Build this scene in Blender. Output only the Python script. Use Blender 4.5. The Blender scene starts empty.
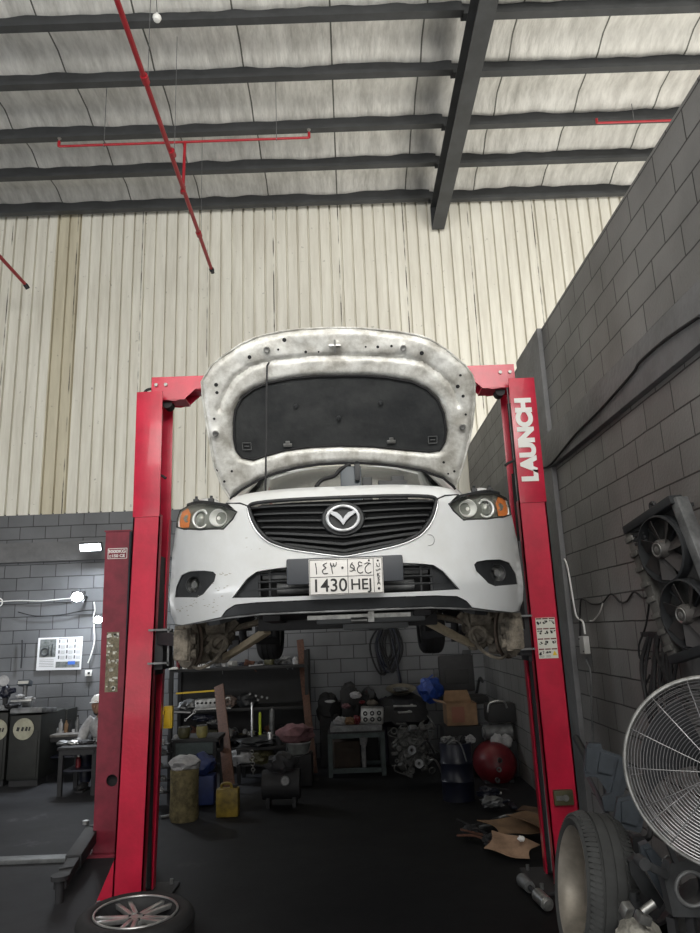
import bpy, bmesh, math, random
from mathutils import Vector, Matrix, Euler, noise
from mathutils.geometry import delaunay_2d_cdt
V = Vector
PI = math.pi
rnd = random.Random(7)
SC = bpy.context.scene
COL = SC.collection

# ---------------------------------------------------------------- camera
F = 700.0
TH, PH, YAW, CH = math.radians(13.2), math.radians(2.2), math.radians(0.25), 1.8
r0 = V((math.cos(YAW), -math.sin(YAW), 0)); fh = V((math.sin(YAW), math.cos(YAW), 0))
cf = fh*math.cos(TH) + V((0, 0, math.sin(TH))); u0 = -fh*math.sin(TH) + V((0, 0, math.cos(TH)))
cr = math.cos(PH)*r0 - math.sin(PH)*u0; cu = math.sin(PH)*r0 + math.cos(PH)*u0
CP = V((0, 0, CH))
cam = bpy.data.cameras.new('camera'); co = bpy.data.objects.new('camera', cam); COL.objects.link(co)
cam.sensor_fit = 'VERTICAL'; cam.sensor_height = 24; cam.lens = 24*F/933.0
cam.clip_start = 0.05; cam.clip_end = 200
m = Matrix((cr, cu, -cf)).transposed().to_4x4(); m.translation = CP
co.matrix_world = m
SC.camera = co

def at(x, y, X=None, Y=None, Z=None):
    d = cf*F + cr*(x-350) + cu*(466.5-y)
    i, v = (0, X) if X is not None else ((1, Y) if Y is not None else (2, Z))
    return CP + d*((v-CP[i])/d[i])
def fl(x, y): return at(x, y, Z=0)
def on_plane(x, y, p, n):
    d = cf*F + cr*(x-350) + cu*(466.5-y)
    return CP + d*((p-CP).dot(n)/d.dot(n))

# ---------------------------------------------------------------- materials
MATS = {}
def mat(name, col, rough=.6, metal=0., var=0., vs=6., bump=0., bs=30., col2=None, emit=None, trans=0., coat=0., stretch=(1, 1, 1)):
    if name in MATS: return MATS[name]
    m = bpy.data.materials.new(name); m.use_nodes = True
    nt = m.node_tree; b = nt.nodes['Principled BSDF']
    b.inputs['Base Color'].default_value = (*col, 1); b.inputs['Roughness'].default_value = rough
    b.inputs['Metallic'].default_value = metal
    if trans: b.inputs['Transmission Weight'].default_value = trans
    if coat: b.inputs['Coat Weight'].default_value = coat; b.inputs['Coat Roughness'].default_value = .08
    if emit: b.inputs['Emission Color'].default_value = (*emit[0], 1); b.inputs['Emission Strength'].default_value = emit[1]
    if var or bump:
        tc = nt.nodes.new('ShaderNodeTexCoord'); mp = nt.nodes.new('ShaderNodeMapping')
        mp.inputs['Scale'].default_value = stretch
        nt.links.new(tc.outputs['Object'], mp.inputs['Vector'])
    if var:
        n = nt.nodes.new('ShaderNodeTexNoise'); n.inputs['Scale'].default_value = vs; n.inputs['Detail'].default_value = 6
        n.inputs['Roughness'].default_value = .65
        nt.links.new(mp.outputs[0], n.inputs['Vector'])
        rp = nt.nodes.new('ShaderNodeValToRGB')
        c2 = col2 or tuple(c*(1-var) for c in col)
        rp.color_ramp.elements[0].color = (*c2, 1); rp.color_ramp.elements[1].color = (*col, 1)
        rp.color_ramp.elements[0].position = .36; rp.color_ramp.elements[1].position = .62
        nt.links.new(n.outputs['Fac'], rp.inputs['Fac']); nt.links.new(rp.outputs['Color'], b.inputs['Base Color'])
    if bump:
        n2 = nt.nodes.new('ShaderNodeTexNoise'); n2.inputs['Scale'].default_value = bs; n2.inputs['Detail'].default_value = 4
        nt.links.new(mp.outputs[0], n2.inputs['Vector'])
        bp = nt.nodes.new('ShaderNodeBump'); bp.inputs['Strength'].default_value = bump; bp.inputs['Distance'].default_value = .02
        nt.links.new(n2.outputs['Fac'], bp.inputs['Height']); nt.links.new(bp.outputs[0], b.inputs['Normal'])
    MATS[name] = m; return m

def block_mat(name, axes, col, col2, mortar):
    m = bpy.data.materials.new(name); m.use_nodes = True; nt = m.node_tree; b = nt.nodes['Principled BSDF']
    N = nt.nodes.new; L = nt.links.new
    tc = N('ShaderNodeTexCoord'); sp = N('ShaderNodeSeparateXYZ'); cb = N('ShaderNodeCombineXYZ')
    L(tc.outputs['Object'], sp.inputs[0]); L(sp.outputs[axes[0]], cb.inputs[0]); L(sp.outputs[axes[1]], cb.inputs[1])
    wn = N('ShaderNodeTexNoise'); wn.inputs['Scale'].default_value = 3.5; wn.inputs['Detail'].default_value = 3
    L(cb.outputs[0], wn.inputs['Vector'])
    mx = N('ShaderNodeMixRGB'); mx.blend_type = 'ADD'; mx.inputs[0].default_value = .014
    L(cb.outputs[0], mx.inputs[1]); L(wn.outputs['Color'], mx.inputs[2])
    bk = N('ShaderNodeTexBrick'); bk.inputs['Scale'].default_value = 1.0
    bk.inputs['Brick Width'].default_value = .4; bk.inputs['Row Height'].default_value = .2
    bk.inputs['Mortar Size'].default_value = .006; bk.inputs['Mortar Smooth'].default_value = .25
    bk.inputs['Color1'].default_value = (*col, 1); bk.inputs['Color2'].default_value = (*col2, 1); bk.inputs['Mortar'].default_value = (*mortar, 1)
    L(mx.outputs[0], bk.inputs['Vector'])
    n = N('ShaderNodeTexNoise'); n.inputs['Scale'].default_value = 1.3; n.inputs['Detail'].default_value = 8; L(cb.outputs[0], n.inputs['Vector'])
    mr = N('ShaderNodeMapRange'); mr.inputs[1].default_value = .3; mr.inputs[2].default_value = .7; mr.inputs[3].default_value = .72; mr.inputs[4].default_value = 1.15
    L(n.outputs['Fac'], mr.inputs[0])
    mu = N('ShaderNodeMixRGB'); mu.blend_type = 'MULTIPLY'; mu.inputs[0].default_value = 1; L(bk.outputs['Color'], mu.inputs[1]); L(mr.outputs[0], mu.inputs[2])
    L(mu.outputs[0], b.inputs['Base Color']); b.inputs['Roughness'].default_value = .55
    n2 = N('ShaderNodeTexNoise'); n2.inputs['Scale'].default_value = 45; n2.inputs['Detail'].default_value = 5; L(cb.outputs[0], n2.inputs['Vector'])
    ma = N('ShaderNodeMath'); ma.operation = 'MULTIPLY_ADD'; ma.inputs[1].default_value = -1.2; L(bk.outputs['Fac'], ma.inputs[0])
    m3 = N('ShaderNodeMath'); m3.operation = 'MULTIPLY'; m3.inputs[1].default_value = .45; L(n2.outputs['Fac'], m3.inputs[0]); L(m3.outputs[0], ma.inputs[2])
    bp = N('ShaderNodeBump'); bp.inputs['Strength'].default_value = .7; bp.inputs['Distance'].default_value = .012
    L(ma.outputs[0], bp.inputs['Height']); L(bp.outputs[0], b.inputs['Normal'])
    return m

def cladding_mat():
    m = bpy.data.materials.new('painted_cladding'); m.use_nodes = True; nt = m.node_tree; b = nt.nodes['Principled BSDF']
    N = nt.nodes.new; L = nt.links.new
    tc = N('ShaderNodeTexCoord'); mp = N('ShaderNodeMapping'); mp.inputs['Scale'].default_value = (3.2, 1, .28); L(tc.outputs['Object'], mp.inputs[0])
    n = N('ShaderNodeTexNoise'); n.inputs['Scale'].default_value = 2.2; n.inputs['Detail'].default_value = 8; n.inputs['Roughness'].default_value = .7; L(mp.outputs[0], n.inputs['Vector'])
    rp = N('ShaderNodeValToRGB'); e = rp.color_ramp.elements
    e[0].position = .22; e[0].color = (.56, .53, .45, 1); e[1].position = .62; e[1].color = (.78, .76, .68, 1)
    L(n.outputs['Fac'], rp.inputs['Fac'])
    sp = N('ShaderNodeSeparateXYZ'); L(tc.outputs['Object'], sp.inputs[0])
    # two older, browner sheets and dark joints between sheets
    def between(lo, hi):
        a = N('ShaderNodeMath'); a.operation = 'GREATER_THAN'; a.inputs[1].default_value = lo; L(sp.outputs[0], a.inputs[0])
        c = N('ShaderNodeMath'); c.operation = 'LESS_THAN'; c.inputs[1].default_value = hi; L(sp.outputs[0], c.inputs[0])
        d = N('ShaderNodeMath'); d.operation = 'MULTIPLY'; L(a.outputs[0], d.inputs[0]); L(c.outputs[0], d.inputs[1]); return d
    bt = between(-4.93, -4.5)
    mx = N('ShaderNodeMixRGB'); mx.blend_type = 'MULTIPLY'; mx.inputs[2].default_value = (.80, .76, .66, 1)
    L(bt.outputs[0], mx.inputs[0]); L(rp.outputs['Color'], mx.inputs[1])
    md = N('ShaderNodeMath'); md.operation = 'PINGPONG'; md.inputs[1].default_value = .57; L(sp.outputs[0], md.inputs[0])
    ls = N('ShaderNodeMath'); ls.operation = 'LESS_THAN'; ls.inputs[1].default_value = .009; L(md.outputs[0], ls.inputs[0])
    n3 = N('ShaderNodeTexNoise'); n3.inputs['Scale'].default_value = 2.5; n3.inputs['Detail'].default_value = 4; L(tc.outputs['Object'], n3.inputs['Vector'])
    g3 = N('ShaderNodeMapRange'); g3.inputs[1].default_value = .42; g3.inputs[2].default_value = .6; L(n3.outputs['Fac'], g3.inputs[0])
    mm = N('ShaderNodeMath'); mm.operation = 'MULTIPLY'; L(ls.outputs[0], mm.inputs[0]); L(g3.outputs[0], mm.inputs[1])
    m2 = N('ShaderNodeMixRGB'); m2.inputs[2].default_value = (.08, .07, .055, 1); L(mm.outputs[0], m2.inputs[0]); L(mx.outputs[0], m2.inputs[1])
    # scattered dirt specks
    vo = N('ShaderNodeTexNoise'); vo.inputs['Scale'].default_value = 11; vo.inputs['Detail'].default_value = 6; L(tc.outputs['Object'], vo.inputs['Vector'])
    g = N('ShaderNodeMapRange'); g.inputs[1].default_value = .68; g.inputs[2].default_value = .76; g.inputs[4].default_value = .6; L(vo.outputs['Fac'], g.inputs[0])
    m4 = N('ShaderNodeMixRGB'); m4.inputs[2].default_value = (.12, .11, .09, 1); L(g.outputs[0], m4.inputs[0]); L(m2.outputs[0], m4.inputs[1])
    L(m4.outputs[0], b.inputs['Base Color']); b.inputs['Roughness'].default_value = .42
    return m

def foil_mat():
    m = bpy.data.materials.new('foil_insulation'); m.use_nodes = True; nt = m.node_tree; b = nt.nodes['Principled BSDF']
    N = nt.nodes.new; L = nt.links.new
    tc = N('ShaderNodeTexCoord'); mp = N('ShaderNodeMapping'); mp.inputs['Scale'].default_value = (2.5, .6, 1); L(tc.outputs['Object'], mp.inputs[0])
    n = N('ShaderNodeTexNoise'); n.inputs['Scale'].default_value = 2.5; n.inputs['Detail'].default_value = 9; n.inputs['Roughness'].default_value = .7; L(mp.outputs[0], n.inputs['Vector'])
    rp = N('ShaderNodeValToRGB'); e = rp.color_ramp.elements
    e[0].position = .3; e[0].color = (.44, .43, .40, 1); e[1].position = .62; e[1].color = (.74, .73, .69, 1)
    L(n.outputs['Fac'], rp.inputs['Fac'])
    sp = N('ShaderNodeSeparateXYZ'); L(tc.outputs['Object'], sp.inputs[0])
    md = N('ShaderNodeMath'); md.operation = 'PINGPONG'; md.inputs[1].default_value = .6; L(sp.outputs[0], md.inputs[0])
    ls = N('ShaderNodeMath'); ls.operation = 'LESS_THAN'; ls.inputs[1].default_value = .011; L(md.outputs[0], ls.inputs[0])
    m2 = N('ShaderNodeMixRGB'); m2.inputs[2].default_value = (.10, .10, .085, 1); L(ls.outputs[0], m2.inputs[0]); L(rp.outputs['Color'], m2.inputs[1])
    L(m2.outputs[0], b.inputs['Base Color']); b.inputs['Roughness'].default_value = .5; b.inputs['Metallic'].default_value = .0
    mp2 = N('ShaderNodeMapping'); mp2.inputs['Scale'].default_value = (9, 2.2, 1); L(tc.outputs['Object'], mp2.inputs[0])
    n2 = N('ShaderNodeTexNoise'); n2.inputs['Scale'].default_value = 1.2; n2.inputs['Detail'].default_value = 6; L(mp2.outputs[0], n2.inputs['Vector'])
    bp = N('ShaderNodeBump'); bp.inputs['Strength'].default_value = .7; bp.inputs['Distance'].default_value = .05
    L(n2.outputs['Fac'], bp.inputs['Height']); L(bp.outputs[0], b.inputs['Normal'])
    return m

def floor_mat():
    m = bpy.data.materials.new('oily_concrete_floor'); m.use_nodes = True; nt = m.node_tree; b = nt.nodes['Principled BSDF']
    N = nt.nodes.new; L = nt.links.new
    tc = N('ShaderNodeTexCoord')
    n = N('ShaderNodeTexNoise'); n.inputs['Scale'].default_value = .9; n.inputs['Detail'].default_value = 9; n.inputs['Roughness'].default_value = .68; L(tc.outputs['Object'], n.inputs['Vector'])
    rp = N('ShaderNodeValToRGB'); e = rp.color_ramp.elements
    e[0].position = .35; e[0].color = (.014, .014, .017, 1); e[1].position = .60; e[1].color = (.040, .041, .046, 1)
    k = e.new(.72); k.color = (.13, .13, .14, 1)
    L(n.outputs['Fac'], rp.inputs['Fac'])
    # darker oval of floor under the lift
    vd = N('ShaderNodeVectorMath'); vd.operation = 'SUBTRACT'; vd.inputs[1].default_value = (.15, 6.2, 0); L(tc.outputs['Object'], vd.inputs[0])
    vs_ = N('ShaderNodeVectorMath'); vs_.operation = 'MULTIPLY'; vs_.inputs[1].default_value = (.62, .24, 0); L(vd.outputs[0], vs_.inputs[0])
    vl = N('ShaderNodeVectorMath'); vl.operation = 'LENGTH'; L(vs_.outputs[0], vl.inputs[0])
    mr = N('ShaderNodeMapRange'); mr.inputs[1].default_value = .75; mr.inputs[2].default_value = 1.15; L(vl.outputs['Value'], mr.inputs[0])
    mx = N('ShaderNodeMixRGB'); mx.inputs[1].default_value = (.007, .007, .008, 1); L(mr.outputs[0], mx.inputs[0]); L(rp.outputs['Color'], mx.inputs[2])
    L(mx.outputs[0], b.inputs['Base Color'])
    rr = N('ShaderNodeMapRange'); rr.inputs[3].default_value = .5; rr.inputs[4].default_value = .85; L(n.outputs['Fac'], rr.inputs[0]); L(rr.outputs[0], b.inputs['Roughness'])
    b.inputs['Specular IOR Level'].default_value = .15
    bp = N('ShaderNodeBump'); bp.inputs['Strength'].default_value = .3; bp.inputs['Distance'].default_value = .01
    L(n.outputs['Fac'], bp.inputs['Height']); L(bp.outputs[0], b.inputs['Normal'])
    return m

STEEL = mat('dark_primer_steel', (.055, .058, .062), .5, .2, .3, 3)
RED = mat('red_lift_paint', (.52, .012, .045), .33, 0, .25, 5, .05, 40, col2=(.40, .010, .035), coat=.25)
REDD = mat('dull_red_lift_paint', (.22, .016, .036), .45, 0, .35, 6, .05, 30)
PIPE = mat('red_pipe_paint', (.36, .012, .022), .4, 0, .2, 8)
BLK = mat('black_rubber', (.016, .016, .018), .75, 0, .3, 20)
BLKM = mat('black_metal', (.020, .020, .023), .65, .0, .4, 10)
BLKP = mat('black_plastic', (.022, .024, .027), .55, 0, .3, 14)
GREYP = mat('grey_blue_plastic', (.055, .066, .08), .5, 0, .3, 12)
WHITE = mat('white_car_paint', (.75, .77, .79), .3, 0, .10, 2.5, col2=(.67, .68, .68), coat=.6)
WHITEP = mat('white_plastic', (.75, .75, .73), .5)
SILV = mat('chrome', (.72, .73, .75), .22, .65)
SILVD = mat('dull_aluminium', (.42, .42, .41), .4, .8, .45, 14)
GREYM = mat('grey_metal', (.22, .225, .23), .5, .5, .5, 9)
DUST = mat('dusty_cast_metal', (.23, .20, .16), .8, .1, .65, 16, .6, 60)
BEIGE = mat('dusty_control_arm', (.50, .42, .30), .7, 0, .4, 9)
RUST = mat('rusty_steel', (.13, .055, .035), .8, .2, .6, 14)
WOOD = mat('dark_reddish_wood', (.12, .055, .035), .75, 0, .5, 9, .3, 30, stretch=(6, 6, 1))
CARD = mat('brown_cardboard', (.24, .145, .08), .85, 0, .3, 7)
CARDP = mat('pale_cardboard', (.36, .23, .15), .8, 0, .35, 9)
YEL = mat('yellow_plastic', (.75, .50, .02), .45, 0, .2, 6)
YELO = mat('oily_yellow_plastic', (.26, .18, .02), .5, 0, .6, 9)
BLUE = mat('blue_plastic', (.015, .03, .12), .5, 0, .4, 8)
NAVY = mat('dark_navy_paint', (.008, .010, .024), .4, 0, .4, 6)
CLOTHW = mat('dirty_white_cloth', (.42, .42, .43), .9, 0, .5, 6)
PINK = mat('pink_rag', (.20, .10, .11), .95, 0, .5, 9)
OLIVE = mat('olive_enamel', (.08, .075, .035), .5, 0, .5, 8)
GREENM = mat('green_grey_metal', (.06, .08, .08), .5, .3, .4, 9)
MACH = mat('dark_olive_machine_paint', (.014, .0155, .014), .6, .0, .45, 5)
CHARC = mat('charcoal_hammer_paint', (.013, .013, .0145), .65, .0, .4, 5)
REDT = mat('red_tank_paint', (.15, .008, .015), .42, 0, .4, 6)
PLY = mat('dusty_table_top', (.16, .15, .14), .8, 0, .5, 8)
HOODM = mat('dusty_white_hood_inside', (.80, .80, .77), .38, .1, .5, 7, .15, 30, col2=(.38, .365, .33))
PADM = mat('black_insulation_felt', (.016, .018, .020), .8, 0, .5, 5, .4, 12, col2=(.035, .037, .038))
LENS = mat('clear_plastic_lens', (1, 1, .98), .02, 0, trans=1.0); LENS.node_tree.nodes['Principled BSDF'].inputs['IOR'].default_value = 1.08
GLASSW = mat('windscreen_glass', (.55, .57, .55), .04, .55, coat=1.0)
AMBER = mat('amber_plastic', (.75, .22, .05), .3)
PRNT = mat('black_print', (.02, .02, .02), .6)
STICK = mat('pale_sticker', (.62, .62, .56), .6)
LAMP = mat('lamp_on', (1, 1, 1), .5, emit=((.92, .96, 1), 22))
SACK = mat('woven_white_sack', (.45, .43, .38), .9, 0, .5, 14, .5, 60)

# ---------------------------------------------------------------- mesh kit
def frame(axis):
    a = V(axis).normalized(); t = V((0, 0, 1)) if abs(a.z) < .9 else V((1, 0, 0))
    x = t.cross(a).normalized(); return x, a.cross(x), a
class MB:
    def __init__(s): s.bm = bmesh.new()
    def box(s, c, d, rot=(0, 0, 0), bev=0., M3=None):
        mt = Matrix.Translation(V(c)) @ (M3.to_4x4() if M3 else Euler([math.radians(a) for a in rot]).to_matrix().to_4x4()) @ Matrix.Diagonal((*d, 1))
        r = bmesh.ops.create_cube(s.bm, size=1, matrix=mt)
        if bev:
            es = list({e for v in r['verts'] for e in v.link_edges})
            bmesh.ops.bevel(s.bm, geom=es, offset=bev, segments=2, affect='EDGES', profile=.6)
        return s
    def bar(s, a, b, w, h, bev=0., up=(0, 0, 1)):
        a, b = V(a), V(b); y = (b-a); ln = y.length; y.normalize(); x = y.cross(V(up))
        if x.length < .01: x = V((1, 0, 0))
        x.normalize(); z = x.cross(y)
        return s.box((a+b)/2, (w, ln, h), bev=bev, M3=Matrix((x, y, z)).transposed())
    def cyl(s, a, b, r, r2=None, n=16, cap=True):
        a, b = V(a), V(b); r2 = r if r2 is None else r2; x, y, _ = frame(b-a)
        A = [s.bm.verts.new(a+(x*math.cos(t)+y*math.sin(t))*r) for t in [2*PI*i/n for i in range(n)]]
        B = [s.bm.verts.new(b+(x*math.cos(t)+y*math.sin(t))*r2) for t in [2*PI*i/n for i in range(n)]]
        for i in range(n): s.bm.faces.new((A[i], A[(i+1) % n], B[(i+1) % n], B[i]))
        if cap: s.bm.faces.new(A[::-1]); s.bm.faces.new(B)
        return s
    def tube(s, pts, r, n=8, closed=False):
        pts = [V(p) for p in pts]; N = len(pts); prev = None; rings = []
        rs = r if isinstance(r, (list, tuple)) else [r]*N
        for i, p in enumerate(pts):
            d = (pts[(i+1) % N]-pts[i-1]) if closed else (pts[min(i+1, N-1)]-pts[max(i-1, 0)])
            if d.length < 1e-9: d = V((0, 0, 1))
            d.normalize()
            if prev is None: x = frame(d)[0]
            else:
                x = prev - d*prev.dot(d)
                x = x.normalized() if x.length > 1e-6 else frame(d)[0]
            prev = x; y = d.cross(x)
            rings.append([s.bm.verts.new(p+(x*math.cos(2*PI*k/n)+y*math.sin(2*PI*k/n))*rs[i]) for k in range(n)])
        for i in range(N if closed else N-1):
            A, B = rings[i], rings[(i+1) % N]
            for k in range(n): s.bm.faces.new((A[k], A[(k+1) % n], B[(k+1) % n], B[k]))
        if not closed: s.bm.faces.new(rings[0][::-1]); s.bm.faces.new(rings[-1])
        return s
    def lathe(s, prof, c=(0, 0, 0), axis=(0, 0, 1), n=32, sx=1., sy=1., closed=False):
        c = V(c); x, y, z = frame(axis); rings = []
        for r, h in prof:
            if r < 1e-6: rings.append([s.bm.verts.new(c+z*h)])
            else: rings.append([s.bm.verts.new(c+z*h+x*(math.cos(2*PI*k/n)*r*sx)+y*(math.sin(2*PI*k/n)*r*sy)) for k in range(n)])
        prs = list(zip(rings, rings[1:])) + ([(rings[-1], rings[0])] if closed else [])
        for A, B in prs:
            for k in range(n):
                a0, a1, b0, b1 = A[k % len(A)], A[(k+1) % len(A)], B[k % len(B)], B[(k+1) % len(B)]
                if len(A) == 1 and len(B) == 1: continue
                s.bm.faces.new([v for v in ((a0, b1, b0) if len(A) == 1 else ((a0, a1, b0) if len(B) == 1 else (a0, a1, b1, b0)))])
        return s
    def torus(s, c, axis, R, r, n=32, k=8, sx=1., sy=1.):
        x, y, z = frame(axis)
        return s.tube([V(c)+x*(R*sx*math.cos(2*PI*i/n))+y*(R*sy*math.sin(2*PI*i/n)) for i in range(n)], r, k, True)
    def prism(s, pts, vec):
        vec = V(vec); A = [s.bm.verts.new(V(p)) for p in pts]; B = [s.bm.verts.new(V(p)+vec) for p in pts]; n = len(A)
        s.bm.faces.new(A[::-1]); s.bm.faces.new(B)
        for i in range(n): s.bm.faces.new((A[i], A[(i+1) % n], B[(i+1) % n], B[i]))
        return s
    def blob(s, c, d, amp=.15, fr=3., seed=0, sub=3, rot=(0, 0, 0)):
        r = bmesh.ops.create_icosphere(s.bm, subdivisions=sub, radius=1)
        R = Euler([math.radians(a) for a in rot]).to_matrix(); c = V(c)
        for v in r['verts']:
            p = v.co.copy(); q = p*(1+amp*noise.noise(p*fr+V((seed*7.3, seed, 0))) + amp*.5*noise.noise(p*fr*2.7+V((0, seed*3.1, 0))))
            v.co = R @ V((q.x*d[0], q.y*d[1], q.z*d[2])) + c
        return s
    def grid(s, fn, nu, nv, thick=None):
        g = [[s.bm.verts.new(V(fn(i/nu, j/nv))) for j in range(nv+1)] for i in range(nu+1)]
        for i in range(nu):
            for j in range(nv): s.bm.faces.new((g[i][j], g[i+1][j], g[i+1][j+1], g[i][j+1]))
        if thick is not None:
            t = V(thick); h = [[s.bm.verts.new(v.co+t) for v in row] for row in g]
            for i in range(nu):
                for j in range(nv): s.bm.faces.new((h[i][j], h[i][j+1], h[i+1][j+1], h[i+1][j]))
            for i in range(nu):
                s.bm.faces.new((g[i][0], h[i][0], h[i+1][0], g[i+1][0])); s.bm.faces.new((g[i][nv], g[i+1][nv], h[i+1][nv], h[i][nv]))
            for j in range(nv):
                s.bm.faces.new((g[0][j], g[0][j+1], h[0][j+1], h[0][j])); s.bm.faces.new((g[nu][j], h[nu][j], h[nu][j+1], g[nu][j+1]))
        return s
    def surf(s, outer, holes, fn, h=.03, lip=None, flip=False):
        def dens(P):
            o = []
            for a, b in zip(P, P[1:]+P[:1]):
                a, b = V(a), V(b); k = max(1, int((b-a).length/h))
                o += [a+(b-a)*(i/k) for i in range(k)]
            return o
        polys = [dens([tuple(p)[:2] for p in P]) for P in [outer]+list(holes)]
        def inside(p, P):
            c = False; j = len(P)-1
            for i in range(len(P)):
                if (P[i][1] > p[1]) != (P[j][1] > p[1]) and p[0] < (P[j][0]-P[i][0])*(p[1]-P[i][1])/(P[j][1]-P[i][1])+P[i][0]: c = not c
                j = i
            return c
        vs, es = [], []
        for P in polys:
            b0 = len(vs); vs += [V(p) for p in P]; es += [(b0+i, b0+(i+1) % len(P)) for i in range(len(P))]
        bp = list(vs)
        xs = [p.x for p in polys[0]]; ys = [p.y for p in polys[0]]
        cell = {}
        for p in bp: cell.setdefault((int(p.x/h), int(p.y/h)), []).append(p)
        j = 0; y = min(ys)+h/2
        while y < max(ys):
            x = min(xs)+h/2+(h/2 if j % 2 else 0)
            while x < max(xs):
                q = V((x, y)); ck = (int(x/h), int(y/h))
                near = any((q-p).length < .55*h for dx in (-1, 0, 1) for dy in (-1, 0, 1) for p in cell.get((ck[0]+dx, ck[1]+dy), ()))
                if not near and inside(q, polys[0]) and not any(inside(q, P) for P in polys[1:]): vs.append(q)
                x += h
            y += h*.87; j += 1
        ov, oe, of, *_ = delaunay_2d_cdt(vs, es, [], 0, 1e-6)
        nv = [s.bm.verts.new(V(fn(p.x, p.y))) for p in ov]
        fs = []
        for f in of:
            c = sum((ov[i] for i in f), V((0, 0)))/len(f)
            if inside(c, polys[0]) and not any(inside(c, P) for P in polys[1:]):
                try: fs.append(s.bm.faces.new([nv[i] for i in (f[::-1] if flip else f)]))
                except ValueError: pass
        if lip is not None:
            t = V(lip); be = [e for f in fs for e in f.edges if len(e.link_faces) == 1]; mp = {}
            for e in be:
                for v in e.verts:
                    if v not in mp: mp[v] = s.bm.verts.new(v.co+t)
            for e in set(be): s.bm.faces.new((e.verts[0], e.verts[1], mp[e.verts[1]], mp[e.verts[0]]))
        loose = [v for v in nv if not v.link_faces]
        for v in loose: s.bm.verts.remove(v)
        return s

def root_of(o):
    while o.parent: o = o.parent
    return o
def finish(mb, name, mt, shift, smooth=38):
    me = bpy.data.meshes.new(name)
    bmesh.ops.recalc_face_normals(mb.bm, faces=mb.bm.faces)
    mb.bm.to_mesh(me); mb.bm.free()
    if shift.length: me.transform(Matrix.Translation(-shift))
    if smooth:
        me.polygons.foreach_set('use_smooth', [True]*len(me.polygons)); me.set_sharp_from_angle(angle=math.radians(smooth))
    if mt: me.materials.append(mt)
    o = bpy.data.objects.new(name, me); COL.objects.link(o); return o
def part(name, mb, mt, parent, smooth=38, label=None):
    o = finish(mb, name, mt, root_of(parent).location.copy(), smooth); o.parent = parent
    if label: o['label'] = label
    return o
def thing(name, label, cat, loc=(0, 0, 0), group=None):
    o = bpy.data.objects.new(name, None); COL.objects.link(o); o.location = V(loc); o.empty_display_size = .1
    o['label'] = label; o['category'] = cat
    if group: o['group'] = group
    return o
def single(name, mb, mt, label, cat, group=None, kind=None, smooth=38):
    vs = [v.co for v in mb.bm.verts]
    lo = V([min(v[i] for v in vs) for i in range(3)]); hi = V([max(v[i] for v in vs) for i in range(3)])
    s = V(((lo.x+hi.x)/2, (lo.y+hi.y)/2, lo.z))
    o = finish(mb, name, mt, s, smooth); o.location = s; o['label'] = label; o['category'] = cat
    if group: o['group'] = group
    if kind: o['kind'] = kind
    return o
def struct(name, mb, mt, label=None, smooth=30):
    o = finish(mb, name, mt, V((0, 0, 0)), smooth); o['kind'] = 'structure'
    if label: o['label'] = label
    return o
def text(body, size, mt, name, parent, M4, ext=.0008, offset=0., sx=1.):
    c = bpy.data.curves.new(name, 'FONT'); c.body = body; c.size = size; c.extrude = ext; c.offset = offset; c.align_x = 'CENTER'; c.align_y = 'CENTER'
    t = bpy.data.objects.new(name+'_src', c); COL.objects.link(t)
    bpy.context.view_layer.update()
    dg = bpy.context.evaluated_depsgraph_get(); me = bpy.data.meshes.new_from_object(t.evaluated_get(dg))
    bpy.data.objects.remove(t); bpy.data.curves.remove(c)
    me.transform(Matrix.Translation(-root_of(parent).location) @ M4 @ Matrix.Diagonal((sx, 1, 1, 1)))
    me.materials.clear(); me.materials.append(mt)
    o = bpy.data.objects.new(name, me); COL.objects.link(o); o.parent = parent; return o
def basis(o, x, y):
    x = V(x).normalized(); y = V(y).normalized(); z = x.cross(y); m = Matrix((x, y, z)).transposed().to_4x4(); m.translation = V(o); return m
def copy_tree(o, parent=None):
    c = o.copy(); COL.objects.link(c); c.parent = parent
    for ch in list(o.children): copy_tree(ch, c)
    return c
def smooth_path(pts, k=6, closed=False):
    pts = [V(p) for p in pts]; n = len(pts); out = []
    for i in range(n if closed else n-1):
        g = lambda j: pts[j % n] if closed else pts[max(0, min(n-1, j))]
        p0, p1, p2, p3 = g(i-1), g(i), g(i+1), g(i+2)
        for j in range(k):
            t = j/k; out.append(.5*((2*p1)+(p2-p0)*t+(2*p0-5*p1+4*p2-p3)*t*t+(3*p1-p0-3*p2+p3)*t**3))
    if not closed: out.append(pts[-1])
    return out
# ================================================================ SETTING
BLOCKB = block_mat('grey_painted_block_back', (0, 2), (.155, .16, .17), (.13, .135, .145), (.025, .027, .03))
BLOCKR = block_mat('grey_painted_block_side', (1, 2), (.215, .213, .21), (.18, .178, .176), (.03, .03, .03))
BAND = mat('grey_painted_concrete', (.17, .172, .178), .6, 0, .3, 2.5, .3, 25)
CLAD = cladding_mat(); FOIL = foil_mat()
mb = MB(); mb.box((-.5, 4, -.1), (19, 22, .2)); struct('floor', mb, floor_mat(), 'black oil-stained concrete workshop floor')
YB = 11.0; ZC = 9.3
mb = MB(); mb.box((-.5, YB+.1, 1.9), (19, .2, 3.8)); struct('wall_back', mb, BLOCKB, 'grey painted concrete block wall along the back')
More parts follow.
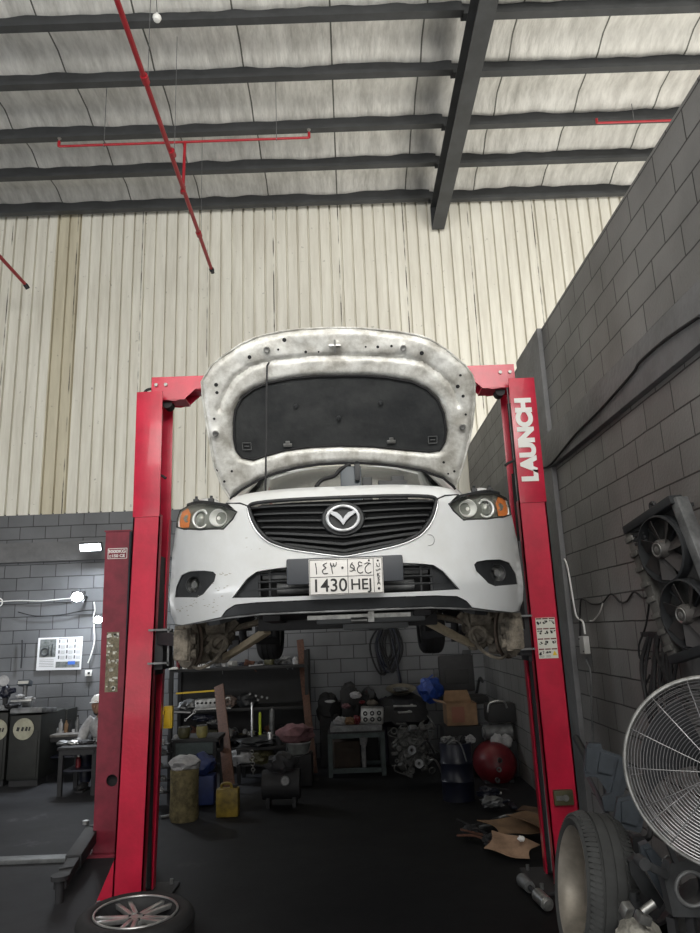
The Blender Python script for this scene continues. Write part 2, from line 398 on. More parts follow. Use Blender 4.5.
# ribbed sheets above the blocks
prof = []; pitch = .19; x = -10.0
while x < 9.0:
    prof += [(x, 0), (x+.150, 0), (x+.156, .055), (x+.176, .055), (x+.186, 0)]; x += pitch
mb = MB(); A = [mb.bm.verts.new((a, YB-.02+b, 3.78)) for a, b in prof]; B = [mb.bm.verts.new((a, YB-.02+b, ZC+.2)) for a, b in prof]
for i in range(len(A)-1): mb.bm.faces.new((A[i], A[i+1], B[i+1], B[i]))
struct('wall_back_upper', mb, CLAD, 'cream ribbed metal sheeting on the upper back wall', 10)
mb = MB(); mb.box((-4.0, YB-.03, 3.18), (12, .1, .30)); struct('trim_1', mb, BAND, 'concrete band across the back block wall')
mb = MB(); mb.box((-10.05, 4, 4.7), (.2, 22, 9.4)); struct('wall_left', mb, BLOCKR, 'far left wall')
# partition wall on the right
mb = MB(); mb.box((2.06, 4.45, 2.31), (.2, 13.1, 4.62)); struct('wall_right', mb, BLOCKR, 'grey painted block partition wall on the right')
mb = MB(); mb.box((1.945, 4.2, 3.39), (.07, 12.4, .33), bev=.006); struct('trim_2', mb, BAND, 'concrete band along the right wall')
mb = MB(); mb.box((1.95, 6.85, 2.31), (.07, .9, 4.63), bev=.004); struct('trim_3', mb, BAND, 'concrete pilaster on the right wall behind the lift')
# insulation blanket sagging between the roof purlins
PY = [3.2, 4.15, 5.1, 6.1, 7.08, 8.0, 9.02, 9.9, 10.85]
def roofz(x, y):
    d = min(abs(y-p) for p in PY)
    return ZC - .02 + .10*min(1, d/.28) + .035*noise.noise(V((x*1.2, y*1.5, 0))) - .05*max(0, 1-d/.22)*(.5+noise.noise(V((x*3.1, y*.3, 4))))
mb = MB(); mb.grid(lambda u, v: (-10+19*u, -7+18.1*v, roofz(-10+19*u, -7+18.1*v)), 230, 230); struct('ceiling', mb, FOIL, 'sagging foil insulation under the metal roof', 60)
for i, y in enumerate(PY):
    for sd in (-1, 1):
        x0, x1 = (-10, 1.62) if sd < 0 else (1.60, 9)
        yo = y + (.0 if sd < 0 else .05)
        mb = MB(); mb.box(((x0+x1)/2, yo, ZC-.12), (x1-x0, .022, .26)); mb.box(((x0+x1)/2, yo-.045, ZC-.245), (x1-x0, .11, .018)); mb.box(((x0+x1)/2, yo-.09, ZC-.225), (x1-x0, .015, .045))
        mb.box(((x0+x1)/2, yo+.045, ZC-.0), (x1-x0, .10, .018))
        o = struct('roof_purlin', mb, STEEL, 'dark steel roof purlin'); o['group'] = 'roof purlins'
# rafter
ra = at(438, 229, Y=10.9); rb_ = at(489, 0, Z=ra.z)
dr = (rb_-ra); dr.normalize(); e1 = ra; e2 = ra+dr*16
mb = MB(); w = .215
for zz, ww, hh in ((0, w, .02), (.42, w, .02)): mb.bar(e1+V((0, 0, zz)), e2+V((0, 0, zz)), ww, hh)
mb.bar(e1+V((0, 0, .21)), e2+V((0, 0, .21)), .02, .42); mb.box(e1+V((0, -.01, .21)), (w, .02, .44))
struct('roof_rafter', mb, STEEL, 'dark steel roof rafter running toward the back wall')
# eaves angle and screws line
mb = MB(); mb.box((-.5, YB-.09, ZC-.14), (19, .05, .07)); struct('trim_4', mb, STEEL, 'dark eaves angle along the top of the sheeting')

# ================================================================ LIGHT
w = bpy.data.worlds.new('world'); SC.world = w; w.use_nodes = True
w.node_tree.nodes['Background'].inputs[0].default_value = (.80, .88, 1, 1); w.node_tree.nodes['Background'].inputs[1].default_value = .07
def area(name, loc, tgt, sx, sy, p, col):
    l = bpy.data.lights.new(name, 'AREA'); l.shape = 'RECTANGLE'; l.size = sx; l.size_y = sy; l.energy = p; l.color = col
    o = bpy.data.objects.new(name, l); COL.objects.link(o); o.location = loc
    o.rotation_euler = (V(tgt)-V(loc)).to_track_quat('-Z', 'Y').to_euler(); return o
area('ceiling_fill_front', (1.0, -3.5, 6.2), (1.6, 8, 11.5), 10, 3.4, 750, (1, .98, .92))  # added fill hung in mid-air, tilted up to brighten the ceiling
area('ceiling_fill_right', (7.0, 6.0, .3), (6.4, 6.6, 9), 5, 9, 1150, (1, .96, .87))  # added fill behind the partition, facing up to lift ceiling and right cladding
area('ceiling_fill_left', (-8.0, 2.0, .2), (-6.5, 4, 9), 4.5, 7, 600, (.96, .98, 1))  # added upward fill on the floor out of view, for the ceiling's left
area('daylight_high_window', (3.0, -5.5, 7.0), (2.0, 11, 6.9), 9, 3.0, 560, (1, .98, .93))
area('daylight_doorway', (-1.5, -6.5, 3.0), (0, 5, 3.3), 5, 3.0, 45, (.90, .95, 1))
area('ceiling_fill_outside', (-1.0, -10.5, .1), (-1.0, -8.5, 4), 15, 7, 900, (1, .97, .90))  # added lamp in place of unseen ground outside, throwing light up to the roof
SC.view_settings.view_transform = 'Standard'; SC.view_settings.look = 'None'; SC.view_settings.gamma = 1
SC.view_settings.exposure = 0.0; SC.view_settings.use_curve_mapping = False

# ================================================================ FIRE PIPES
def pipe_set():
    z1 = 7.95
    a = at(211, 268, Y=10.2); z1 = a.z
    b = at(112, -14, Z=z1)
    t = thing('fire_pipe', 'long red fire sprinkler pipe running under the roof with a cross branch', 'pipe', a)
    mb = MB(); mb.cyl(a, b, .028, n=12); part('main_pipe', mb, PIPE, t)
    mb = MB(); mb.cyl(a+V((0, .03, 0)), a+V((0, .07, 0)), .04, n=12); mb.cyl(a+V((0, .05, .0)), a+V((.02, .05, -.06)), .03, n=10); part('elbow', mb, BLKM, t)
    for px, py in ((199, 234), (172, 153), (145, 79)):
        p = at(px, py, Z=z1); mb = MB(); d = (b-a).normalized(); mb.cyl(p-d*.05, p+d*.05, .042, n=12)
        part('coupling', mb, PIPE, t)
        mb = MB(); mb.cyl(p+V((.03, 0, 0)), V((p.x+.03, p.y, ZC-.05)), .004, n=6); part('hanger_rod', mb, GREYM, t)
    p = at(183, 190, Z=z1); q = at(185, 142, Y=p.y)
    mb = MB(); mb.cyl(p, q, .02, n=10); mb.cyl(p-V((0, 0, .05)), p+V((0, 0, .05)), .034, n=12); part('riser', mb, PIPE, t)
    l = at(59, 144, Y=p.y); r = at(309, 135, Y=p.y); zz = q.z
    l.z = r.z = zz; l.y = r.y = p.y
    mb = MB(); mb.cyl(l, r, .017, n=10)
    for e, s in ((l, 1), (r, 1)): mb.cyl(e, e+V((0, 0, .08)), .02, n=10)
    part('branch_pipe', mb, PIPE, t)
    for f in (.18, .87):
        e = l.lerp(r, f); mb = MB(); mb.cyl(e-V((0, 0, .02)), V((e.x, e.y, ZC-.05)), .005, n=6); mb.torus(e, (1, 0, 0), .022, .005, 14, 6); part('hanger_rod', mb, GREYM, t)
    for e in (l, r):
        mb = MB(); mb.cyl(e+V((0, 0, .08)), e+V((0, 0, .12)), .012, n=8); mb.cyl(e+V((0, 0, .12)), e+V((0, 0, .126)), .026, n=10); part('sprinkler_head', mb, SILVD, t)
    return zz
zbr = pipe_set()
a = at(25, 284, Y=10.2); b = at(-30, 224, Z=a.z)
t = thing('fire_pipe', 'short red pipe entering at the left edge against the cream sheeting', 'pipe', a)
mb = MB(); mb.cyl(a, b, .028, n=12); part('main_pipe', mb, PIPE, t)
mb = MB(); mb.cyl(a+V((0, .0, 0)), a+V((.03, .05, -.06)), .036, n=12); part('elbow', mb, BLKM, t)
l = at(597, 123, Y=8.9); r = l+V((2.2, 0, 0)); 
t = thing('fire_pipe', 'short red branch pipe under the roof just above the right partition wall', 'pipe', l)
mb = MB(); mb.cyl(l, r, .017, n=10); mb.cyl(l, l+V((0, 0, .07)), .02, n=10); part('branch_pipe', mb, PIPE, t)
e = l+V((.55, 0, 0)); mb = MB(); mb.cyl(e, V((e.x, e.y, ZC-.05)), .005, n=6); part('hanger_rod', mb, GREYM, t)
# hanging white lamp
p = at(157, 18, Y=6.5)
t = thing('hanging_lamp', 'small white lamp hanging on a thin wire near the red main pipe', 'lamp', p)
mb = MB(); mb.lathe([(0, -.045), (.035, -.035), (.05, 0), (.045, .02), (.02, .045), (.012, .07), (0, .072)], p, n=20); part('bulb', mb, WHITEP, t)
mb = MB(); mb.cyl(p+V((0, 0, .07)), V((p.x-.05, p.y, ZC)), .004, n=6); part('wire', mb, BLK, t)

# ================================================================ LIFTS
def post(sd, xo, xi, y0, y1, z1, t, red, xtop=None):
    """C-section column: xo outer x, xi inner edge; open side faces the car"""
    xt = xo if xtop is None else xtop
    sh = xt-xo
    def P(x, y, z): return V((x+sh*(z/z1), y, z))
    mb = MB(); th = .012
    def plate(xa, ya, xb, yb):
        lo = (min(xa, xb), min(ya, yb)); hi = (max(xa, xb), max(ya, yb))
        pts = [(lo[0], lo[1]), (hi[0], lo[1]), (hi[0], hi[1]), (lo[0], hi[1])]
        A = [mb.bm.verts.new(P(x, y, .02)) for x, y in pts]; B = [mb.bm.verts.new(P(x, y, z1)) for x, y in pts]
        mb.bm.faces.new(A[::-1]); mb.bm.faces.new(B)
        for i in range(4): mb.bm.faces.new((A[i], A[(i+1) % 4], B[(i+1) % 4], B[i]))
    plate(xo, y0, xi, y0+th); plate(xo, y1-th, xi, y1); plate(xo, y0, xo+sd*th, y1)
    plate(xi-sd*th, y0, xi, y0+.07); plate(xi-sd*th, y1-.07, xi, y1)
    part('post', mb, red, t, 20)
    return P
YL0, YL1 = 5.38, 5.72
T = thing('two_post_lift', 'bright red two-post car lift holding up the white car', 'car lift', (-.1, 5.5, 0))
for sd, xo, xi, xt in ((1, -1.735, -1.525, -1.675), (-1, 1.555, 1.34, 1.54)):
    P = post(sd, xo, xi, YL0, YL1, 2.74, T, RED, xt - (0 if sd > 0 else 0))
    # upper extension sleeve
    sh = (xt-xo)
    mb = MB(); xa = xt-sd*.003; xb = xt+sd*(.205 if sd > 0 else -.0) if sd > 0 else 1.335
    z0, z1 = 2.72, 3.745
    for (yy0, yy1) in ((YL0-.008, YL0+.006), (YL1-.006, YL1+.008)): mb.box(((xa+xb)/2, (yy0+yy1)/2, (z0+z1)/2), (abs(xb-xa), yy1-yy0, z1-z0), bev=.002)
    mb.box((xa+sd*.006, (YL0+YL1)/2, (z0+z1)/2), (.012, YL1-YL0, z1-z0)); part('post_extension', mb, RED, T, 20)
    # carriage, cylinder, cables
    xm = xi+sd*.02
    mb = MB(); mb.box((xm-sd*.05, 5.55, 1.98), (.13, .24, .9), bev=.008); mb.box((xm+sd*.035, 5.55, 1.72), (.09, .30, .30), bev=.01); part('carriage', mb, BLKM, T)
    mb = MB(); mb.cyl((xm-sd*.06, 5.60, .05), (xm-sd*.06, 5.60, 3.0), .038, n=16); mb.cyl((xm-sd*.06, 5.60, 3.0), (xm-sd*.06, 5.60, 3.6), .02, n=12); part('cylinder', mb, BLKM, T)
    mb = MB(); mb.tube([(xm-sd*.02, 5.46, z) for z in (.1, 1.2, 2.4, 3.72)], .006, 6); part('cable', mb, GREYM, T)
    mb = MB(); mb.box((xi-sd*.09, 5.55, .012), (.5, .52, .024), bev=.004)
    part('base_plate', mb, BLKM, T)
    for yy in (YL0+.03, YL1-.03):
        mb = MB(); xg = xo; mb.prism([(xg, yy-.006, .024), (xg-sd*.12, yy-.006, .024), (xg, yy-.006, .30)], (0, .012, 0)); part('gusset', mb, RED, T)
    for bx, by in ((-.2, -.2), (-.2, .2), (.2, -.2), (.2, .2)):
        mb = MB(); mb.cyl((xi-sd*.09+bx, 5.55+by, .024), (xi-sd*.09+bx, 5.55+by, .06), .014, n=6); part('anchor_bolt', mb, GREYM, T)
    # swing arms reaching under the sills
    for ty, px_ in ((4.75, .70), (6.55, .68)):
        a = V((xm+sd*.05, 5.55+(.1 if ty > 5.5 else -.1), 1.80)) if False else V((xm+sd*.05, 5.55+(.1 if ty > 5.5 else -.1), 1.80)); b = V((-.028-sd*px_, ty, 1.735))
        mb = MB(); mid = a.lerp(b, .55); mb.bar(a, mid, .10, .09, .006); mb.bar(a.lerp(b, .4), b, .075, .065, .005); ar = part('swing_arm', mb, BLKM, T)
        mb = MB(); mb.cyl(b+V((0, 0, -.03)), b+V((0, 0, .09)), .025, n=14); mb.cyl(b+V((0, 0, .09)), b+V((0, 0, .125)), .06, n=20); part('arm_pad', mb, BLK, ar)
    # lock release box and lever
    mb = MB(); mb.tube([(xi, 5.40, 3.07), (xi+sd*.06, 5.42, 3.05), (xi+sd*.085, 5.42, 3.03)], .011, 8); part('stop_lever', mb, BLKM, T)
    # carriage guard bracket seen beside the wheel hubs
    mb = MB(); xg = xi+sd*.10
    mb.bar((xi, 5.36, 1.86), (xg+sd*.07, 5.36, 1.86), .02, .014); mb.bar((xg+sd*.05, 5.36, 1.87), (xg+sd*.05, 5.36, 1.60), .014, .02); mb.bar((xi, 5.36, 1.62), (xg+sd*.06, 5.36, 1.62), .02, .014)
    part('arm_guard', mb, GREYM, T)
# overhead beam with end brackets
bl = at(155, 378, Y=5.55); br = at(511, 366, Y=5.55)
zt = (bl.z+br.z)/2-.025
mb = MB(); mb.box((-.1, 5.55, zt-.06), (2.62, .14, .12), bev=.004); part('overhead_beam', mb, RED, T)
for sd, xe in ((1, bl.x), (-1, br.x)):
    mb = MB()
    pts = [(xe, zt), (xe+sd*.46, zt), (xe+sd*.46, zt-.11), (xe+sd*.36, zt-.115), (xe+sd*.28, zt-.19), (xe+sd*.20, zt-.21), (xe+sd*.0, zt-.19)]
    mb.prism([(x, 5.455, z) for x, z in pts], (0, .012, 0)); mb.prism([(x, 5.633, z) for x, z in pts], (0, .012, 0))
    mb.box((xe+sd*.14, 5.55, zt-.195), (.28, .20, .012)); br_ = part('beam_bracket', mb, RED, T, 20)
    for dx, dz in ((.04, -.07), (.12, -.07)):
        mb = MB(); mb.cyl((xe+sd*dx, 5.44, zt+dz), (xe+sd*dx, 5.457, zt+dz), .015, n=6); part('bolt', mb, SILVD, br_)
    mb = MB(); mb.cyl((xe+sd*.12, 5.50, zt-.215), (xe+sd*.12, 5.60, zt-.215), .04, n=20); part('pulley', mb, BLKM, br_)
mb = MB(); mb.tube(smooth_path([(bl.x+.02, 5.50, zt-.08), (bl.x-.06, 5.5, zt-.10), (bl.x-.09, 5.5, zt-.2)]), .012, 8); part('hydraulic_hose', mb, BLK, T)
# brand lettering reading upward, stickers, power box
q0 = at(521, 402, Y=5.365); q1 = at(529, 477, Y=5.365); c = (q0+q1)/2
text('LAUNCH', .165, WHITEP, 'lettering', T, basis((1.437, 5.366, c.z), (0, 0, 1), (-1, 0, 0)), .001, .011, 1.02)
def sticker(x0, x1, z0, z1, y, t, rows):
    mb = MB(); mb.box(((x0+x1)/2, y, (z0+z1)/2), (x1-x0, .002, z1-z0)); s = part('warning_sticker', mb, STICK, t)
    n = len(rows); h = (z1-z0)/n
    mb = MB(); my = MB(); mr = MB()
    for i in range(n):
        zt_ = z1-h*i
        for k in range(3):
            cx = x0+(x1-x0)*(k+.5)/3; ww = (x1-x0)/3
            mr = MB(); mr.box((cx, y-.0014, zt_-h*.10), (ww*.86, .001, h*.12)); part('header_bar', mr, mat('dark_red_print', (.12, .01, .01), .6), s); mb = MB()
            if i == n-1 and k == 2: my.prism([(cx-ww*.36, y-.002, zt_-h*.72), (cx+ww*.36, y-.002, zt_-h*.72), (cx, y-.002, zt_-h*.25)], (0, .001, 0)); continue
            r_ = random.Random(i*5+k)
            for _ in range(6):
                mb.box((cx+r_.uniform(-.3, .3)*ww, y-.0014, zt_-h*r_.uniform(.32, .62)), (ww*r_.uniform(.08, .35), .001, h*r_.uniform(.05, .2)), rot=(0, r_.uniform(-40, 40), 0))
            if i == n-1:
                for q in range(3): mb.box((cx, y-.0014, zt_-h*(.72+.08*q)), (ww*.7, .001, h*.02))
            part('pictogram', mb, PRNT, s)
    part('warning_triangle', my, YEL, s)
s0 = at(535, 618, Y=5.378); s1 = at(557, 658, Y=5.378)
sticker(1.368, 1.512, s1.z, s0.z, 5.377, T, [0]*4)
p = at(563, 797, Y=5.37); mb = MB(); mb.box((p.x, 5.36, p.z), (.135, .035, .10), bev=.006); lb = part('lock_plate', mb, OLIVE, T)
mb = MB(); mb.cyl((p.x+.01, 5.33, p.z), (p.x+.01, 5.345, p.z), .022, n=14); mb.box((p.x-.03, 5.338, p.z), (.05, .01, .03)); part('latch', mb, SILVD, lb)
# yellow box hanging behind the left post
p = at(168.5, 717, Y=5.8); mb = MB(); mb.box(p, (.07, .05, .165), bev=.006); mb.box(p+V((-.0, -.03, 0)), (.05, .012, .12), bev=.003)
mb.bar(p+V((-.03, .01, .04)), (-1.50, 5.71, p.z+.04), .02, .02)
part('control_box', mb, YEL, T, label='bright yellow plastic box on the lift post')

# darker post of the neighbouring lift
b0 = fl(95, 856); b1 = fl(122, 855)
RX0, RX1, RY0, RY1, RZ = -2.31, -2.085, 6.60, 6.95, 2.80
T2 = thing('lift_post', 'dull dark red lift post standing behind the bright red one on the left', 'car lift', (-2.17, 6.6, 0))
mb = MB(); hx, hz = -2.165, .70
mb.surf([(RX0, .0), (RX1, .0), (RX1, RZ), (RX0, RZ)], [[(RX0+.145+.05*math.cos(2*PI*i/20), .60+.05*math.sin(2*PI*i/20)) for i in range(20)]], lambda u, v: (u, RY0, v), .08, lip=(0, .01, 0), flip=True)
mb.box(((RX0+RX1)/2, RY1-.006, RZ/2), (RX1-RX0, .012, RZ)); mb.box(((RX0+RX1)/2, (RY0+RY1)/2, RZ+.005), (RX1-RX0+.02, RY1-RY0+.02, .012))
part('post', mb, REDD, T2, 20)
mb = MB(); mb.box(((RX0+RX1)/2, RY0+.09, RZ/2), (RX1-RX0-.03, .01, RZ-.05)); part('hole_shade_sheet', mb, BLKM, T2)  # black sheet added behind the round hole to stand in for its shade
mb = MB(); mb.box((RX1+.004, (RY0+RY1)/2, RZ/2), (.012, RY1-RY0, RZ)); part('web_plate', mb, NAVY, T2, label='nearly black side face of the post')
mb = MB(); mb.prism([(RX1, RY0+.02, .024), (RX1+.09, RY0+.02, .024), (RX1, RY0+.02, .32)], (0, .012, 0)); part('gusset', mb, REDD, T2)
mb = MB(); mb.box((-2.20, 6.78, .012), (.42, .48, .024)); part('base_plate', mb, REDD, T2)
z0 = at(105, 559, Y=RY0).z; z1 = at(105, 549, Y=RY0).z; xx = (RX0+RX1)/2
mb = MB()
fx0, fx1 = RX0+.03, RX1-.018
for a_, b_ in (((fx0, z0), (fx1, z0)), ((fx0, z1), (fx1, z1)), ((fx0, z0), (fx0, z1)), ((fx1, z0), (fx1, z1))):
    mb.bar((a_[0], RY0-.002, a_[1]), (b_[0], RY0-.002, b_[1]), .005, .005)
lab = part('capacity_label', mb, WHITEP, T2, label='white outlined capacity marking')
hh = z1-z0
text('3000KG', hh*.42, WHITEP, 'lettering', lab, basis((xx, RY0-.002, z1-hh*.30), (1, 0, 0), (0, 0, 1)), .001, .0012, 1.25)
text('\u2264150 CE', hh*.40, WHITEP, 'lettering', lab, basis((xx, RY0-.002, z1-hh*.74), (1, 0, 0), (0, 0, 1)), .001, .0012, 1.1)
STK2 = mat('worn_sticker', (.24, .21, .14), .7, 0, .6, 30)
za = at(112, 632, Y=RY0).z; zb = at(112, 692, Y=RY0).z
mb = MB(); mb.box((xx-.005, RY0-.001, (za+zb)/2), (.115, .002, za-zb)); ws = part('worn_sticker', mb, STK2, T2, label='peeling pictogram sticker')
mb = MB(); r_ = random.Random(3)
for i in range(46):
    mb.box((xx-.005+r_.uniform(-.048, .048), RY0-.0025, zb+(za-zb)*(int(r_.uniform(0, 7))+.5+r_.uniform(-.22, .22))/7), (r_.uniform(.008, .03), .001, r_.uniform(.006, .025)))
part('pictogram_scraps', mb, STICK, ws)['kind'] = 'stuff'
# swing arm resting low over the floor
mb = MB(); A1 = at(94, 830, Z=.16); A2 = at(73, 862, Z=.13); A3 = at(60, 884, Z=.12)
A0 = V((RX0+.06, RY0+.1, .17))
mb.bar(A0, A1, .13, .10, .006); mb.bar(A1, A2, .12, .10, .006); sa = part('swing_arm', mb, BLKM, T2)
mb = MB(); mb.bar(A2.lerp(A1, .2), A3, .09, .07, .006); mb.box(A3.lerp(A2, .45)+V((0, 0, .04)), (.10, .03, .012), rot=(0, 0, 25)); part('arm_extension', mb, BLKM, sa)
mb = MB(); mb.cyl(A3+V((0, 0, -.12)), A3+V((0, 0, .04)), .03, n=14); mb.cyl(A3+V((0, 0, .03)), A3+V((0, 0, .06)), .065, n=20); part('arm_pad', mb, BLKM, sa)
for q in (A1+V((.02, .03, .055)), A1+V((-.07, -.02, .055))):
    mb = MB(); mb.cyl(q, q+V((0, 0, .03)), .028, n=12); part('bolt', mb, SILVD, sa)
# cable cover on the floor
a = fl(-25, 864); b = fl(74, 860)
mb = MB(); mb.bar(a+V((-1.5, 0, .0175)), V((b.x, a.y, .0175)), .13, .035, .008)
single('floor_cable_cover', mb, mat('worn_grey_cover', (.13, .135, .14), .5, .2, .4, 9), 'long grey metal cable cover lying across the floor at far left', 'cable cover')
# ================================================================ CAR
X0 = -.028; ZG = 1.68; HW = .935
CAR = thing('car', 'white sedan with its bonnet open, raised on the bright red lift', 'car', (X0, 5.7, ZG))
def D(x, z):
    t = min(1.02, abs(x-X0)/HW)
    y = 3.30 + .50*t**3.4 + .05*t*t
    if z > 2.42: y += (z-2.42)*1.1
    if z < 2.02: y += (2.02-z)*.35
    if z < 2.20: y -= .0
    return y
def sp(px, py, off=0.):
    Y = 3.4
    for _ in range(60):
        p = at(px, py, Y=Y); Y = .5*Y+.5*(D(p.x, p.z)+off)
    return p
def L(pts, off=0.): return [(p.x, p.z) for p in (sp(a, b, off) for a, b in pts)]
def mir(P): return [(2*X0-x, z) for x, z in P][::-1]
def full(half):  # half runs centre-top -> outside -> centre-bottom on the left
    h = [list(p) for p in half]; h[0][0] = X0; h[-1][0] = X0
    h = [tuple(p) for p in h]
    return h + mir(h[1:-1])
def FD(off=0.): return lambda u, v: (u, D(u, v)+off, v)
skin = full(L([(343, 486.2), (300, 487.8), (268.6, 490.5), (245, 494), (233, 497.5), (227, 503), (237.4, 512), (233.3, 519.5), (223.8, 529.6), (200.7, 530.4), (184.4, 529.8), (176, 527.5), (172.5, 552), (170.5, 580), (169.5, 600), (171, 614), (175, 624), (182, 625), (200, 621.5), (221, 617), (226, 610), (235, 604.5), (256, 602.2), (300, 600.3), (343, 598.4)]))
gril = full(L([(343, 497.2), (290, 499.6), (257, 502.6), (249.0, 506), (249.8, 511), (253.6, 521.6), (260.4, 532.0), (271.3, 541), (290.3, 547.4), (312, 550.8), (333.7, 553.6), (343, 554.6)]))
intk = full(L([(343, 563), (288, 567), (268.6, 569.3), (256.4, 571.5), (246.9, 578.6), (238.7, 589.4), (232, 598), (260, 597.6), (300, 596.2), (343, 594.6)]))
fogL = L([(175, 597.4), (176.3, 586.7), (181.7, 575), (189.9, 571.2), (204, 570.6), (213, 571.6), (216, 574.5), (214.3, 581.3), (203.4, 594.2), (197, 597.6)])
fogR = mir(fogL)
mb = MB(); mb.surf(skin, [gril, intk, fogL, fogR], FD(), .028, lip=(0, .035, 0), flip=True); BUMP = part('bumper', mb, WHITE, CAR, 60)
# crease lines / tow cover
p = sp(429, 540); mb = MB(); mb.torus((p.x, D(p.x, p.z)-.001, p.z), (0, 1, 0), .026, .0012, 28, 6); part('tow_cover', mb, GREYM, BUMP)
# scuffs of bare filler on the lower corner and beside the fog lamp
mb = MB(); r_ = random.Random(11)
for cx, cy, n, sx, sy in ((205, 604, 26, 22, 7), (222, 585, 12, 8, 8), (183, 610, 14, 8, 4), (228, 574, 10, 12, 2), (250, 545, 5, 10, 8)):
    for i in range(n):
        q = sp(cx+r_.gauss(0, sx*.5), cy+r_.gauss(0, sy*.5)); a = r_.uniform(.001, .006)
        mb.surf([(q.x+a*1.8*math.cos(t)*r_.uniform(.6, 1), q.z+a*.5*math.sin(t)*r_.uniform(.6, 1)) for t in [k*PI/4 for k in range(8)]], [], FD(-.0012), .02, flip=True)
part('scuff', mb, mat('scuffed_filler', (.42, .40, .36), .8), BUMP, 60, label='grey scuffs on the lower corner')['kind'] = 'stuff'

# grille
def seg_at(P, x, top):
    zs = []
    for a, b in zip(P, P[1:]+P[:1]):
        if (a[0]-x)*(b[0]-x) <= 0 and abs(a[0]-b[0]) > 1e-9: zs.append(a[1]+(b[1]-a[1])*(x-a[0])/(b[0]-a[0]))
    return (max(zs) if top else min(zs)) if zs else None
GR = thing  # placeholder name kept out of the scene
mb = MB(); mb.surf(gril, [], FD(.085), .05, flip=True); gback = part('grille', mb, BLKP, CAR, 60)
mb = MB(); ring = [V((x, D(x, z)+.004, z)) for x, z in gril]; mb.tube(smooth_path(ring, 3, True), .009, 8, True); part('grille_surround', mb, BLKP, gback, 60)
low = [p for p in gril if True]
iL = gril.index(max(gril[:12], key=lambda p: -p[0])); 
n2 = len(gril)
lowpts = [p for p in gril[3:12]] ; lowpts = lowpts + mir(lowpts[:-1])
mb = MB(); mb.tube(smooth_path([V((X0+(x-X0)*1.018, D(x, z)-.004, z-.010)) for x, z in lowpts], 3), .0036, 8); part('chrome_trim', mb, SILV, CAR, 60, label='thin chrome line under the grille')
xl = min(p[0] for p in gril); xr = 2*X0-xl
for k, (f, hgt) in enumerate(((.12, .020), (.26, .020), (.40, .022), (.54, .022), (.68, .026), (.81, .030), (.925, .026))):
    def ok(x):
        a, b = seg_at(gril, x, True), seg_at(gril, x, False)
        if a is None or b is None or a-b < .012: return None
        return b, a
    pts = []
    zr0, zr1 = (lambda q: (q[0], q[1]))(ok(X0))
    for i in range(49):
        x = xl+.004+(xr-xl-.008)*i/48; q = ok(x)
        if not q: continue
        # lower bars echo the V of the bottom edge, upper ones run nearly level
        zflat = zr1-(zr1-zr0)*f + abs(x-X0)*(.02+.16*f*f) 
        if q[0]+.006 < zflat < q[1]-.004: pts.append((x, zflat))
    if len(pts) < 3: continue
    mb = MB()
    A = [[mb.bm.verts.new((x, D(x, z)+dy, z+dz)) for dy, dz in ((.012, hgt*.15), (.012, -hgt*.25), (.05, -hgt*.5), (.055, hgt*.45))] for x, z in pts]
    for i in range(len(A)-1):
        for j in range(4): mb.bm.faces.new((A[i][j], A[i][(j+1) % 4], A[i+1][(j+1) % 4], A[i+1][j]))
    mb.bm.faces.new(A[0]); mb.bm.faces.new(A[-1][::-1])
    part('slat', mb, BLKP, gback, 30)
# emblem
pe = sp(343, 518.6); ye = D(X0, pe.z)-.012; ce = V((X0, ye, pe.z)); RX, RZ_ = .0835, .0655
mb = MB(); mb.lathe([(0, .0), (.098, .0), (.104, .008), (.104, .10)], ce+V((0, .012, 0)), (0, 1, 0), 40, 1, .80); EMB = part('emblem', mb, BLKP, CAR)
x_, y_, z_ = frame((0, 1, 0))
mb = MB()
def ering(sc): return [V((ce.x+RX*sc*math.cos(t), ce.y, ce.z+RZ_*sc*math.sin(t))) for t in [2*PI*i/48 for i in range(48)]]
o_, i_ = ering(1.0), ering(.78); m_ = ering(.89)
vo = [mb.bm.verts.new(p+V((0, .01, 0))) for p in o_]; vm = [mb.bm.verts.new(p+V((0, -.010, 0))) for p in m_]; vi = [mb.bm.verts.new(p+V((0, .01, 0))) for p in i_]
vo1 = [mb.bm.verts.new(p.lerp(q, .25)+V((0, -.008, 0))) for p, q in zip(o_, m_)]; vi1 = [mb.bm.verts.new(p.lerp(q, .25)+V((0, -.008, 0))) for p, q in zip(i_, m_)]
for A, B in ((vo, vo1), (vo1, vm), (vm, vi1), (vi1, vi)):
    for i in range(48): mb.bm.faces.new((A[i], A[(i+1) % 48], B[(i+1) % 48], B[i]))
# winged V: thin tips on the ring, thick shoulders, dipping to the centre
wing = [(-.88, .50), (-.58, .52), (-.32, .42), (-.12, .18), (0, -.08), (.12, .18), (.32, .42), (.58, .52), (.88, .50), (.60, .26), (.42, .10), (.20, -.14), (.05, -.42), (0, -.50), (-.05, -.42), (-.20, -.14), (-.42, .10), (-.60, .26)]
mb.surf([(x*RX, z*RZ_*1.0) for x, z in wing], [], lambda u, v: (ce.x+u, ce.y-.008, ce.z+v), .01, lip=(0, .016, 0), flip=True)
part('badge', mb, mat('satin_chrome', (.46, .47, .49), .32, .5), EMB, 40)

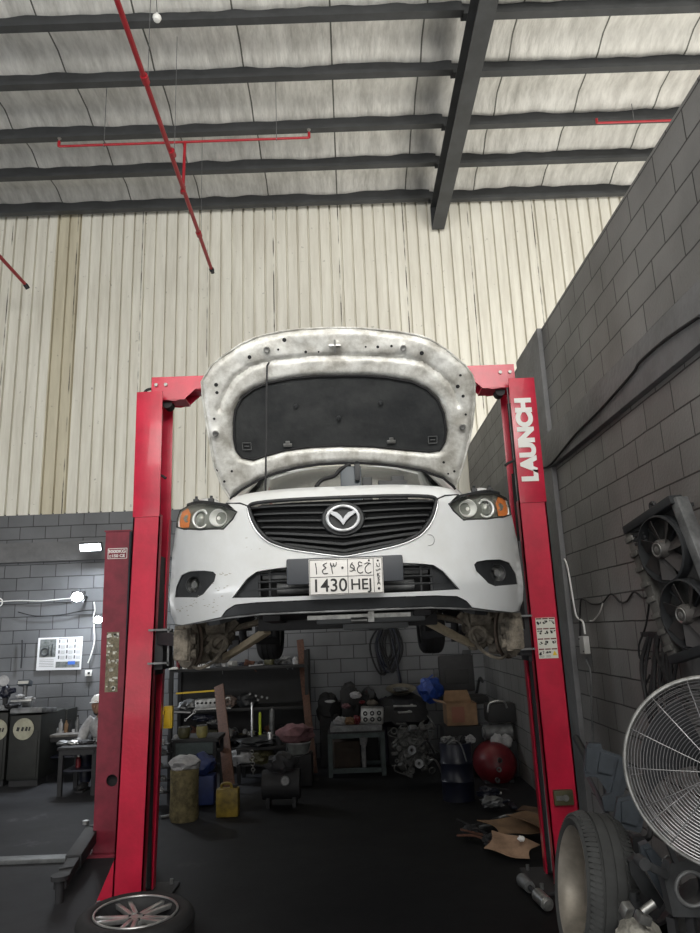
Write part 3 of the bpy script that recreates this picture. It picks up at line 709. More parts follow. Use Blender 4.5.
# lower intake: dark back, three bars, seen pipes
mb = MB(); mb.surf(intk, [], FD(.14), .06, flip=True); ib = part('lower_intake', mb, mat('black_recess_plastic', (.012, .012, .013), .7), CAR, 60)
def clipx(P, z):
    xs = []
    for a, b in zip(P, P[1:]+P[:1]):
        if (a[1]-z)*(b[1]-z) <= 0 and abs(a[1]-b[1]) > 1e-9: xs.append(a[0]+(b[0]-a[0])*(z-a[1])/(b[1]-a[1]))
    return (min(xs), max(xs)) if len(xs) > 1 else None
zb, zt2 = min(p[1] for p in intk), max(p[1] for p in intk)
for f in (.28, .52, .76):
    z = zb+(zt2-zb)*f; q = clipx(intk, z)
    mb = MB(); mb.tube([V((x, D(x, z)+.035, z)) for x in [q[0]+(q[1]-q[0])*i/30 for i in range(31)]], .0055, 6); part('intake_bar', mb, BLKP, ib)
for sx in (-1, 1):
    for ax in (.36, .41):
        x = X0+sx*ax; a, b = seg_at(intk, x, False), seg_at(intk, x, True)
        mb = MB(); mb.bar((x, D(x, a)+.035, a), (x, D(x, b)+.035, b), .008, .014); part('intake_bar', mb, BLKP, ib)
    # flat black side plate outside the bars
    mb = MB(); xs = [X0+sx*.41, X0+sx*.60]
    P_ = [p for p in (intk if True else [])]
    h = [(x, z) for x, z in intk if (x-X0)*sx > .40]
    a, b = seg_at(intk, X0+sx*.415, False), seg_at(intk, X0+sx*.415, True)
    h = ([(X0+sx*.415, b)] + h + [(X0+sx*.415, a)]) if sx < 0 else ([(X0+sx*.415, a)] + h + [(X0+sx*.415, b)])
    mb.surf(h, [], FD(.030), .03, lip=(0, .012, 0), flip=True); part('intake_blank', mb, GREYP if False else BLKP, ib, 60)
mb = MB(); z = zb+(zt2-zb)*.30; mb.cyl((X0-.33, D(X0-.33, z)+.10, z), (X0+.33, D(X0+.33, z)+.10, z-.005), .028, n=16); mb.box((X0, 3.42, z+.06), (.8, .05, .03), bev=.006); part('crash_beam', mb, GREYM, ib)

# plate bracket and plate
k0, k1 = sp(286.8, 559.5), sp(288.5, 586); kx = abs(k0.x-X0)+.0
mb = MB(); zt3 = sp(343, 557.3).z; zb3 = sp(343, 583.5).z
mb.box((X0, 3.288, (zt3+zb3)/2), (2*kx, .03, zt3-zb3), bev=.010); PB = part('plate_bracket', mb, mat('dark_grey_plastic', (.045, .05, .06), .5), CAR)
a0, a1 = sp(309, 561), sp(382, 557); b0_ = sp(311, 597)
pcx = (a0.x+a1.x)/2; pw = a1.x-a0.x; pzt = (a0.z+a1.z)/2; pzb = pzt-(a0.z-b0_.z)
py_ = 3.262
mb = MB(); mb.box((pcx, py_+.004, (pzt+pzb)/2), (pw, .006, pzt-pzb), bev=.0025); PL = part('licence_plate', mb, mat('plate_white', (.74, .72, .70), .4), PB)
ph = pzt-pzb; xl_ = pcx-pw/2; y1_ = py_-.0005
mb = MB(); g_ = .0016
def lin(xa, za_, xb, zb_): mb.bar((xa, y1_, za_), (xb, y1_, zb_), .0022, .002)
zmid = pzb+ph*.50; xv1 = xl_+pw*.525; xv2 = xl_+pw*.872; mg = .004
lin(xl_+mg, zmid, xv2, zmid); lin(xv1, pzb+mg, xv1, pzt-mg); lin(xv2, pzb+mg, xv2, pzt-mg)
for e in ((xl_+mg, pzb+mg, xl_+pw-mg, pzb+mg), (xl_+mg, pzt-mg, xl_+pw-mg, pzt-mg), (xl_+mg, pzb+mg, xl_+mg, pzt-mg), (xl_+pw-mg, pzb+mg, xl_+pw-mg, pzt-mg)): lin(*e)
part('ruled_line', mb, PRNT, PL)
def TX(s, xf, zf, size, sx=1., off=.0008):
    return text(s, size, PRNT, 'lettering', PL, basis((xl_+pw*xf, y1_-.0004, pzb+ph*zf), (1, 0, 0), (0, 0, 1)), .0006, off, sx)
TX('1430', .275, .245, ph*.50, 1.0); TX('HEJ', .70, .25, ph*.42, .98)
def GL(strokes, xf, zf, w_, h_, th=.0042):
    mb = MB()
    for st in strokes:
        P3 = [V((xl_+pw*xf+(a-.5)*w_, y1_-.0006, pzb+ph*zf+(b-.5)*h_)) for a, b in st]
        if len(P3) == 1: mb.cyl(P3[0], P3[0]+V((0, -.0012, 0)), th*1.1, n=12)
        else:
            P3 = smooth_path(P3, 5) if len(P3) > 2 else P3
            for a, b in zip(P3, P3[1:]): mb.bar(a, b, .0014, th)
            for a in P3: mb.cyl(a+V((0, .0005, 0)), a+V((0, -.0008, 0)), th/2, n=8)
    return part('lettering', mb, PRNT, PL, 0)
hN = ph*.30
GL([[(.35, 1), (.55, .5), (.6, 0)]], .10, .735, .016, hN)
GL([[(.85, 1), (.25, .80), (.70, .56), (.15, .30), (.35, .03), (.95, .04)]], .215, .735, .030, hN)
GL([[(.10, .98), (.12, .75), (.45, .70), (.50, .92), (.55, .70), (.85, .72), (.92, 1)], [(.10, .98), (.22, .5), (.35, 0)]], .335, .735, .032, hN)
GL([[(.5, .5)]], .455, .735, .02, hN, .0055)
GL([[(.0, .12), (.35, .10), (.80, .30), (.75, .62), (.30, .85), (.15, .55), (.55, .42), (.98, .12)], [(.30, .85), (.5, 1.0)]], .590, .735, .026, hN*.85)
GL([[(.85, .88), (.45, .98), (.25, .80), (.45, .62), (.85, .64)], [(.5, .63), (.10, .40), (.15, .08), (.55, -.06), (.95, .04)]], .69, .735, .028, hN)
GL([[(.05, .80), (.5, .90), (.95, .80)], [(.70, .82), (.15, .48), (.15, .10), (.55, -.06), (1, .04)], [(.72, 1.14)]], .795, .725, .030, hN)
for s, zf in (('K', .50), ('S', .39), ('A', .28)): TX(s, .935, zf, ph*.135)
for s, zf in (('\u0627\u0644', .78), ('\u0633', .67)): TX(s, .935, zf, ph*.11)
mb = MB(); mb.cyl((xl_+pw*.935, y1_-.001, pzb+ph*.13), (xl_+pw*.935, y1_+.001, pzb+ph*.13), .006, n=14)
mb.cyl((xl_+pw*.935, y1_-.001, pzb+ph*.90), (xl_+pw*.935, y1_+.001, pzb+ph*.90), .005, n=10); part('plate_emblem', mb, PRNT, PL)

# fog lamps
for P_, sx in ((fogL, -1), (fogR, 1)):
    pc = sp(192, 584); cx = pc.x if sx < 0 else 2*X0-pc.x; cz = pc.z; cy = D(cx, cz)
    hole = [(cx+.043*math.cos(2*PI*i/24), cz+.043*math.sin(2*PI*i/24)) for i in range(24)]
    mb = MB(); mb.surf(P_, [hole], lambda u, v: (u, D(u, v)+.012+.03*max(0, 1-math.hypot(u-cx, v-cz)/.10), v), .022, lip=(0, .04, 0), flip=True); fb = part('fog_lamp_bezel', mb, BLKP, CAR, 60)
    ax = V((sx*.30, -1, 0)).normalized()
    c = V((cx, cy+.055, cz))
    mb = MB(); mb.lathe([(0, -.045), (.03, -.03), (.041, .0), (.044, .01)], c, ax, 24); fl_ = part('fog_lamp', mb, GREYM, fb)
    mb = MB(); mb.lathe([(0, .020), (.022, .018), (.036, .010), (.042, .0)], c, ax, 24); part('lens', mb, LENS, fl_)
    mb = MB(); mb.lathe([(0, .0), (.016, .0), (.018, -.03)], c, ax, 16); part('bulb_shield', mb, GREYM, fl_)
    mb = MB(); mb.torus(c+ax*.002, ax, .044, .006, 28, 8); part('bezel_ring', mb, BLKP, fl_)
# black lower lip with thin lighter edge
lipP = full(L([(343, 599.0), (300, 601), (256, 602.8), (236, 605.0), (227, 610.5), (222, 617), (240, 615), (262, 612.5), (300, 611), (343, 609.5)]))
mb = MB(); mb.surf(lipP, [], FD(.006), .03, lip=(0, .12, .0), flip=True); part('front_lip', mb, BLKP, CAR, 60)
mb = MB(); e_ = L([(175, 625), (200, 622), (223, 617.8), (240, 616), (262, 613.6), (300, 612), (343, 610.5)])
e_ = e_ + [(2*X0-x, z) for x, z in e_[::-1][1:]]
mb.tube([V((x, D(x, z)+.012, z-.002)) for x, z in e_], .0055, 6); part('lip_edge', mb, GREYM, CAR, 60)

REFL = mat('headlight_reflector', (.88, .89, .88), .25, .1)
# headlights
hlL_px = [(177.6, 518.9), (180.4, 510.7), (189.9, 504.9), (203.4, 503.3), (222.4, 505.5), (237.0, 512), (232.8, 519), (223.5, 529.0), (200.7, 529.7), (184.4, 529.2), (176.8, 527)]
for sx in (-1, 1):
    P_ = L(hlL_px); P_ = P_ if sx < 0 else mir(P_)
    hc = V((sum(p[0] for p in P_)/len(P_), 0, sum(p[1] for p in P_)/len(P_)))
    H = None
    mb = MB(); mb.surf(P_, [], lambda u, v: (u, D(u, v)+.065, v), .03, flip=True)
    # housing walls
    for a, b in zip(P_, P_[1:]+P_[:1]):
        vs = [mb.bm.verts.new(q) for q in ((a[0], D(*a)+.008, a[1]), (b[0], D(*b)+.008, b[1]), (b[0], D(*b)+.078, b[1]), (a[0], D(*a)+.078, a[1]))]
        mb.bm.faces.new(vs)
    H = part('headlight', mb, mat('headlight_housing', (.24, .25, .23), .35, .2), CAR, 60)
    mb = MB(); mb.surf(P_, [], FD(-.002), .025, flip=True); part('lens', mb, LENS, H, 60)
    ring = [V((x, D(x, z)+.001, z)) for x, z in P_]; mb = MB(); mb.tube(ring, .0045, 6, True); part('seal', mb, BLKP, H)
    def hp(px, py, off):
        q = sp(px, py); x = q.x if sx < 0 else 2*X0-q.x; return V((x, D(x, q.z)+off, q.z))
    ax = V((sx*.12, -1, 0)).normalized()
    c = hp(200.5, 518, .07)
    mb = MB(); mb.lathe([(.036, .0), (.040, .03), (.047, .034), (.050, .028), (.050, 0)], c, ax, 32); part('projector_ring', mb, REFL, H)
    mb = MB(); mb.lathe([(.0, .036), (.02, .030), (.033, .014), (.036, -.02)], c, ax, 28); part('projector', mb, mat('projector_glass', (.30, .31, .29), .08, .2), H)
    c2 = hp(218, 516.5, .072)
    mb = MB(); mb.lathe([(0, -.012), (.015, -.010), (.032, .004), (.043, .028), (.046, .034), (.050, .03), (.05, 0)], c2, ax, 28, 1, .9); part('reflector', mb, REFL, H)
    mb = MB(); mb.cyl(c2-ax*.01, c2+ax*.02, .009, n=12); part('bulb', mb, WHITEP, H)
    mb = MB(); q = [hp(a, b, .045) for a, b in ((179.5, 524.5), (182, 512), (188, 508), (190.5, 514), (188.5, 526.5), (181, 527))]
    mb.prism(q, (0, .012, 0)); part('indicator', mb, AMBER, H)
    # clips and gap trim above the lamp
    mb = MB(); q = [hp(a, b, .05) for a, b in ((186, 503.5), (196, 500.5), (206, 500.8), (216, 502.5), (226, 504), (238, 507))]; mb.tube(smooth_path(q, 3), .010, 6); part('upper_seal', mb, BLKP, H)
    for a, b in ((194, 500), (209, 499.3)):
        q = hp(a, b, .06); mb = MB(); mb.box(q, (.03, .03, .03), bev=.004); mb.cyl(q, q+V((0, 0, .03)), .008, n=8); part('clip', mb, BLKP, H)
# dark seam between bumper top and bonnet slam panel
for sx in (-1, 1):
    a = [(226.5, 503.5), (232, 500.5), (240, 503.2), (249, 506.5)]
    q = [sp(*c) for c in a]; q = [V((p.x if sx < 0 else 2*X0-p.x, D(p.x, p.z)-.002, p.z)) for p in q]
    mb = MB(); mb.tube(q[2:], .004, 6); mb.tube([q[0], q[2]], .0035, 6); part('seam', mb, BLKP, BUMP)

# fenders and body sides
def sx_at(y, z):     # half width of the body shell
    h = z-ZG
    w = HW-.015
    if y < 4.3: w -= .020*((4.3-y)/.6)**2
    if y > 6.8: w -= .16*((y-6.8)/1.35)**2
    if h < .45: w -= .05*((.45-h)/.25)**2*.6
    if h > .75: w -= .10*((h-.75)/.3)**1.6
    return w
def arch(cy, cz, r, n=18): return [(cy+r*math.cos(t), cz+r*math.sin(t)) for t in [PI*1.10-(PI*1.20)*i/n for i in range(n+1)]]
FA, RA = 4.27, 7.10; WZ = ZG+.31
tp = sp(222, 505); yh = D(tp.x, tp.z)
for sx in (-1, 1):
    def side(u, v, off=0): return (X0+sx*(sx_at(u, v)+off), u, v)
    aF = arch(FA, WZ, .365); aR = arch(RA, WZ, .365)
    outl = [(3.86, ZG+.22), (3.90, ZG+.20)] + [p for p in aF if p[1] > ZG+.19] + [(4.66, ZG+.19), (6.72, ZG+.19)] + [p for p in aR if p[1] > ZG+.19] + [(7.5, ZG+.22), (8.08, ZG+.30), (8.16, ZG+.6), (8.12, ZG+1.0), (7.7, ZG+1.06), (6.9, ZG+1.03), (5.6, ZG+.98), (4.6, ZG+.93), (4.1, ZG+.86), (3.92, ZG+.80), (3.83, ZG+.72), (3.80, ZG+.5)]
    mb = MB(); mb.surf(outl, [], side, .07, lip=(-sx*.03, 0, 0)); part('side_panel', mb, WHITE, CAR, 60)
    # side windows
    mb = MB(); wp = [(4.75, ZG+.97), (6.9, ZG+1.045), (7.35, ZG+1.08), (6.9, ZG+1.25), (6.3, ZG+1.37), (5.6, ZG+1.38), (5.25, ZG+1.30)]
    mb.surf(wp, [], lambda u, v: (X0+sx*(.80-.42*(v-ZG-1.0)), u, v), .08, lip=(-sx*.01, 0, 0)); part('side_window', mb, GLASSW, CAR, 60)
    mb = MB(); mb.tube(smooth_path([V((X0+sx*.80, 4.62, ZG+.93)), V((X0+sx*.70, 5.05, ZG+1.19)), V((X0+sx*.63, 5.45, ZG+1.38)), V((X0+sx*.60, 6.2, ZG+1.43)), V((X0+sx*.62, 6.9, ZG+1.36)), V((X0+sx*.72, 7.6, ZG+1.10))], 6), .035, 8); part('roof_pillar', mb, WHITE, CAR)
    mb = MB(); mb.tube(arch(FA, WZ, .355) and [V((X0+sx*(sx_at(y, z)-.06), y, z)) for y, z in arch(FA, WZ, .36)], .05, 8)
    mb.tube([V((X0+sx*(sx_at(y, z)-.20), y, z)) for y, z in arch(FA, WZ, .36)], .09, 8); part('wheel_liner', mb, BLKP, CAR)
    # door mirror
    mb = MB(); mb.blob((X0+sx*.985, 4.98, ZG+1.03), (.10, .06, .065), .05, 2, 3, 2); mi = part('door_mirror', mb, WHITE, CAR)
# roof, windscreen, tail
mb = MB(); mb.grid(lambda u, v: (X0+(u-.5)*2*(.60+.03*math.sin(PI*v)), 5.40+1.5*v, ZG+1.38+.07*math.sin(PI*min(1, v*.9+.12))*(1-(2*u-1)**2*.4)-.02), 16, 14, (0, 0, -.02)); part('roof', mb, WHITE, CAR, 60)
def ws(u, v):
    s = 2*u-1; w = .74*(1-v)+.60*v
    return (X0+s*w, 4.56+.86*v+.16*s*s*(1-v)+.06*s*s*v, ZG+.90+.50*v-.02*s*s)
mb = MB(); mb.grid(ws, 20, 12, (0, .012, -.008)); part('windscreen', mb, GLASSW, CAR, 60)
mb = MB(); mb.grid(lambda u, v: (X0+(2*u-1)*(.60+.08*v), 6.88+.75*v, ZG+1.38-.30*v), 12, 8, (0, .01, -.01)); part('rear_window', mb, GLASSW, CAR, 60)
mb = MB(); mb.grid(lambda u, v: (X0+(2*u-1)*(.72), 7.6+.5*v, ZG+1.08-.02*v), 10, 4, (0, 0, -.02)); part('boot_lid', mb, WHITE, CAR, 60)
mb = MB(); mb.grid(lambda u, v: (X0+(2*u-1)*(.76), 8.14+.03*math.sin(PI*v)+.0*u-.12*(2*u-1)**4, ZG+.25+.83*v), 12, 8, (0, .02, 0)); part('rear_bumper', mb, WHITE, CAR, 60)
# cowl and wipers
mb = MB(); mb.grid(lambda u, v: (X0+(2*u-1)*.78, 4.42+.15*v+.14*(2*u-1)**2, ZG+.875+.03*v-.04*(2*u-1)**2), 14, 3, (0, 0, -.03)); part('cowl', mb, BLKP, CAR, 60)
# engine bay: slam panel, battery cover, boxes, struts
mb = MB(); mb.box((X0, 3.78, ZG+.745), (1.30, .14, .05), bev=.01); part('slam_panel', mb, BLKP, CAR)
mb = MB(); mb.box((X0, 4.10, ZG+.60), (1.45, .8, .10), bev=.02); part('engine_bay_floor', mb, BLKM, CAR)
mb = MB(); mb.box((X0+.0, 4.05, ZG+.72), (.62, .42, .12), bev=.03); part('engine_cover', mb, BLKP, CAR)
def bay(px0, px1, pyt, Y, mt, nm, dep=.14):
    a, b = at(px0, pyt, Y=Y), at(px1, pyt, Y=Y); zl = ZG+.66
    mb = MB(); mb.box(((a.x+b.x)/2, Y+dep/2, (a.z+zl)/2), (b.x-a.x, dep, a.z-zl), bev=.008); return part(nm, mb, mt, CAR)
bb = bay(340, 361, 466.5, 4.0, mat('blue_grey_box', (.03, .045, .06), .4), 'fuse_box')
mb = MB(); a, b = at(357, 464, Y=3.98), at(364, 478, Y=3.98); mb.bar(a, (a.x, a.y, a.z-.10), .03, .02, .004); mb.torus(a+V((0, 0, .0)), (0, 1, 0), .014, .005, 14, 6); part('connector', mb, BLKP, bb)
bay(362, 372, 477, 3.98, BLKP, 'sensor_housing', .08); bay(378, 386, 480, 3.95, BLKP, 'relay_box', .05); bay(391, 404, 475.5, 3.98, BLKP, 'cap_block', .05); bay(385, 407, 480.5, 3.95, BLKP, 'wiring_box', .06)
mb = MB(); mb.tube(smooth_path([at(316, 487, Y=3.95), at(322, 480, Y=3.97), at(334, 476, Y=3.99), at(341, 469, Y=4.0), at(350, 464.6, Y=4.02)], 6), .012, 8); part('hose', mb, BLK, CAR)
# white inner wing tops
for sx in (-1, 1):
    mb = MB(); mb.tube(smooth_path([V((X0+sx*.70, 3.88, ZG+.76)), V((X0+sx*.74, 4.1, ZG+.84)), V((X0+sx*.76, 4.45, ZG+.90))], 5), .03, 8); part('inner_wing', mb, HOODM, CAR)
    mb = MB(); mb.tube(smooth_path([V((X0+sx*.64, 4.0, ZG+.80)), V((X0+sx*.64, 4.3, ZG+.90)), V((X0+sx*.66, 4.47, ZG+.95)), V((X0+sx*.60, 4.42, ZG+1.0))], 5), .013, 8); part('hinge', mb, BLKM, CAR)

# open bonnet
ang = math.radians(62); hp0 = V((X0, 4.45, 2.63)); hd = V((0, -math.cos(ang), math.sin(ang))); hn = V((0, -math.sin(ang), -math.cos(ang)))
def HP(px, py):
    p = on_plane(px, py, hp0, hn); return (p.x-X0, (p-hp0).dot(hd))
S3 = 2.3333
def C3(l): return [HP(190+a/S3, 310+b/S3) for a, b in l]
outH = C3([(95, 438), (75, 405), (60, 365), (48, 300), (38, 240), (32, 195), (30, 165), (50, 130), (80, 105), (118, 80), (150, 65), (180, 57), (215, 50), (250, 46), (300, 43), (345, 42), (400, 43), (440, 46), (485, 51), (530, 58), (560, 68), (600, 93), (640, 128), (656, 150), (662, 170), (661, 220), (655, 270), (648, 310), (635, 360), (618, 415), (612, 408), (590, 390), (540, 374), (490, 366), (440, 361), (395, 359), (350, 359), (300, 362), (250, 369), (200, 381), (160, 396), (120, 418)])
padP = C3([(101, 300), (100, 262), (104, 232), (118, 205), (145, 185), (180, 171), (240, 160), (300, 156), (350, 155), (410, 155), (460, 158), (520, 168), (555, 184), (580, 208), (594, 240), (600, 280), (596, 308), (585, 326), (560, 330), (500, 326), (430, 320), (350, 318), (280, 321), (220, 328), (175, 340), (145, 349), (118, 342), (105, 325)])
grv = C3([(70, 230), (85, 190), (105, 158), (140, 132), (200, 117), (280, 110), (345, 108), (420, 108), (500, 112), (545, 122), (580, 145), (610, 175), (625, 220)])
def pd(p, P, closed=True):
    best = 9
    for a, b in zip(P, (P[1:]+P[:1]) if closed else P[1:]):
        ax, ay = a; dx, dy = b[0]-ax, b[1]-ay; t = max(0, min(1, ((p[0]-ax)*dx+(p[1]-ay)*dy)/(dx*dx+dy*dy+1e-12)))
        best = min(best, math.hypot(p[0]-ax-dx*t, p[1]-ay-dy*t))
    return best
def ss(x): x = max(0, min(1, x)); return x*x*(3-2*x)
hoodL = max(p[1] for p in outH)
def crown(u, v): return -.035*(1-(u/.8)**2)*ss(v/.4) + .03*(abs(u)/.8)**3
def relief(u, v):
    a, b, g = pd((u, v), outH), pd((u, v), padP), pd((u, v), grv, False)
    r = .028*ss(a/.035)*ss(b/.03) - .026*math.exp(-(g/.013)**2)*ss(b/.03)
    if v > hoodL*.80: r += .012*noise.noise(V((u*9, v*9, 2)))
    for hx_, hy_ in BUMPS: r += .016*math.exp(-((u-hx_)**2+(v-hy_)**2)/.0009)
    return r
BUMPS = C3([(180, 92), (497, 88), (64, 283), (632, 268), (345, 82)])
def HM(off): return lambda u, v: tuple(hp0 + V((u, 0, 0)) + hd*v + hn*(crown(u, v)+off(u, v)))
mb = MB(); mb.surf(outH, [], HM(lambda u, v: -.022), .05); HOOD = part('bonnet', mb, WHITE, CAR, 60)
mb = MB(); mb.surf(outH, [padP], HM(relief), .016, lip=tuple(hn*-.02), flip=True); IN = part('inner_frame', mb, HOODM, HOOD, 60)
mb = MB(); mb.surf(padP, [], HM(lambda u, v: .004+.010*noise.noise(V((u*5, v*5, 9)))*ss(pd((u, v), padP)/.05)), .03, flip=True); PAD = part('insulation_pad', mb, PADM, HOOD, 60)
mb = MB(); mb.tube([V(HM(lambda u, v: .012)(X_*.985, Y_)) for X_, Y_ in padP], .007, 6, True); part('pad_edge', mb, BLK, HOOD, 60)
rim = [V(HM(lambda u, v: .004)(u, v)) for u, v in outH]
mb = MB(); mb.tube(rim[29:] + rim[:1], .009, 6); part('weatherstrip', mb, BLK, HOOD)
mb = MB(); mb.tube(rim[:30], .006, 6); part('flange', mb, HOODM, HOOD)
for a, b, rr in ((140, 109, .012), (220, 70, .013), (540, 100, .013), (270, 98, .009), (300, 98, .006), (438, 86, .009), (410, 86, .006), (66, 190, .010), (64, 172, .012), (622, 176, .012), (634, 198, .010), (628, 150, .008), (66, 370, .009), (100, 372, .008), (83, 395, .008), (590, 352, .008), (614, 372, .008), (600, 378, .006), (60, 250, .008), (640, 240, .007), (470, 84, .008), (206, 92, .007), (634, 265, .007)):
    u, v = HP(190+a/S3, 310+b/S3); c = V(HM(lambda x, y: relief(x, y)+.001)(u, v)); mb = MB(); mb.cyl(c-hn*.004, c+hn*.0015, rr, n=14); part('bolt_hole', mb, BLK, IN)
for a, b in ((180, 92), (497, 88), (64, 283), (632, 268)):
    u, v = HP(190+a/S3, 310+b/S3); c = V(HM(lambda x, y: relief(x, y)+.001)(u, v)); mb = MB(); mb.lathe([(.020, 0), (.016, .008), (.008, .008), (.0, .004)], c, hn, 18); part('rubber_stop', mb, SILVD, IN)
u, v = HP(190+338/S3, 310+82/S3); c = V(HM(lambda x, y: relief(x, y)+.004)(u, v)); mb = MB(); mb.bar(c-hd*.045, c+hd*.035, .010, .012); mb.bar(c-V((.035, 0, 0)), c+V((.035, 0, 0)), .010, .012); part('striker', mb, SILVD, IN)
for a, b in ((247, 226), (445, 218), (347, 254)):
    u, v = HP(190+a/S3, 310+b/S3); c = V(HM(lambda x, y: .016)(u, v)); mb = MB(); mb.lathe([(.016, -.008), (.014, .004), (.006, .006), (0, .003)], c, hn, 16); part('pad_clip', mb, BLKP, PAD)
for a, b, w_, h_ in ((228, 316, .055, .022), (470, 308, .055, .022)):
    u, v = HP(190+a/S3, 310+b/S3); c = V(HM(lambda x, y: .018)(u, v)); mb = MB(); M3 = Matrix((V((1, 0, 0)), hd, V((1, 0, 0)).cross(hd))).transposed()
    mb.box(c, (w_, h_, .012), bev=.004, M3=M3); mb.box(c+hd*.016, (w_*.5, h_, .012), bev=.004, M3=M3); part('washer_nozzle', mb, SILVD, PAD)
for a, b in ((133, 317), (566, 302)):
    u, v = HP(190+a/S3, 310+b/S3); c = V(HM(lambda x, y: .014)(u, v)); M3 = Matrix((V((1, 0, 0)), hd, V((1, 0, 0)).cross(hd))).transposed()
    mb = MB()
    for dx, dy, ww, hh_ in ((0, .022, .056, .005), (0, -.022, .056, .005), (-.027, 0, .005, .044), (.027, 0, .005, .044), (0, 0, .03, .006)): mb.box(c+V((dx, 0, 0))+hd*dy, (ww, hh_, .006), M3=M3)
    part('pad_latch', mb, GREYM, PAD)
# prop rod
pa, pb_ = on_plane(267, 366, hp0+hn*.03, hn), at(265.5, 493, Y=3.85)
mb = MB(); mb.tube([pb_, pb_.lerp(pa, .5), pa, pa+V((.01, .02, .03))], .0055, 8); part('prop_rod', mb, BLKM, CAR)

# underside
mb = MB(); mb.grid(lambda u, v: (X0+(2*u-1)*(.46+.16*max(0, min(1, (v-.22)*9))), 3.50+4.4*v, ZG+.215-.03*math.sin(PI*min(1, v*3))+(.25*max(0, v-.85)/.15)), 12, 30, (0, 0, .03)); part('undertray', mb, BLKM, CAR, 60)
mb = MB()
for sx in (-1, 1): mb.bar((X0+sx*.38, 3.6, ZG+.22), (X0+sx*.40, 4.9, ZG+.20), .09, .08, .01)
mb.bar((X0-.5, 4.05, ZG+.17), (X0+.5, 4.05, ZG+.17), .12, .07, .01); mb.bar((X0-.5, 4.55, ZG+.18), (X0+.5, 4.55, ZG+.18), .16, .07, .01)
part('subframe', mb, BLKM, CAR)
mb = MB(); mb.box((X0+.12, 3.72, ZG+.18), (.55, .20, .05), bev=.01); mb.box((X0+.15, 3.9, ZG+.15), (.35, .12, .05), bev=.01); part('splash_shield', mb, mat('grey_shield', (.08, .085, .09), .5), CAR)
mb = MB(); mb.bar((X0+.12, 3.60, ZG+.16), (X0+.12, 3.60, ZG+.21), .03, .05); mb.cyl((X0+.02, 3.58, ZG+.17), (X0+.1, 3.58, ZG+.17), .014, n=10); mb.bar((X0-.2, 3.6, ZG+.19), (X0+.32, 3.6, ZG+.19), .015, .02); part('bracket', mb, SILVD, CAR)
mb = MB(); mb.cyl((X0+.25, 5.0, ZG+.16), (X0+.2, 7.3, ZG+.16), .04, n=14); mb.cyl((X0+.4, 7.3, ZG+.25), (X0+.4, 7.9, ZG+.25), .10, n=20); part('exhaust', mb, GREYM, CAR)
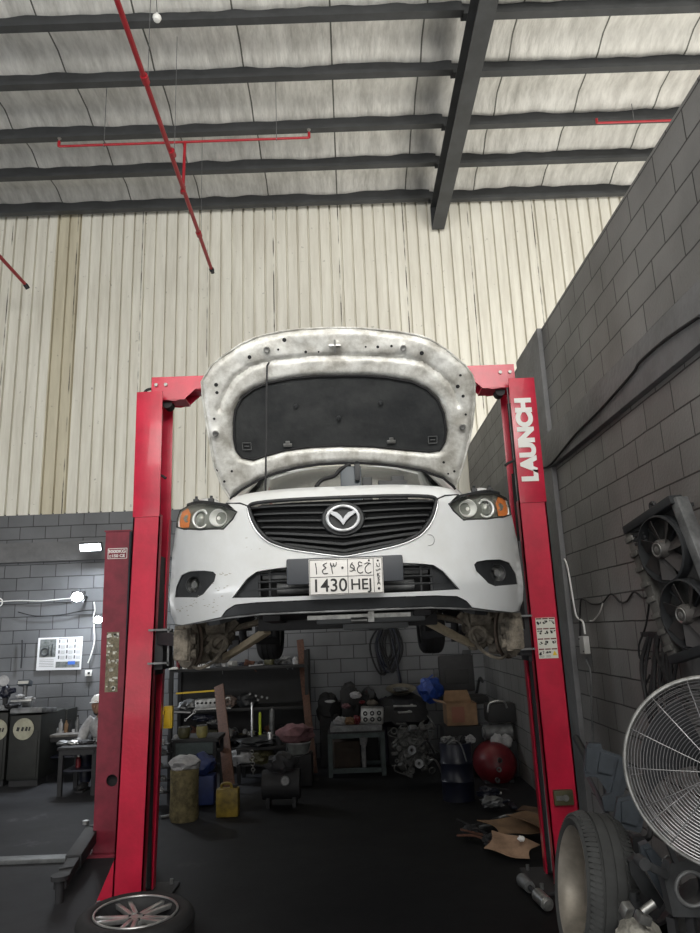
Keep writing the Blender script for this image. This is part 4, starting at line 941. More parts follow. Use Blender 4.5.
for sx in (-1, 1):
    hq = at(186, 641, Y=4.10) if sx < 0 else at(511, 630, Y=4.10); hx_ = hq.x; hz_ = hq.z; hy_ = hq.y
    steer = V((sx*.80, -.60, -.06)).normalized()
    c = V((hx_, hy_, hz_))
    mb = MB(); mb.lathe([(.0, .062), (.018, .062), (.020, .045), (.034, .045), (.036, .03), (.078, .028), (.080, .012), (.148, .012), (.150, 0), (.148, -.012), (.06, -.012), (.05, -.05), (0, -.05)], c, steer, 40); HB = part('brake_disc', mb, DUST, CAR)
    for k in range(5):
        x1, y1, z1_ = frame(steer); a_ = 2*PI*k/5; q = c+(x1*math.cos(a_)+y1*math.sin(a_))*.055+steer*.028; mb = MB(); mb.cyl(q, q+steer*.028, .006, n=8); part('wheel_stud', mb, GREYM, HB)
    mb = MB(); mb.lathe([(.0, -.02), (.155, -.022), (.16, -.018), (.16, -.03), (.0, -.035)], c, steer, 32); part('splash_plate', mb, mat('rusty_dust_shield', (.12, .09, .07), .85, 0, .5, 14), HB)
    x1, y1, z1_ = frame(steer)
    # knuckle and caliper
    mb = MB(); mb.blob(c-steer*.09, (.07, .07, .11), .5, 2.4, 4+sx, 3); mb.bar(c-steer*.08, c-steer*.10+V((-sx*.02, 0, .17)), .05, .05, .01); mb.bar(c-steer*.08, c-steer*.09+V((-sx*.03, -.04, -.13)), .06, .05, .01); mb.bar(c-steer*.07, c+V((-sx*.10, .10, 0)), .04, .05, .008); part('knuckle', mb, DUST, CAR)
    cc = c+V((-sx*.02, -.135, -.02)); mb = MB(); mb.box(cc, (.10, .07, .17), rot=(0, 0, sx*25), bev=.018); mb.cyl(cc+V((-sx*.07, 0, .03)), cc+V((-sx*.01, 0, .03)), .032, n=16); mb.cyl(cc+V((-sx*.07, 0, -.05)), cc+V((-sx*.01, 0, -.05)), .026, n=16); mb.bar(cc+V((-sx*.03, -.02, -.09)), cc+V((-sx*.03, -.02, .09)), .03, .03, .006); part('brake_caliper', mb, DUST, CAR)
    # strut with spring
    s0_ = c+V((-sx*.11, .0, .06)); s1_ = V((X0+sx*.58, 4.33, ZG+.80))
    mb = MB(); mb.cyl(s0_, s0_.lerp(s1_, .55), .028, n=14); mb.cyl(s0_.lerp(s1_, .5), s1_, .012, n=10); d_ = (s1_-s0_)
    e1_, e2_, _ = frame(d_); mb.tube([s0_+d_*(.42+.5*i/90)+(e1_*math.cos(i*.42)+e2_*math.sin(i*.42))*.06 for i in range(91)], .007, 6); part('strut', mb, DUST, CAR)
    # lower arm: long pale bar from the hub up to the subframe
    if sx < 0: l0, l1 = at(224, 658, Y=4.20), at(267, 631, Y=4.02)
    else: l0, l1 = at(473, 645, Y=4.20), at(427, 621, Y=4.02)
    mb = MB(); lm = l0.lerp(l1, .5)+V((0, 0, -.004)); mb.bar(l0, lm, .055, .035, .008); mb.bar(lm.lerp(l0, .08), l1, .065, .036, .008); part('control_arm', mb, BEIGE, CAR)
    mb = MB(); mb.blob(l0+V((sx*.03, .02, .015)), (.05, .05, .045), .3, 2, 8); mb.bar(l0, l0+V((sx*.12, .05, .02)), .05, .05, .01); mb.cyl(l0+V((0, -.03, 0)), l0+V((0, .03, .0)), .03, n=14); part('ball_joint', mb, DUST, CAR)
    # torn mud flap and brackets in the arch
    mb = MB(); mb.tube(smooth_path([c+V((-sx*.26, -.05, .13)), c+V((-sx*.24, -.07, .02)), c+V((-sx*.19, -.07, -.10)), c+V((-sx*.09, -.06, -.15)), c+V((-sx*.03, -.02, -.12))], 6), .010, 6); part('brake_hose', mb, DUST, CAR)
    mb = MB(); mb.cyl(c+V((-sx*.1, .05, .02)), (X0+sx*.30, 4.2, ZG+.24), .018, n=12); mb.cyl(c+V((-sx*.16, .05, .025)), c+V((-sx*.26, .03, .035)), .036, .045, n=16); part('drive_shaft', mb, DUST, CAR)
    mb = MB(); mb.cyl(c+V((-sx*.08, .12, .0)), (X0+sx*.36, 4.42, ZG+.26), .011, n=10); part('tie_rod', mb, DUST, CAR)
    mb = MB(); mb.blob(c+V((-sx*.17, .02, .03)), (.09, .06, .10), .5, 2.6, 11+sx, 3); mb.cyl(c+V((-sx*.24, -.06, .07)), c+V((-sx*.13, -.06, .07)), .04, n=14); mb.bar(c+V((-sx*.30, -.05, .10)), c+V((-sx*.12, -.05, -.06)), .03, .04, .006); mb.torus(c+V((-sx*.20, -.07, -.02)), (0, 1, .2), .045, .012, 18, 8); part('dusty_bracket', mb, DUST, CAR)
# rear wheels (left on the car)
def tyre_prof(R, r, w):
    h = w/2; return [(r, -h*.80), (r+.012, -h*.96), ((R+r)/2, -h*1.06), (R-.03, -h*.98), (R-.008, -h*.80), (R, -h*.6), (R, -h*.5), (R-.007, -h*.49), (R-.007, -h*.43), (R, -h*.42), (R, -h*.08), (R-.007, -h*.06), (R-.007, h*.0), (R, h*.02), (R, h*.40), (R-.007, h*.41), (R-.007, h*.47), (R, h*.48), (R, h*.6), (R-.008, h*.80), (R-.03, h*.98), ((R+r)/2, h*1.06), (r+.012, h*.96), (r, h*.80)]
def wheel(t, c, axis, R=.325, r=.225, w=.20, spokes=5, rimmat=None, tmat=None, tread=0, rim_only_barrel=False, barrel=None):
    tmat = tmat or BLK; rimmat = rimmat or SILVD; ax = V(axis).normalized(); c = V(c)
    mb = MB(); mb.lathe(tyre_prof(R, r, w), c, ax, 64, closed=False); 
    if tread:
        x, y, z = frame(ax)
        for k in range(tread):
            a = 2*PI*k/tread; rad = x*math.cos(a)+y*math.sin(a); tg = -x*math.sin(a)+y*math.cos(a)
            for h0, h1 in ((-.50, -.96), (.50, .96)):
                p0 = c+rad*(R+.0015)+z*(w/2*h0*1.04); p1 = c+rad*(R-.020)+z*(w/2*h1)+tg*.012
                mb.bar(p0, p1, 2*PI*R/tread*.62, .007, up=rad)
    ty = part('tyre', mb, tmat, t, 40)
    h = w/2
    mb = MB(); mb.lathe([(r+.012, -h*.92), (r+.010, -h*.98), (r-.006, -h*.86), (r-.02, -h*.5), (r-.035, 0), (r-.02, h*.6), (r-.006, h*.86), (r+.010, h*.98), (r+.012, h*.92)], c, ax, 48); rm = part('rim', mb, barrel or rimmat, t)
    if not rim_only_barrel:
        x, y, z = frame(ax); o = z*(h*.62)
        mb = MB(); mb.lathe([(0, .014), (.03, .012), (.06, .0), (.068, -.03), (0, -.03)], c+o, ax, 24); part('hub', mb, rimmat, rm)
        for k in range(spokes):
            for s in (-.16, .16):
                a = 2*PI*k/spokes+s; a2 = 2*PI*k/spokes+s*.9; d = x*math.cos(a)+y*math.sin(a); d2 = x*math.cos(a2+s*.9)+y*math.sin(a2+s*.9)
                mb = MB(); mb.bar(c+o+d2*.045, c+o*1.12+d*(r-.008), .030, .028, .007, up=z); part('spoke', mb, rimmat, rm)
        for k in range(5):
            a = 2*PI*(k+.5)/5; q = c+o+(x*math.cos(a)+y*math.sin(a))*.045; mb = MB(); mb.cyl(q, q+z*.012, .009, n=8); part('lug_hole', mb, BLKM, rm)
for sx in (-1, 1):
    c = V((X0+sx*.79, RA, ZG+.20))
    mb = MB(); mb.lathe(tyre_prof(.325, .22, .215), c, (1, 0, 0), 48); W = part('rear_wheel', mb, BLK, CAR)
    mb = MB(); mb.lathe([(.22, -.09), (.20, -.05), (.19, .03), (.21, .09)], c, (1, 0, 0), 40); mb.lathe([(0, .06), (.2, .07), (.2, .05), (0, .04)], c, (sx, 0, 0), 30); part('rim', mb, SILVD, W)
def engine_bits(mbx, c, s, seed, n=46):
    r_ = random.Random(seed); c = V(c)
    mbx.box(c, (s[0]*1.25, s[1]*1.1, s[2]*1.3), rot=(r_.uniform(-6, 6), r_.uniform(-8, 8), r_.uniform(-12, 12)), bev=.02)
    for i in range(n):
        a = r_.uniform(-1, 1); b = r_.uniform(-1, 1); p = c+V((a*s[0]*.85, -s[1]*(.35+.35*r_.random()), b*s[2]*.85)); k = r_.randrange(5); q = r_.uniform(.5, 1.2)
        if k == 0: mbx.box(p, (.09*q, .08, .05*q), rot=(r_.uniform(-30, 30), r_.uniform(-60, 60), r_.uniform(-30, 30)), bev=.006)
        elif k == 1: mbx.cyl(p, p+V((r_.uniform(-.3, .3), -1, r_.uniform(-.3, .3))).normalized()*.06, .03*q, n=14)
        elif k == 2: mbx.torus(p+V((0, -.02, 0)), (r_.uniform(-.5, .5), 1, r_.uniform(-.5, .5)), .035*q, .009, 16, 6)
        elif k == 3: mbx.tube(smooth_path([p, p+V((r_.uniform(-.08, .08), -.05, r_.uniform(-.08, .08))), p+V((r_.uniform(-.14, .14), -.02, r_.uniform(-.14, .14)))], 4), .010*q, 6)
        else: mbx.cyl(p+V((-.05*q, 0, 0)), p+V((.05*q, -.01, r_.uniform(-.05, .05))), .018*q, n=10)
# ================================================================ BACK WALL, LEFT
def depth(Y): return Y/math.cos(TH)*.98
YW = YB-.02
# LED flood lamps fixed to the left wall
def lamp(px, py, w, h, label, name, Y, pw, tilt=25):
    c = at(px, py, Y=Y); t = thing(name, label, 'lamp', c)
    mb = MB(); mb.box(c+V((0, .05, .01)), (w+.03, .05, h+.03), rot=(tilt, 0, 0), bev=.01); mb.bar(c+V((0, .05, 0)), V((c.x, YW, c.z+.02)), .03, .03); part('housing', mb, BLKM, t)
    mb = MB()
    if tilt: mb.box(c+V((0, .015, -.005)), (w, .012, h), rot=(tilt, 0, 0), bev=.004)
    else: mb.blob(c, (w/2, .03, h/2), 0, 1, 1)
    pass; part('diffuser', mb, LAMP, t)
    l = bpy.data.lights.new(name+'_light', 'AREA'); l.shape = 'RECTANGLE'; l.size = w; l.size_y = h; l.energy = pw; l.color = (.88, .94, 1)
    o = bpy.data.objects.new(name+'_light', l); COL.objects.link(o); o.location = c+V((0, -.01, -.012)); o.rotation_euler = V((0, .12, -1)).to_track_quat('-Z', 'Y').to_euler()
    return t
lamp(90, 547, .30, .10, 'glowing white floodlight high on the block wall left of the dull red post', 'flood_lamp', 10.45, 60)
lamp(77, 597, .17, .14, 'small round-looking glowing lamp on the block wall under the floodlight', 'wall_lamp', 10.6, 45, 0)
lamp(98, 620, .13, .10, 'smallest glowing lamp half hidden behind the dull red post', 'wall_lamp', 10.8, 6, 0)
lamp(131, 620, .10, .10, 'small glowing lamp seen between the two red posts', 'wall_lamp', 10.8, 6, 0)
# poster
pc = [at(38.5, 638, Y=YW-.01), at(83, 636.5, Y=YW-.01), at(81, 669.5, Y=YW-.01), at(36, 670.5, Y=YW-.01)]
t = thing('wall_poster', 'white calendar poster with twelve month boxes and a grey picture, on the block wall', 'poster', (pc[3]+pc[2])/2)
def PQ(u, v, off=0): 
    a = pc[0].lerp(pc[1], u); b = pc[3].lerp(pc[2], u); p = a.lerp(b, v); return V((p.x, YW-.012-off, p.z))
def quad(mb, u0, v0, u1, v1, off=.001, th=.0015):
    mb.prism([PQ(u0, v0, off), PQ(u1, v0, off), PQ(u1, v1, off), PQ(u0, v1, off)], (0, th, 0))
mb = MB(); quad(mb, 0, 0, 1, 1, 0, .004); part('paper', mb, mat('poster_paper', (.72, .73, .76), .5), t)
mb = MB(); quad(mb, .05, .05, .41, .60, .002); quad(mb, .43, .75, .96, .93, .002); part('picture', mb, mat('poster_grey', (.22, .24, .24), .5, 0, .7, 12), t)
mb = MB(); mb.torus(PQ(.17, .44, .004), (0, 1, 0), .055, .014, 20, 6); mb.bar(PQ(.26, .22, .004), PQ(.27, .55, .004), .04, .004); mb.bar(PQ(.34, .2, .004), PQ(.33, .55, .004), .05, .004); part('printed_shape', mb, mat('poster_dark', (.05, .055, .06), .5), t)
mb = MB(); quad(mb, .70, .74, .86, .84, .004); part('blue_patch', mb, mat('poster_blue', (.05, .16, .60), .5), t)
mb = MB()
for i in range(4):
    for j in range(3):
        u, v = .47+.175*j, .07+.165*i; quad(mb, u, v, u+.03, v+.10, .002)
        for k in range(4): quad(mb, u+.05, v+.02+.027*k, u+.145, v+.027+.027*k, .002)
for k in range(5): quad(mb, .06, .68+.05*k, .38, .69+.05*k, .002)
quad(mb, .46, .03, .95, .045, .002)
part('month_grid', mb, mat('poster_print', (.12, .13, .14), .5), t)
# sockets, wires
c = at(88.5, 673, Y=YW-.02); t = thing('wall_socket', 'small white wall socket below the calendar poster', 'socket', c)
mb = MB(); mb.box(c, (.10, .03, .09), bev=.006); part('housing', mb, WHITEP, t); mb = MB(); mb.box(c+V((.01, -.017, 0)), (.035, .006, .03)); part('outlet', mb, BLK, t)
def wire(pts, r, mt, label, name='cable', Y=YW-.03, cat='cable', grp=None):
    mb = MB(); mb.tube(smooth_path([at(a, b, Y=Y) for a, b in pts], 5), r, 6); return single(name, mb, mt, label, cat, grp)
wire([(-4, 602), (10, 601), (22, 600.5), (40, 601), (58, 599.5), (74, 598)], .010, WHITEP, 'pale cable running along the wall from the left edge to the small lamp')
wire([(0, 606), (2, 604), (2, 600), (-1, 598)], .010, WHITEP, 'white cable loop at the left edge of the block wall')
wire([(94, 602), (95, 610), (93.5, 618), (94.5, 640), (91, 655), (88, 663)], .010, WHITEP, 'white cable hanging down the wall beside the dull red post')
wire([(18, 612), (36, 616), (60, 615), (82, 611), (94, 610)], .008, BLK, 'thin black cable sagging across the block wall above the poster')
wire([(22, 640), (22, 655), (21, 668)], .010, BLKM, 'short dark conduit on the wall left of the poster')

# machines at the left
def mach(px0, px1, pyt, pyb, Y, dep, label, cx, cy):
    a = at(px0, pyb, Y=Y); b = at(px1, pyb, Y=Y); zt_ = at(px0, pyt, Y=Y).z; w_ = b.x-a.x; c = V(((a.x+b.x)/2, Y+dep/2, 0))
    t = thing('machine_cabinet', label, 'machine', c)
    mb = MB(); mb.box(c+V((0, 0, zt_/2+.04)), (w_, dep, zt_-.08), bev=.02); part('housing', mb, MACH, t)
    mb = MB(); mb.box(c+V((0, 0, .04)), (w_*.9, dep*.9, .08)); part('plinth', mb, BLKM, t)
    mb = MB(); mb.box(c+V((0, -dep/2-.006, zt_*.45)), (w_*.86, .012, zt_*.66), bev=.004); d_ = part('door', mb, MACH, t)
    mb = MB(); q = at(cx, cy, Y=Y-.015); mb.cyl(q+V((0, -.004, 0)), q+V((0, .006, 0)), .135, n=32); s_ = part('round_sticker', mb, mat('yellowed_sticker', (.40, .39, .30), .6, 0, .3, 9), d_)
    mb = MB()
    for dx, w2 in ((-.07, .05), (-.01, .04), (.04, .04), (.08, .03)): mb.box(q+V((dx, -.006, .0)), (w2*.7, .003, .05), rot=(0, 15, 0))
    part('printed_mark', mb, PRNT, s_)
    mb = MB(); mb.box(c+V((0, -dep*.2, zt_+.035)), (w_*1.02, dep*.62, .07), rot=(-6, 0, 0), bev=.012); part('top_tray', mb, GREYM, t)
    return c, zt_+.07
c1, h1 = mach(6, 38, 716, 775, 9.7, .8, 'dark olive machine cabinet with a round pale sticker, the one fully in view', 23.5, 729)
c2, h2 = mach(-34, 4, 714, 774, 9.75, .8, 'dark machine cabinet cut off by the left edge of the view', -3, 730)
# instruments and rags lying on the machines
def blobt(px, py, w_, h_, Y, mt, name, label, cat, seed, rest=None, amp=.35, dep=None, grp=None):
    p = at(px, py, Y=Y); d = dep or w_; z = p.z if rest is None else rest+h_*.42
    mb = MB(); mb.blob((p.x, Y, z), (w_/2, d/2, h_/2), amp, 2.2, seed, 3); return single(name, mb, mt, label, cat, grp)
t = thing('balance_monitor', 'grey display unit standing on the dark machine with the round sticker', 'instrument', (c1.x, 9.9, h1))
q = at(25, 683, Y=9.9)
mb = MB(); mb.box(q, (.17, .10, .07), rot=(-20, 0, 0), bev=.012); part('display', mb, GREYP, t); mb = MB(); mb.cyl((q.x, q.y+.02, h1-.02), (q.x, q.y+.02, q.z), .03, n=12); mb.box((q.x+.05, q.y+.02, h1+.06), (.09, .08, .13), bev=.01); part('stand', mb, GREYM, t)
mb = MB(); mb.box(q+V((0, -.055, .012)), (.14, .004, .04), rot=(-20, 0, 0)); part('screen', mb, mat('pale_screen', (.5, .5, .48), .2), t)
t = thing('hand_grinder', 'dark hand tool with a pale disc lying on the left-edge machine', 'tool', (c2.x+.25, 9.8, h2))
q = at(6, 692, Y=9.8); mb = MB(); mb.cyl(q+V((-.1, 0, -.03)), q+V((.12, 0, .02)), .035, n=14); mb.blob(q, (.07, .06, .09), .3, 2, 4); part('body', mb, NAVY, t)
mb = MB(); mb.cyl(at(3, 681, Y=9.75), at(3, 681, Y=9.75)+V((.02, -.02, .005)), .07, n=24); part('disc', mb, CLOTHW, t); mb = MB(); mb.bar((q.x, q.y, h2), q, .05, .05); part('stand', mb, BLKM, t)
blobt(13, 697, .20, .08, 9.75, BLKM, 'power_tool', 'black tool with a bright tip on the machine top', 'tool', 5, rest=h2-.02)
mb = MB(); q = at(23, 701, Y=9.62); mb.box(q+V((0, 0, .0)), (.26, .16, .025), rot=(-8, 0, 6), bev=.006); single('metal_tray', mb, SILVD, 'pale metal tray at the front of the machine with the round sticker', 'tray')
for i, (px, py, w_, h_) in enumerate(((20, 697, .10, .05), (30, 699, .13, .04))):
    q = at(px, py, Y=9.62); mb = MB(); mb.blob((q.x, 9.62, q.z+.012), (w_/2, .05, h_/2), .4, 2, i+20); single('rag', mb, CLOTHW, ['crumpled pale rag left of the tray contents', 'crumpled pale rag right of the tray contents'][i], 'rag')
# side cabinet behind and the low bench
q0 = at(40, 712, Y=10.3); q1 = at(52, 712, Y=10.3)
mb = MB(); zt_ = q0.z; mb.box(((q0.x+q1.x)/2, 10.72, zt_/2), (q1.x-q0.x+.25, .38, zt_), bev=.01); single('steel_cabinet', mb, MACH, 'low dark steel cabinet right behind the machine with the round sticker', 'cabinet')
def table(px0, px1, pyt, Y, dep, label, zt_=None, mt=PLY, under=NAVY):
    a = at(px0, pyt, Y=Y); b = at(px1, pyt, Y=Y); z = a.z; t = thing('work_table', label, 'table', ((a.x+b.x)/2, Y+dep/2, 0)); cx = (a.x+b.x)/2; w_ = b.x-a.x
    mb = MB(); mb.box((cx, Y+dep/2, z-.015), (w_, dep, .03), bev=.004); part('table_top', mb, mt, t)
    for sx in (-1, 1):
        for yy in (.05, dep-.05):
            mb = MB(); mb.box((cx+sx*(w_/2-.04), Y+yy, (z-.03)/2), (.05, .05, z-.03)); part('leg', mb, BLKM, t)
    mb = MB(); mb.box((cx, Y+dep/2, z*.5), (w_-.12, dep-.12, .02)); part('shelf', mb, under, t)
    mb = MB(); mb.box((cx, Y+.02, z-.06), (w_-.08, .02, .06)); part('apron', mb, BLKM, t)
    return cx, z, w_
tx1, tz1, tw1 = table(44, 82, 735.5, 10.0, .6, 'rear dusty work table between the machine and the dull red post')
tx2, tz2, tw2 = table(57, 97, 748, 9.0, .6, 'front low black work table beside the dull red post', mt=CHARC)
for i, (px, w_, h_, mt) in enumerate(((49, .10, .07, CLOTHW), (56, .09, .08, GREYM), (60.5, .05, .18, CLOTHW), (66, .055, .16, CARD), (70, .05, .15, BLKM), (77, .06, .20, GREYM))):
    q = at(px, 730, Y=10.25); lab = ['small white cup on the rear table, leftmost', 'small grey jar second from left on the rear table', 'slim pale bottle standing on the rear table', 'brown bottle on the rear table', 'black bottle next to the brown bottle', 'grey bottle nearest the seated person on the rear table'][i]
    t = thing('bottle' if i > 1 else 'jar', lab, 'bottle' if i > 1 else 'jar', (q.x, 10.25, tz1))
    mb = MB(); r = w_/2; mb.lathe([(0, 0), (r, 0), (r, h_*.65), (r*.45, h_*.82), (r*.42, h_), (0, h_)], (q.x, 10.25, tz1), n=20); part('body', mb, mt, t)
    mb = MB(); mb.cyl((q.x, 10.25, tz1+h_), (q.x, 10.25, tz1+h_+.02), r*.5, n=14); part('cap', mb, BLK, t)
for i, (px, w_) in enumerate(((63, .16), (74, .20), (86, .22))):
    q = at(px, 745, Y=9.25); mb = MB(); mb.blob((q.x, 9.25, tz2+.022), (w_/2, .07, .03), .4, 2.5, 30+i); single('hand_tool', mb, [GREYM, SILVD, BLKM][i], ['grey spanner set at the left of the black work table', 'bright metal tool in the middle of the black work table', 'black tool at the right of the black work table'][i], 'tool')
q = fl(77, 785); t = thing('spray_bottle', 'small red bottle with a white cap on the floor-level shelf under the black table', 'bottle', (q.x, 9.25, tz2*.5+.01))
qz = tz2*.5+.01; q = at(78, 770, Y=9.25); mb = MB(); mb.lathe([(0, 0), (.03, 0), (.03, .10), (.012, .12), (0, .12)], (q.x, 9.25, qz), n=18); part('body', mb, REDT, t); mb = MB(); mb.cyl((q.x, 9.25, qz+.12), (q.x, 9.25, qz+.15), .014, n=12); part('cap', mb, WHITEP, t)
# seated person behind the dull red post
def person():
    Y = 9.55; px = at(97, 718, Y=Y).x-.075
    t = thing('person', 'person in a grey shirt and white cap leaning over the black table by the post', 'person', (px+.12, Y+.15, 0))
    def skin_mesh(name, verts, edges, rad, mt, par, sub=2):
        me = bpy.data.meshes.new(name); me.from_pydata([tuple(V(v)-t.location) for v in verts], edges, []); o = bpy.data.objects.new(name, me); COL.objects.link(o)
        md = o.modifiers.new('skin', 'SKIN'); 
        for v, r in zip(me.skin_vertices[0].data if me.skin_vertices else [], rad): v.radius = (r, r)
        if not me.skin_vertices:
            pass
        sb = o.modifiers.new('sub', 'SUBSURF'); sb.levels = sb.render_levels = sub
        bpy.context.view_layer.update(); dg = bpy.context.evaluated_depsgraph_get(); m2 = bpy.data.meshes.new_from_object(o.evaluated_get(dg)); bpy.data.objects.remove(o)
        m2.polygons.foreach_set('use_smooth', [True]*len(m2.polygons)); m2.materials.clear(); m2.materials.append(mt)
        r_ = bpy.data.objects.new(name, m2); COL.objects.link(r_); r_.parent = par; return r_
    bx, by = px+.16, Y+.12
    hip = (bx+.02, by+.12, .42); chest = (bx-.02, by-.02, .72); neck = (bx-.05, by-.08, .88); 
    # body surface built from tapering tubes fused round the torso
    SK = mat('skin', (.30, .17, .11), .6)
    mb = MB()
    mb.tube(smooth_path([hip, (bx, by+.06, .58), chest, neck], 5), [.155, .155, .155, .155, .155, .16, .165, .168, .17, .17, .168, .15, .12, .09, .06, .05], 20)
    for s in (-1, 1):
        mb.tube(smooth_path([(bx+s*.09, by+.10, .42), (bx+s*.13, by-.16, .46), (bx+s*.14, by-.30, .44), (bx+s*.14, by-.28, .22), (bx+s*.14, by-.30, .06), (bx+s*.14, by-.42, .04)], 4), [.085]*6+[.075]*4+[.06]*5+[.045]*6, 14)
        mb.tube(smooth_path([(bx-.03+s*.13, by-.04, .80), (bx-.05+s*.19, by-.08, .68), (bx-.12+s*.15, by-.14, .55), (bx-.22+s*.10, by-.26, .535)], 4), [.06, .058, .055, .052, .05, .048, .045, .042, .04, .036, .032, .028, .026], 12)
    mb.blob((bx-.07, by-.14, .985), (.075, .09, .11), .03, 2, 1, 3); mb.blob((bx-.08, by-.235, .97), (.014, .02, .022), .05, 2, 2, 2)
    for s in (-1, 1):
        mb.blob((bx-.07+s*.076, by-.13, .98), (.012, .02, .03), .05, 2, 3, 2)
        for f in range(4):
            b = V((bx-.22+s*.10-.03+f*.018, by-.27, .535)); mb.tube([b, b+V((-.01, -.045, .0)), b+V((-.012, -.07-.006*(f in (1, 2)), -.012))], [.010, .009, .007], 8)
        b = V((bx-.22+s*.10+.035, by-.25, .535)); mb.tube([b, b+V((.02, -.03, 0)), b+V((.016, -.05, -.006))], [.011, .010, .008], 8)
    part('body', mb, SK, t, 60)
    mb = MB()
    mb.tube(smooth_path([(bx, by+.08, .50), (bx, by+.05, .60), chest, (bx-.04, by-.06, .85)], 5), [.172]*6+[.182]*7+[.15, .12, .075], 24)
    for s in (-1, 1): mb.tube(smooth_path([(bx-.03+s*.12, by-.04, .81), (bx-.05+s*.195, by-.08, .68), (bx-.12+s*.15, by-.14, .56), (bx-.19+s*.12, by-.22, .55)], 4), [.074, .074, .072, .070, .068, .066, .064, .06, .058, .055, .052, .05, .05], 14)
    part('shirt', mb, CLOTHW, t, 60)
    mb = MB(); mb.lathe([(.0, .10), (.05, .085), (.082, .04), (.088, 0), (.0, 0)], (bx-.07, by-.13, 1.025), n=24, sy=1.1); mb.box((bx-.075, by-.25, 1.03), (.11, .09, .008), bev=.003); part('cap', mb, WHITEP, t)
    mb = MB(); mb.torus((bx-.05, by-.09, .885), (0, .3, 1), .062, .03, 20, 8); part('scarf', mb, BLK, t)
    mb = MB()
    for s in (-1, 1): mb.tube(smooth_path([(bx+s*.08, by+.12, .42), (bx+s*.13, by-.16, .46), (bx+s*.14, by-.30, .44), (bx+s*.14, by-.28, .22), (bx+s*.14, by-.29, .09)], 4), [.115]*5+[.095]*5+[.075]*5+[.062]*2, 14)
    part('trousers', mb, NAVY, t, 60)
    for s in (-1, 1):
        mb = MB(); mb.blob((bx+s*.14, by-.36, .055), (.055, .14, .05), .05, 2, 5, 3); mb.box((bx+s*.14, by-.36, .012), (.10, .27, .024), bev=.008); part('shoe', mb, BLK, t)
    st = thing('stool', 'low black stool under the seated person', 'stool', (bx+.02, by+.14, 0))
    mb = MB(); mb.cyl((bx+.02, by+.14, .26), (bx+.02, by+.14, .30), .17, n=28); part('seat', mb, BLKP, st)
    for k in range(4):
        a = PI/4+k*PI/2; mb = MB(); mb.cyl((bx+.02+.16*math.cos(a), by+.14+.16*math.sin(a), 0), (bx+.02+.11*math.cos(a), by+.14+.11*math.sin(a), .26), .013, n=8); part('leg', mb, BLKM, st)
person()

# ================================================================ SHELF BAY BEHIND THE LIFT
YS = 10.25
sx0 = at(171, 700, Y=YS).x; sx1 = at(307, 700, Y=YS).x; zsh = at(240, 667, Y=YS).z; zmid_ = at(240, 699, Y=YS).z+.0
RK = thing('storage_rack', 'dark steel storage rack against the back wall behind the lift', 'rack', ((sx0+sx1)/2, YS+.25, 0))
for x in (sx0, sx1):
    for y in (YS, YS+.5): mb = MB(); mb.box((x, y, zsh/2+.1), (.05, .05, zsh+.2)); part('upright', mb, CHARC, RK)
zs2 = at(275, 699, Y=YS).z; zs3 = at(200, 748, Y=YS).z
for z, x0_, x1_ in ((zsh, sx0, sx1), (zs2-.10, sx0, sx1), (at(240, 738, Y=YS).z, sx0, sx1), (.30, sx0, sx1)):
    mb = MB(); mb.box(((x0_+x1_)/2, YS+.25, z-.02), (x1_-x0_, .54, .04), bev=.004); part('shelf', mb, CHARC, RK)
mb = MB(); mb.box(((sx0+sx1)/2, YS+.52, zsh/2), (sx1-sx0, .01, zsh-.05)); part('back_panel', mb, CHARC, RK)
zA, zB, zC2 = zsh, zs2-.10, at(240, 738, Y=YS).z
def clutter(name, label, cat, px, w_, h_, z, kind, mt, seed, Y=None, dep=None):
    Y = Y or YS+.15; x = at(px, 700, Y=Y).x; d = dep or w_*.8; t = None
    if kind == 'blob': mb = MB(); mb.blob((x, Y, z+h_*.45), (w_/2, d/2, h_/2), .4, 2.4, seed); return single(name, mb, mt, label, cat)
    if kind == 'can':
        t = thing(name, label, cat, (x, Y, z)); mb = MB(); mb.lathe([(0, 0), (w_/2, 0), (w_/2, h_*.92), (w_/2*1.04, h_), (w_/2*.9, h_), (w_/2*.88, h_*.9), (0, h_*.88)], (x, Y, z), n=24); part('body', mb, mt, t)
        mb = MB(); mb.cyl((x, Y, z+h_*.88), (x, Y, z+h_*1.05), w_*.2, n=14); part('cap', mb, BLK, t); return t
    if kind == 'rod': mb = MB(); mb.cyl((x-w_/2, Y, z+h_/2), (x+w_/2, Y+.03, z+h_/2+.01), h_/2, n=10); mb.cyl((x-w_/2, Y, z+h_/2), (x-w_/2+.03, Y, z+h_/2), h_*.8, n=10); return single(name, mb, mt, label, cat)
    if kind == 'box': mb = MB(); mb.box((x, Y, z+h_/2), (w_, d, h_), rot=(0, 0, seed*7 % 20-10), bev=.006); mb.box((x, Y-d/2, z+h_*.55), (w_*.5, .02, h_*.3), rot=(0, 0, seed*7 % 20-10)); return single(name, mb, mt, label, cat)
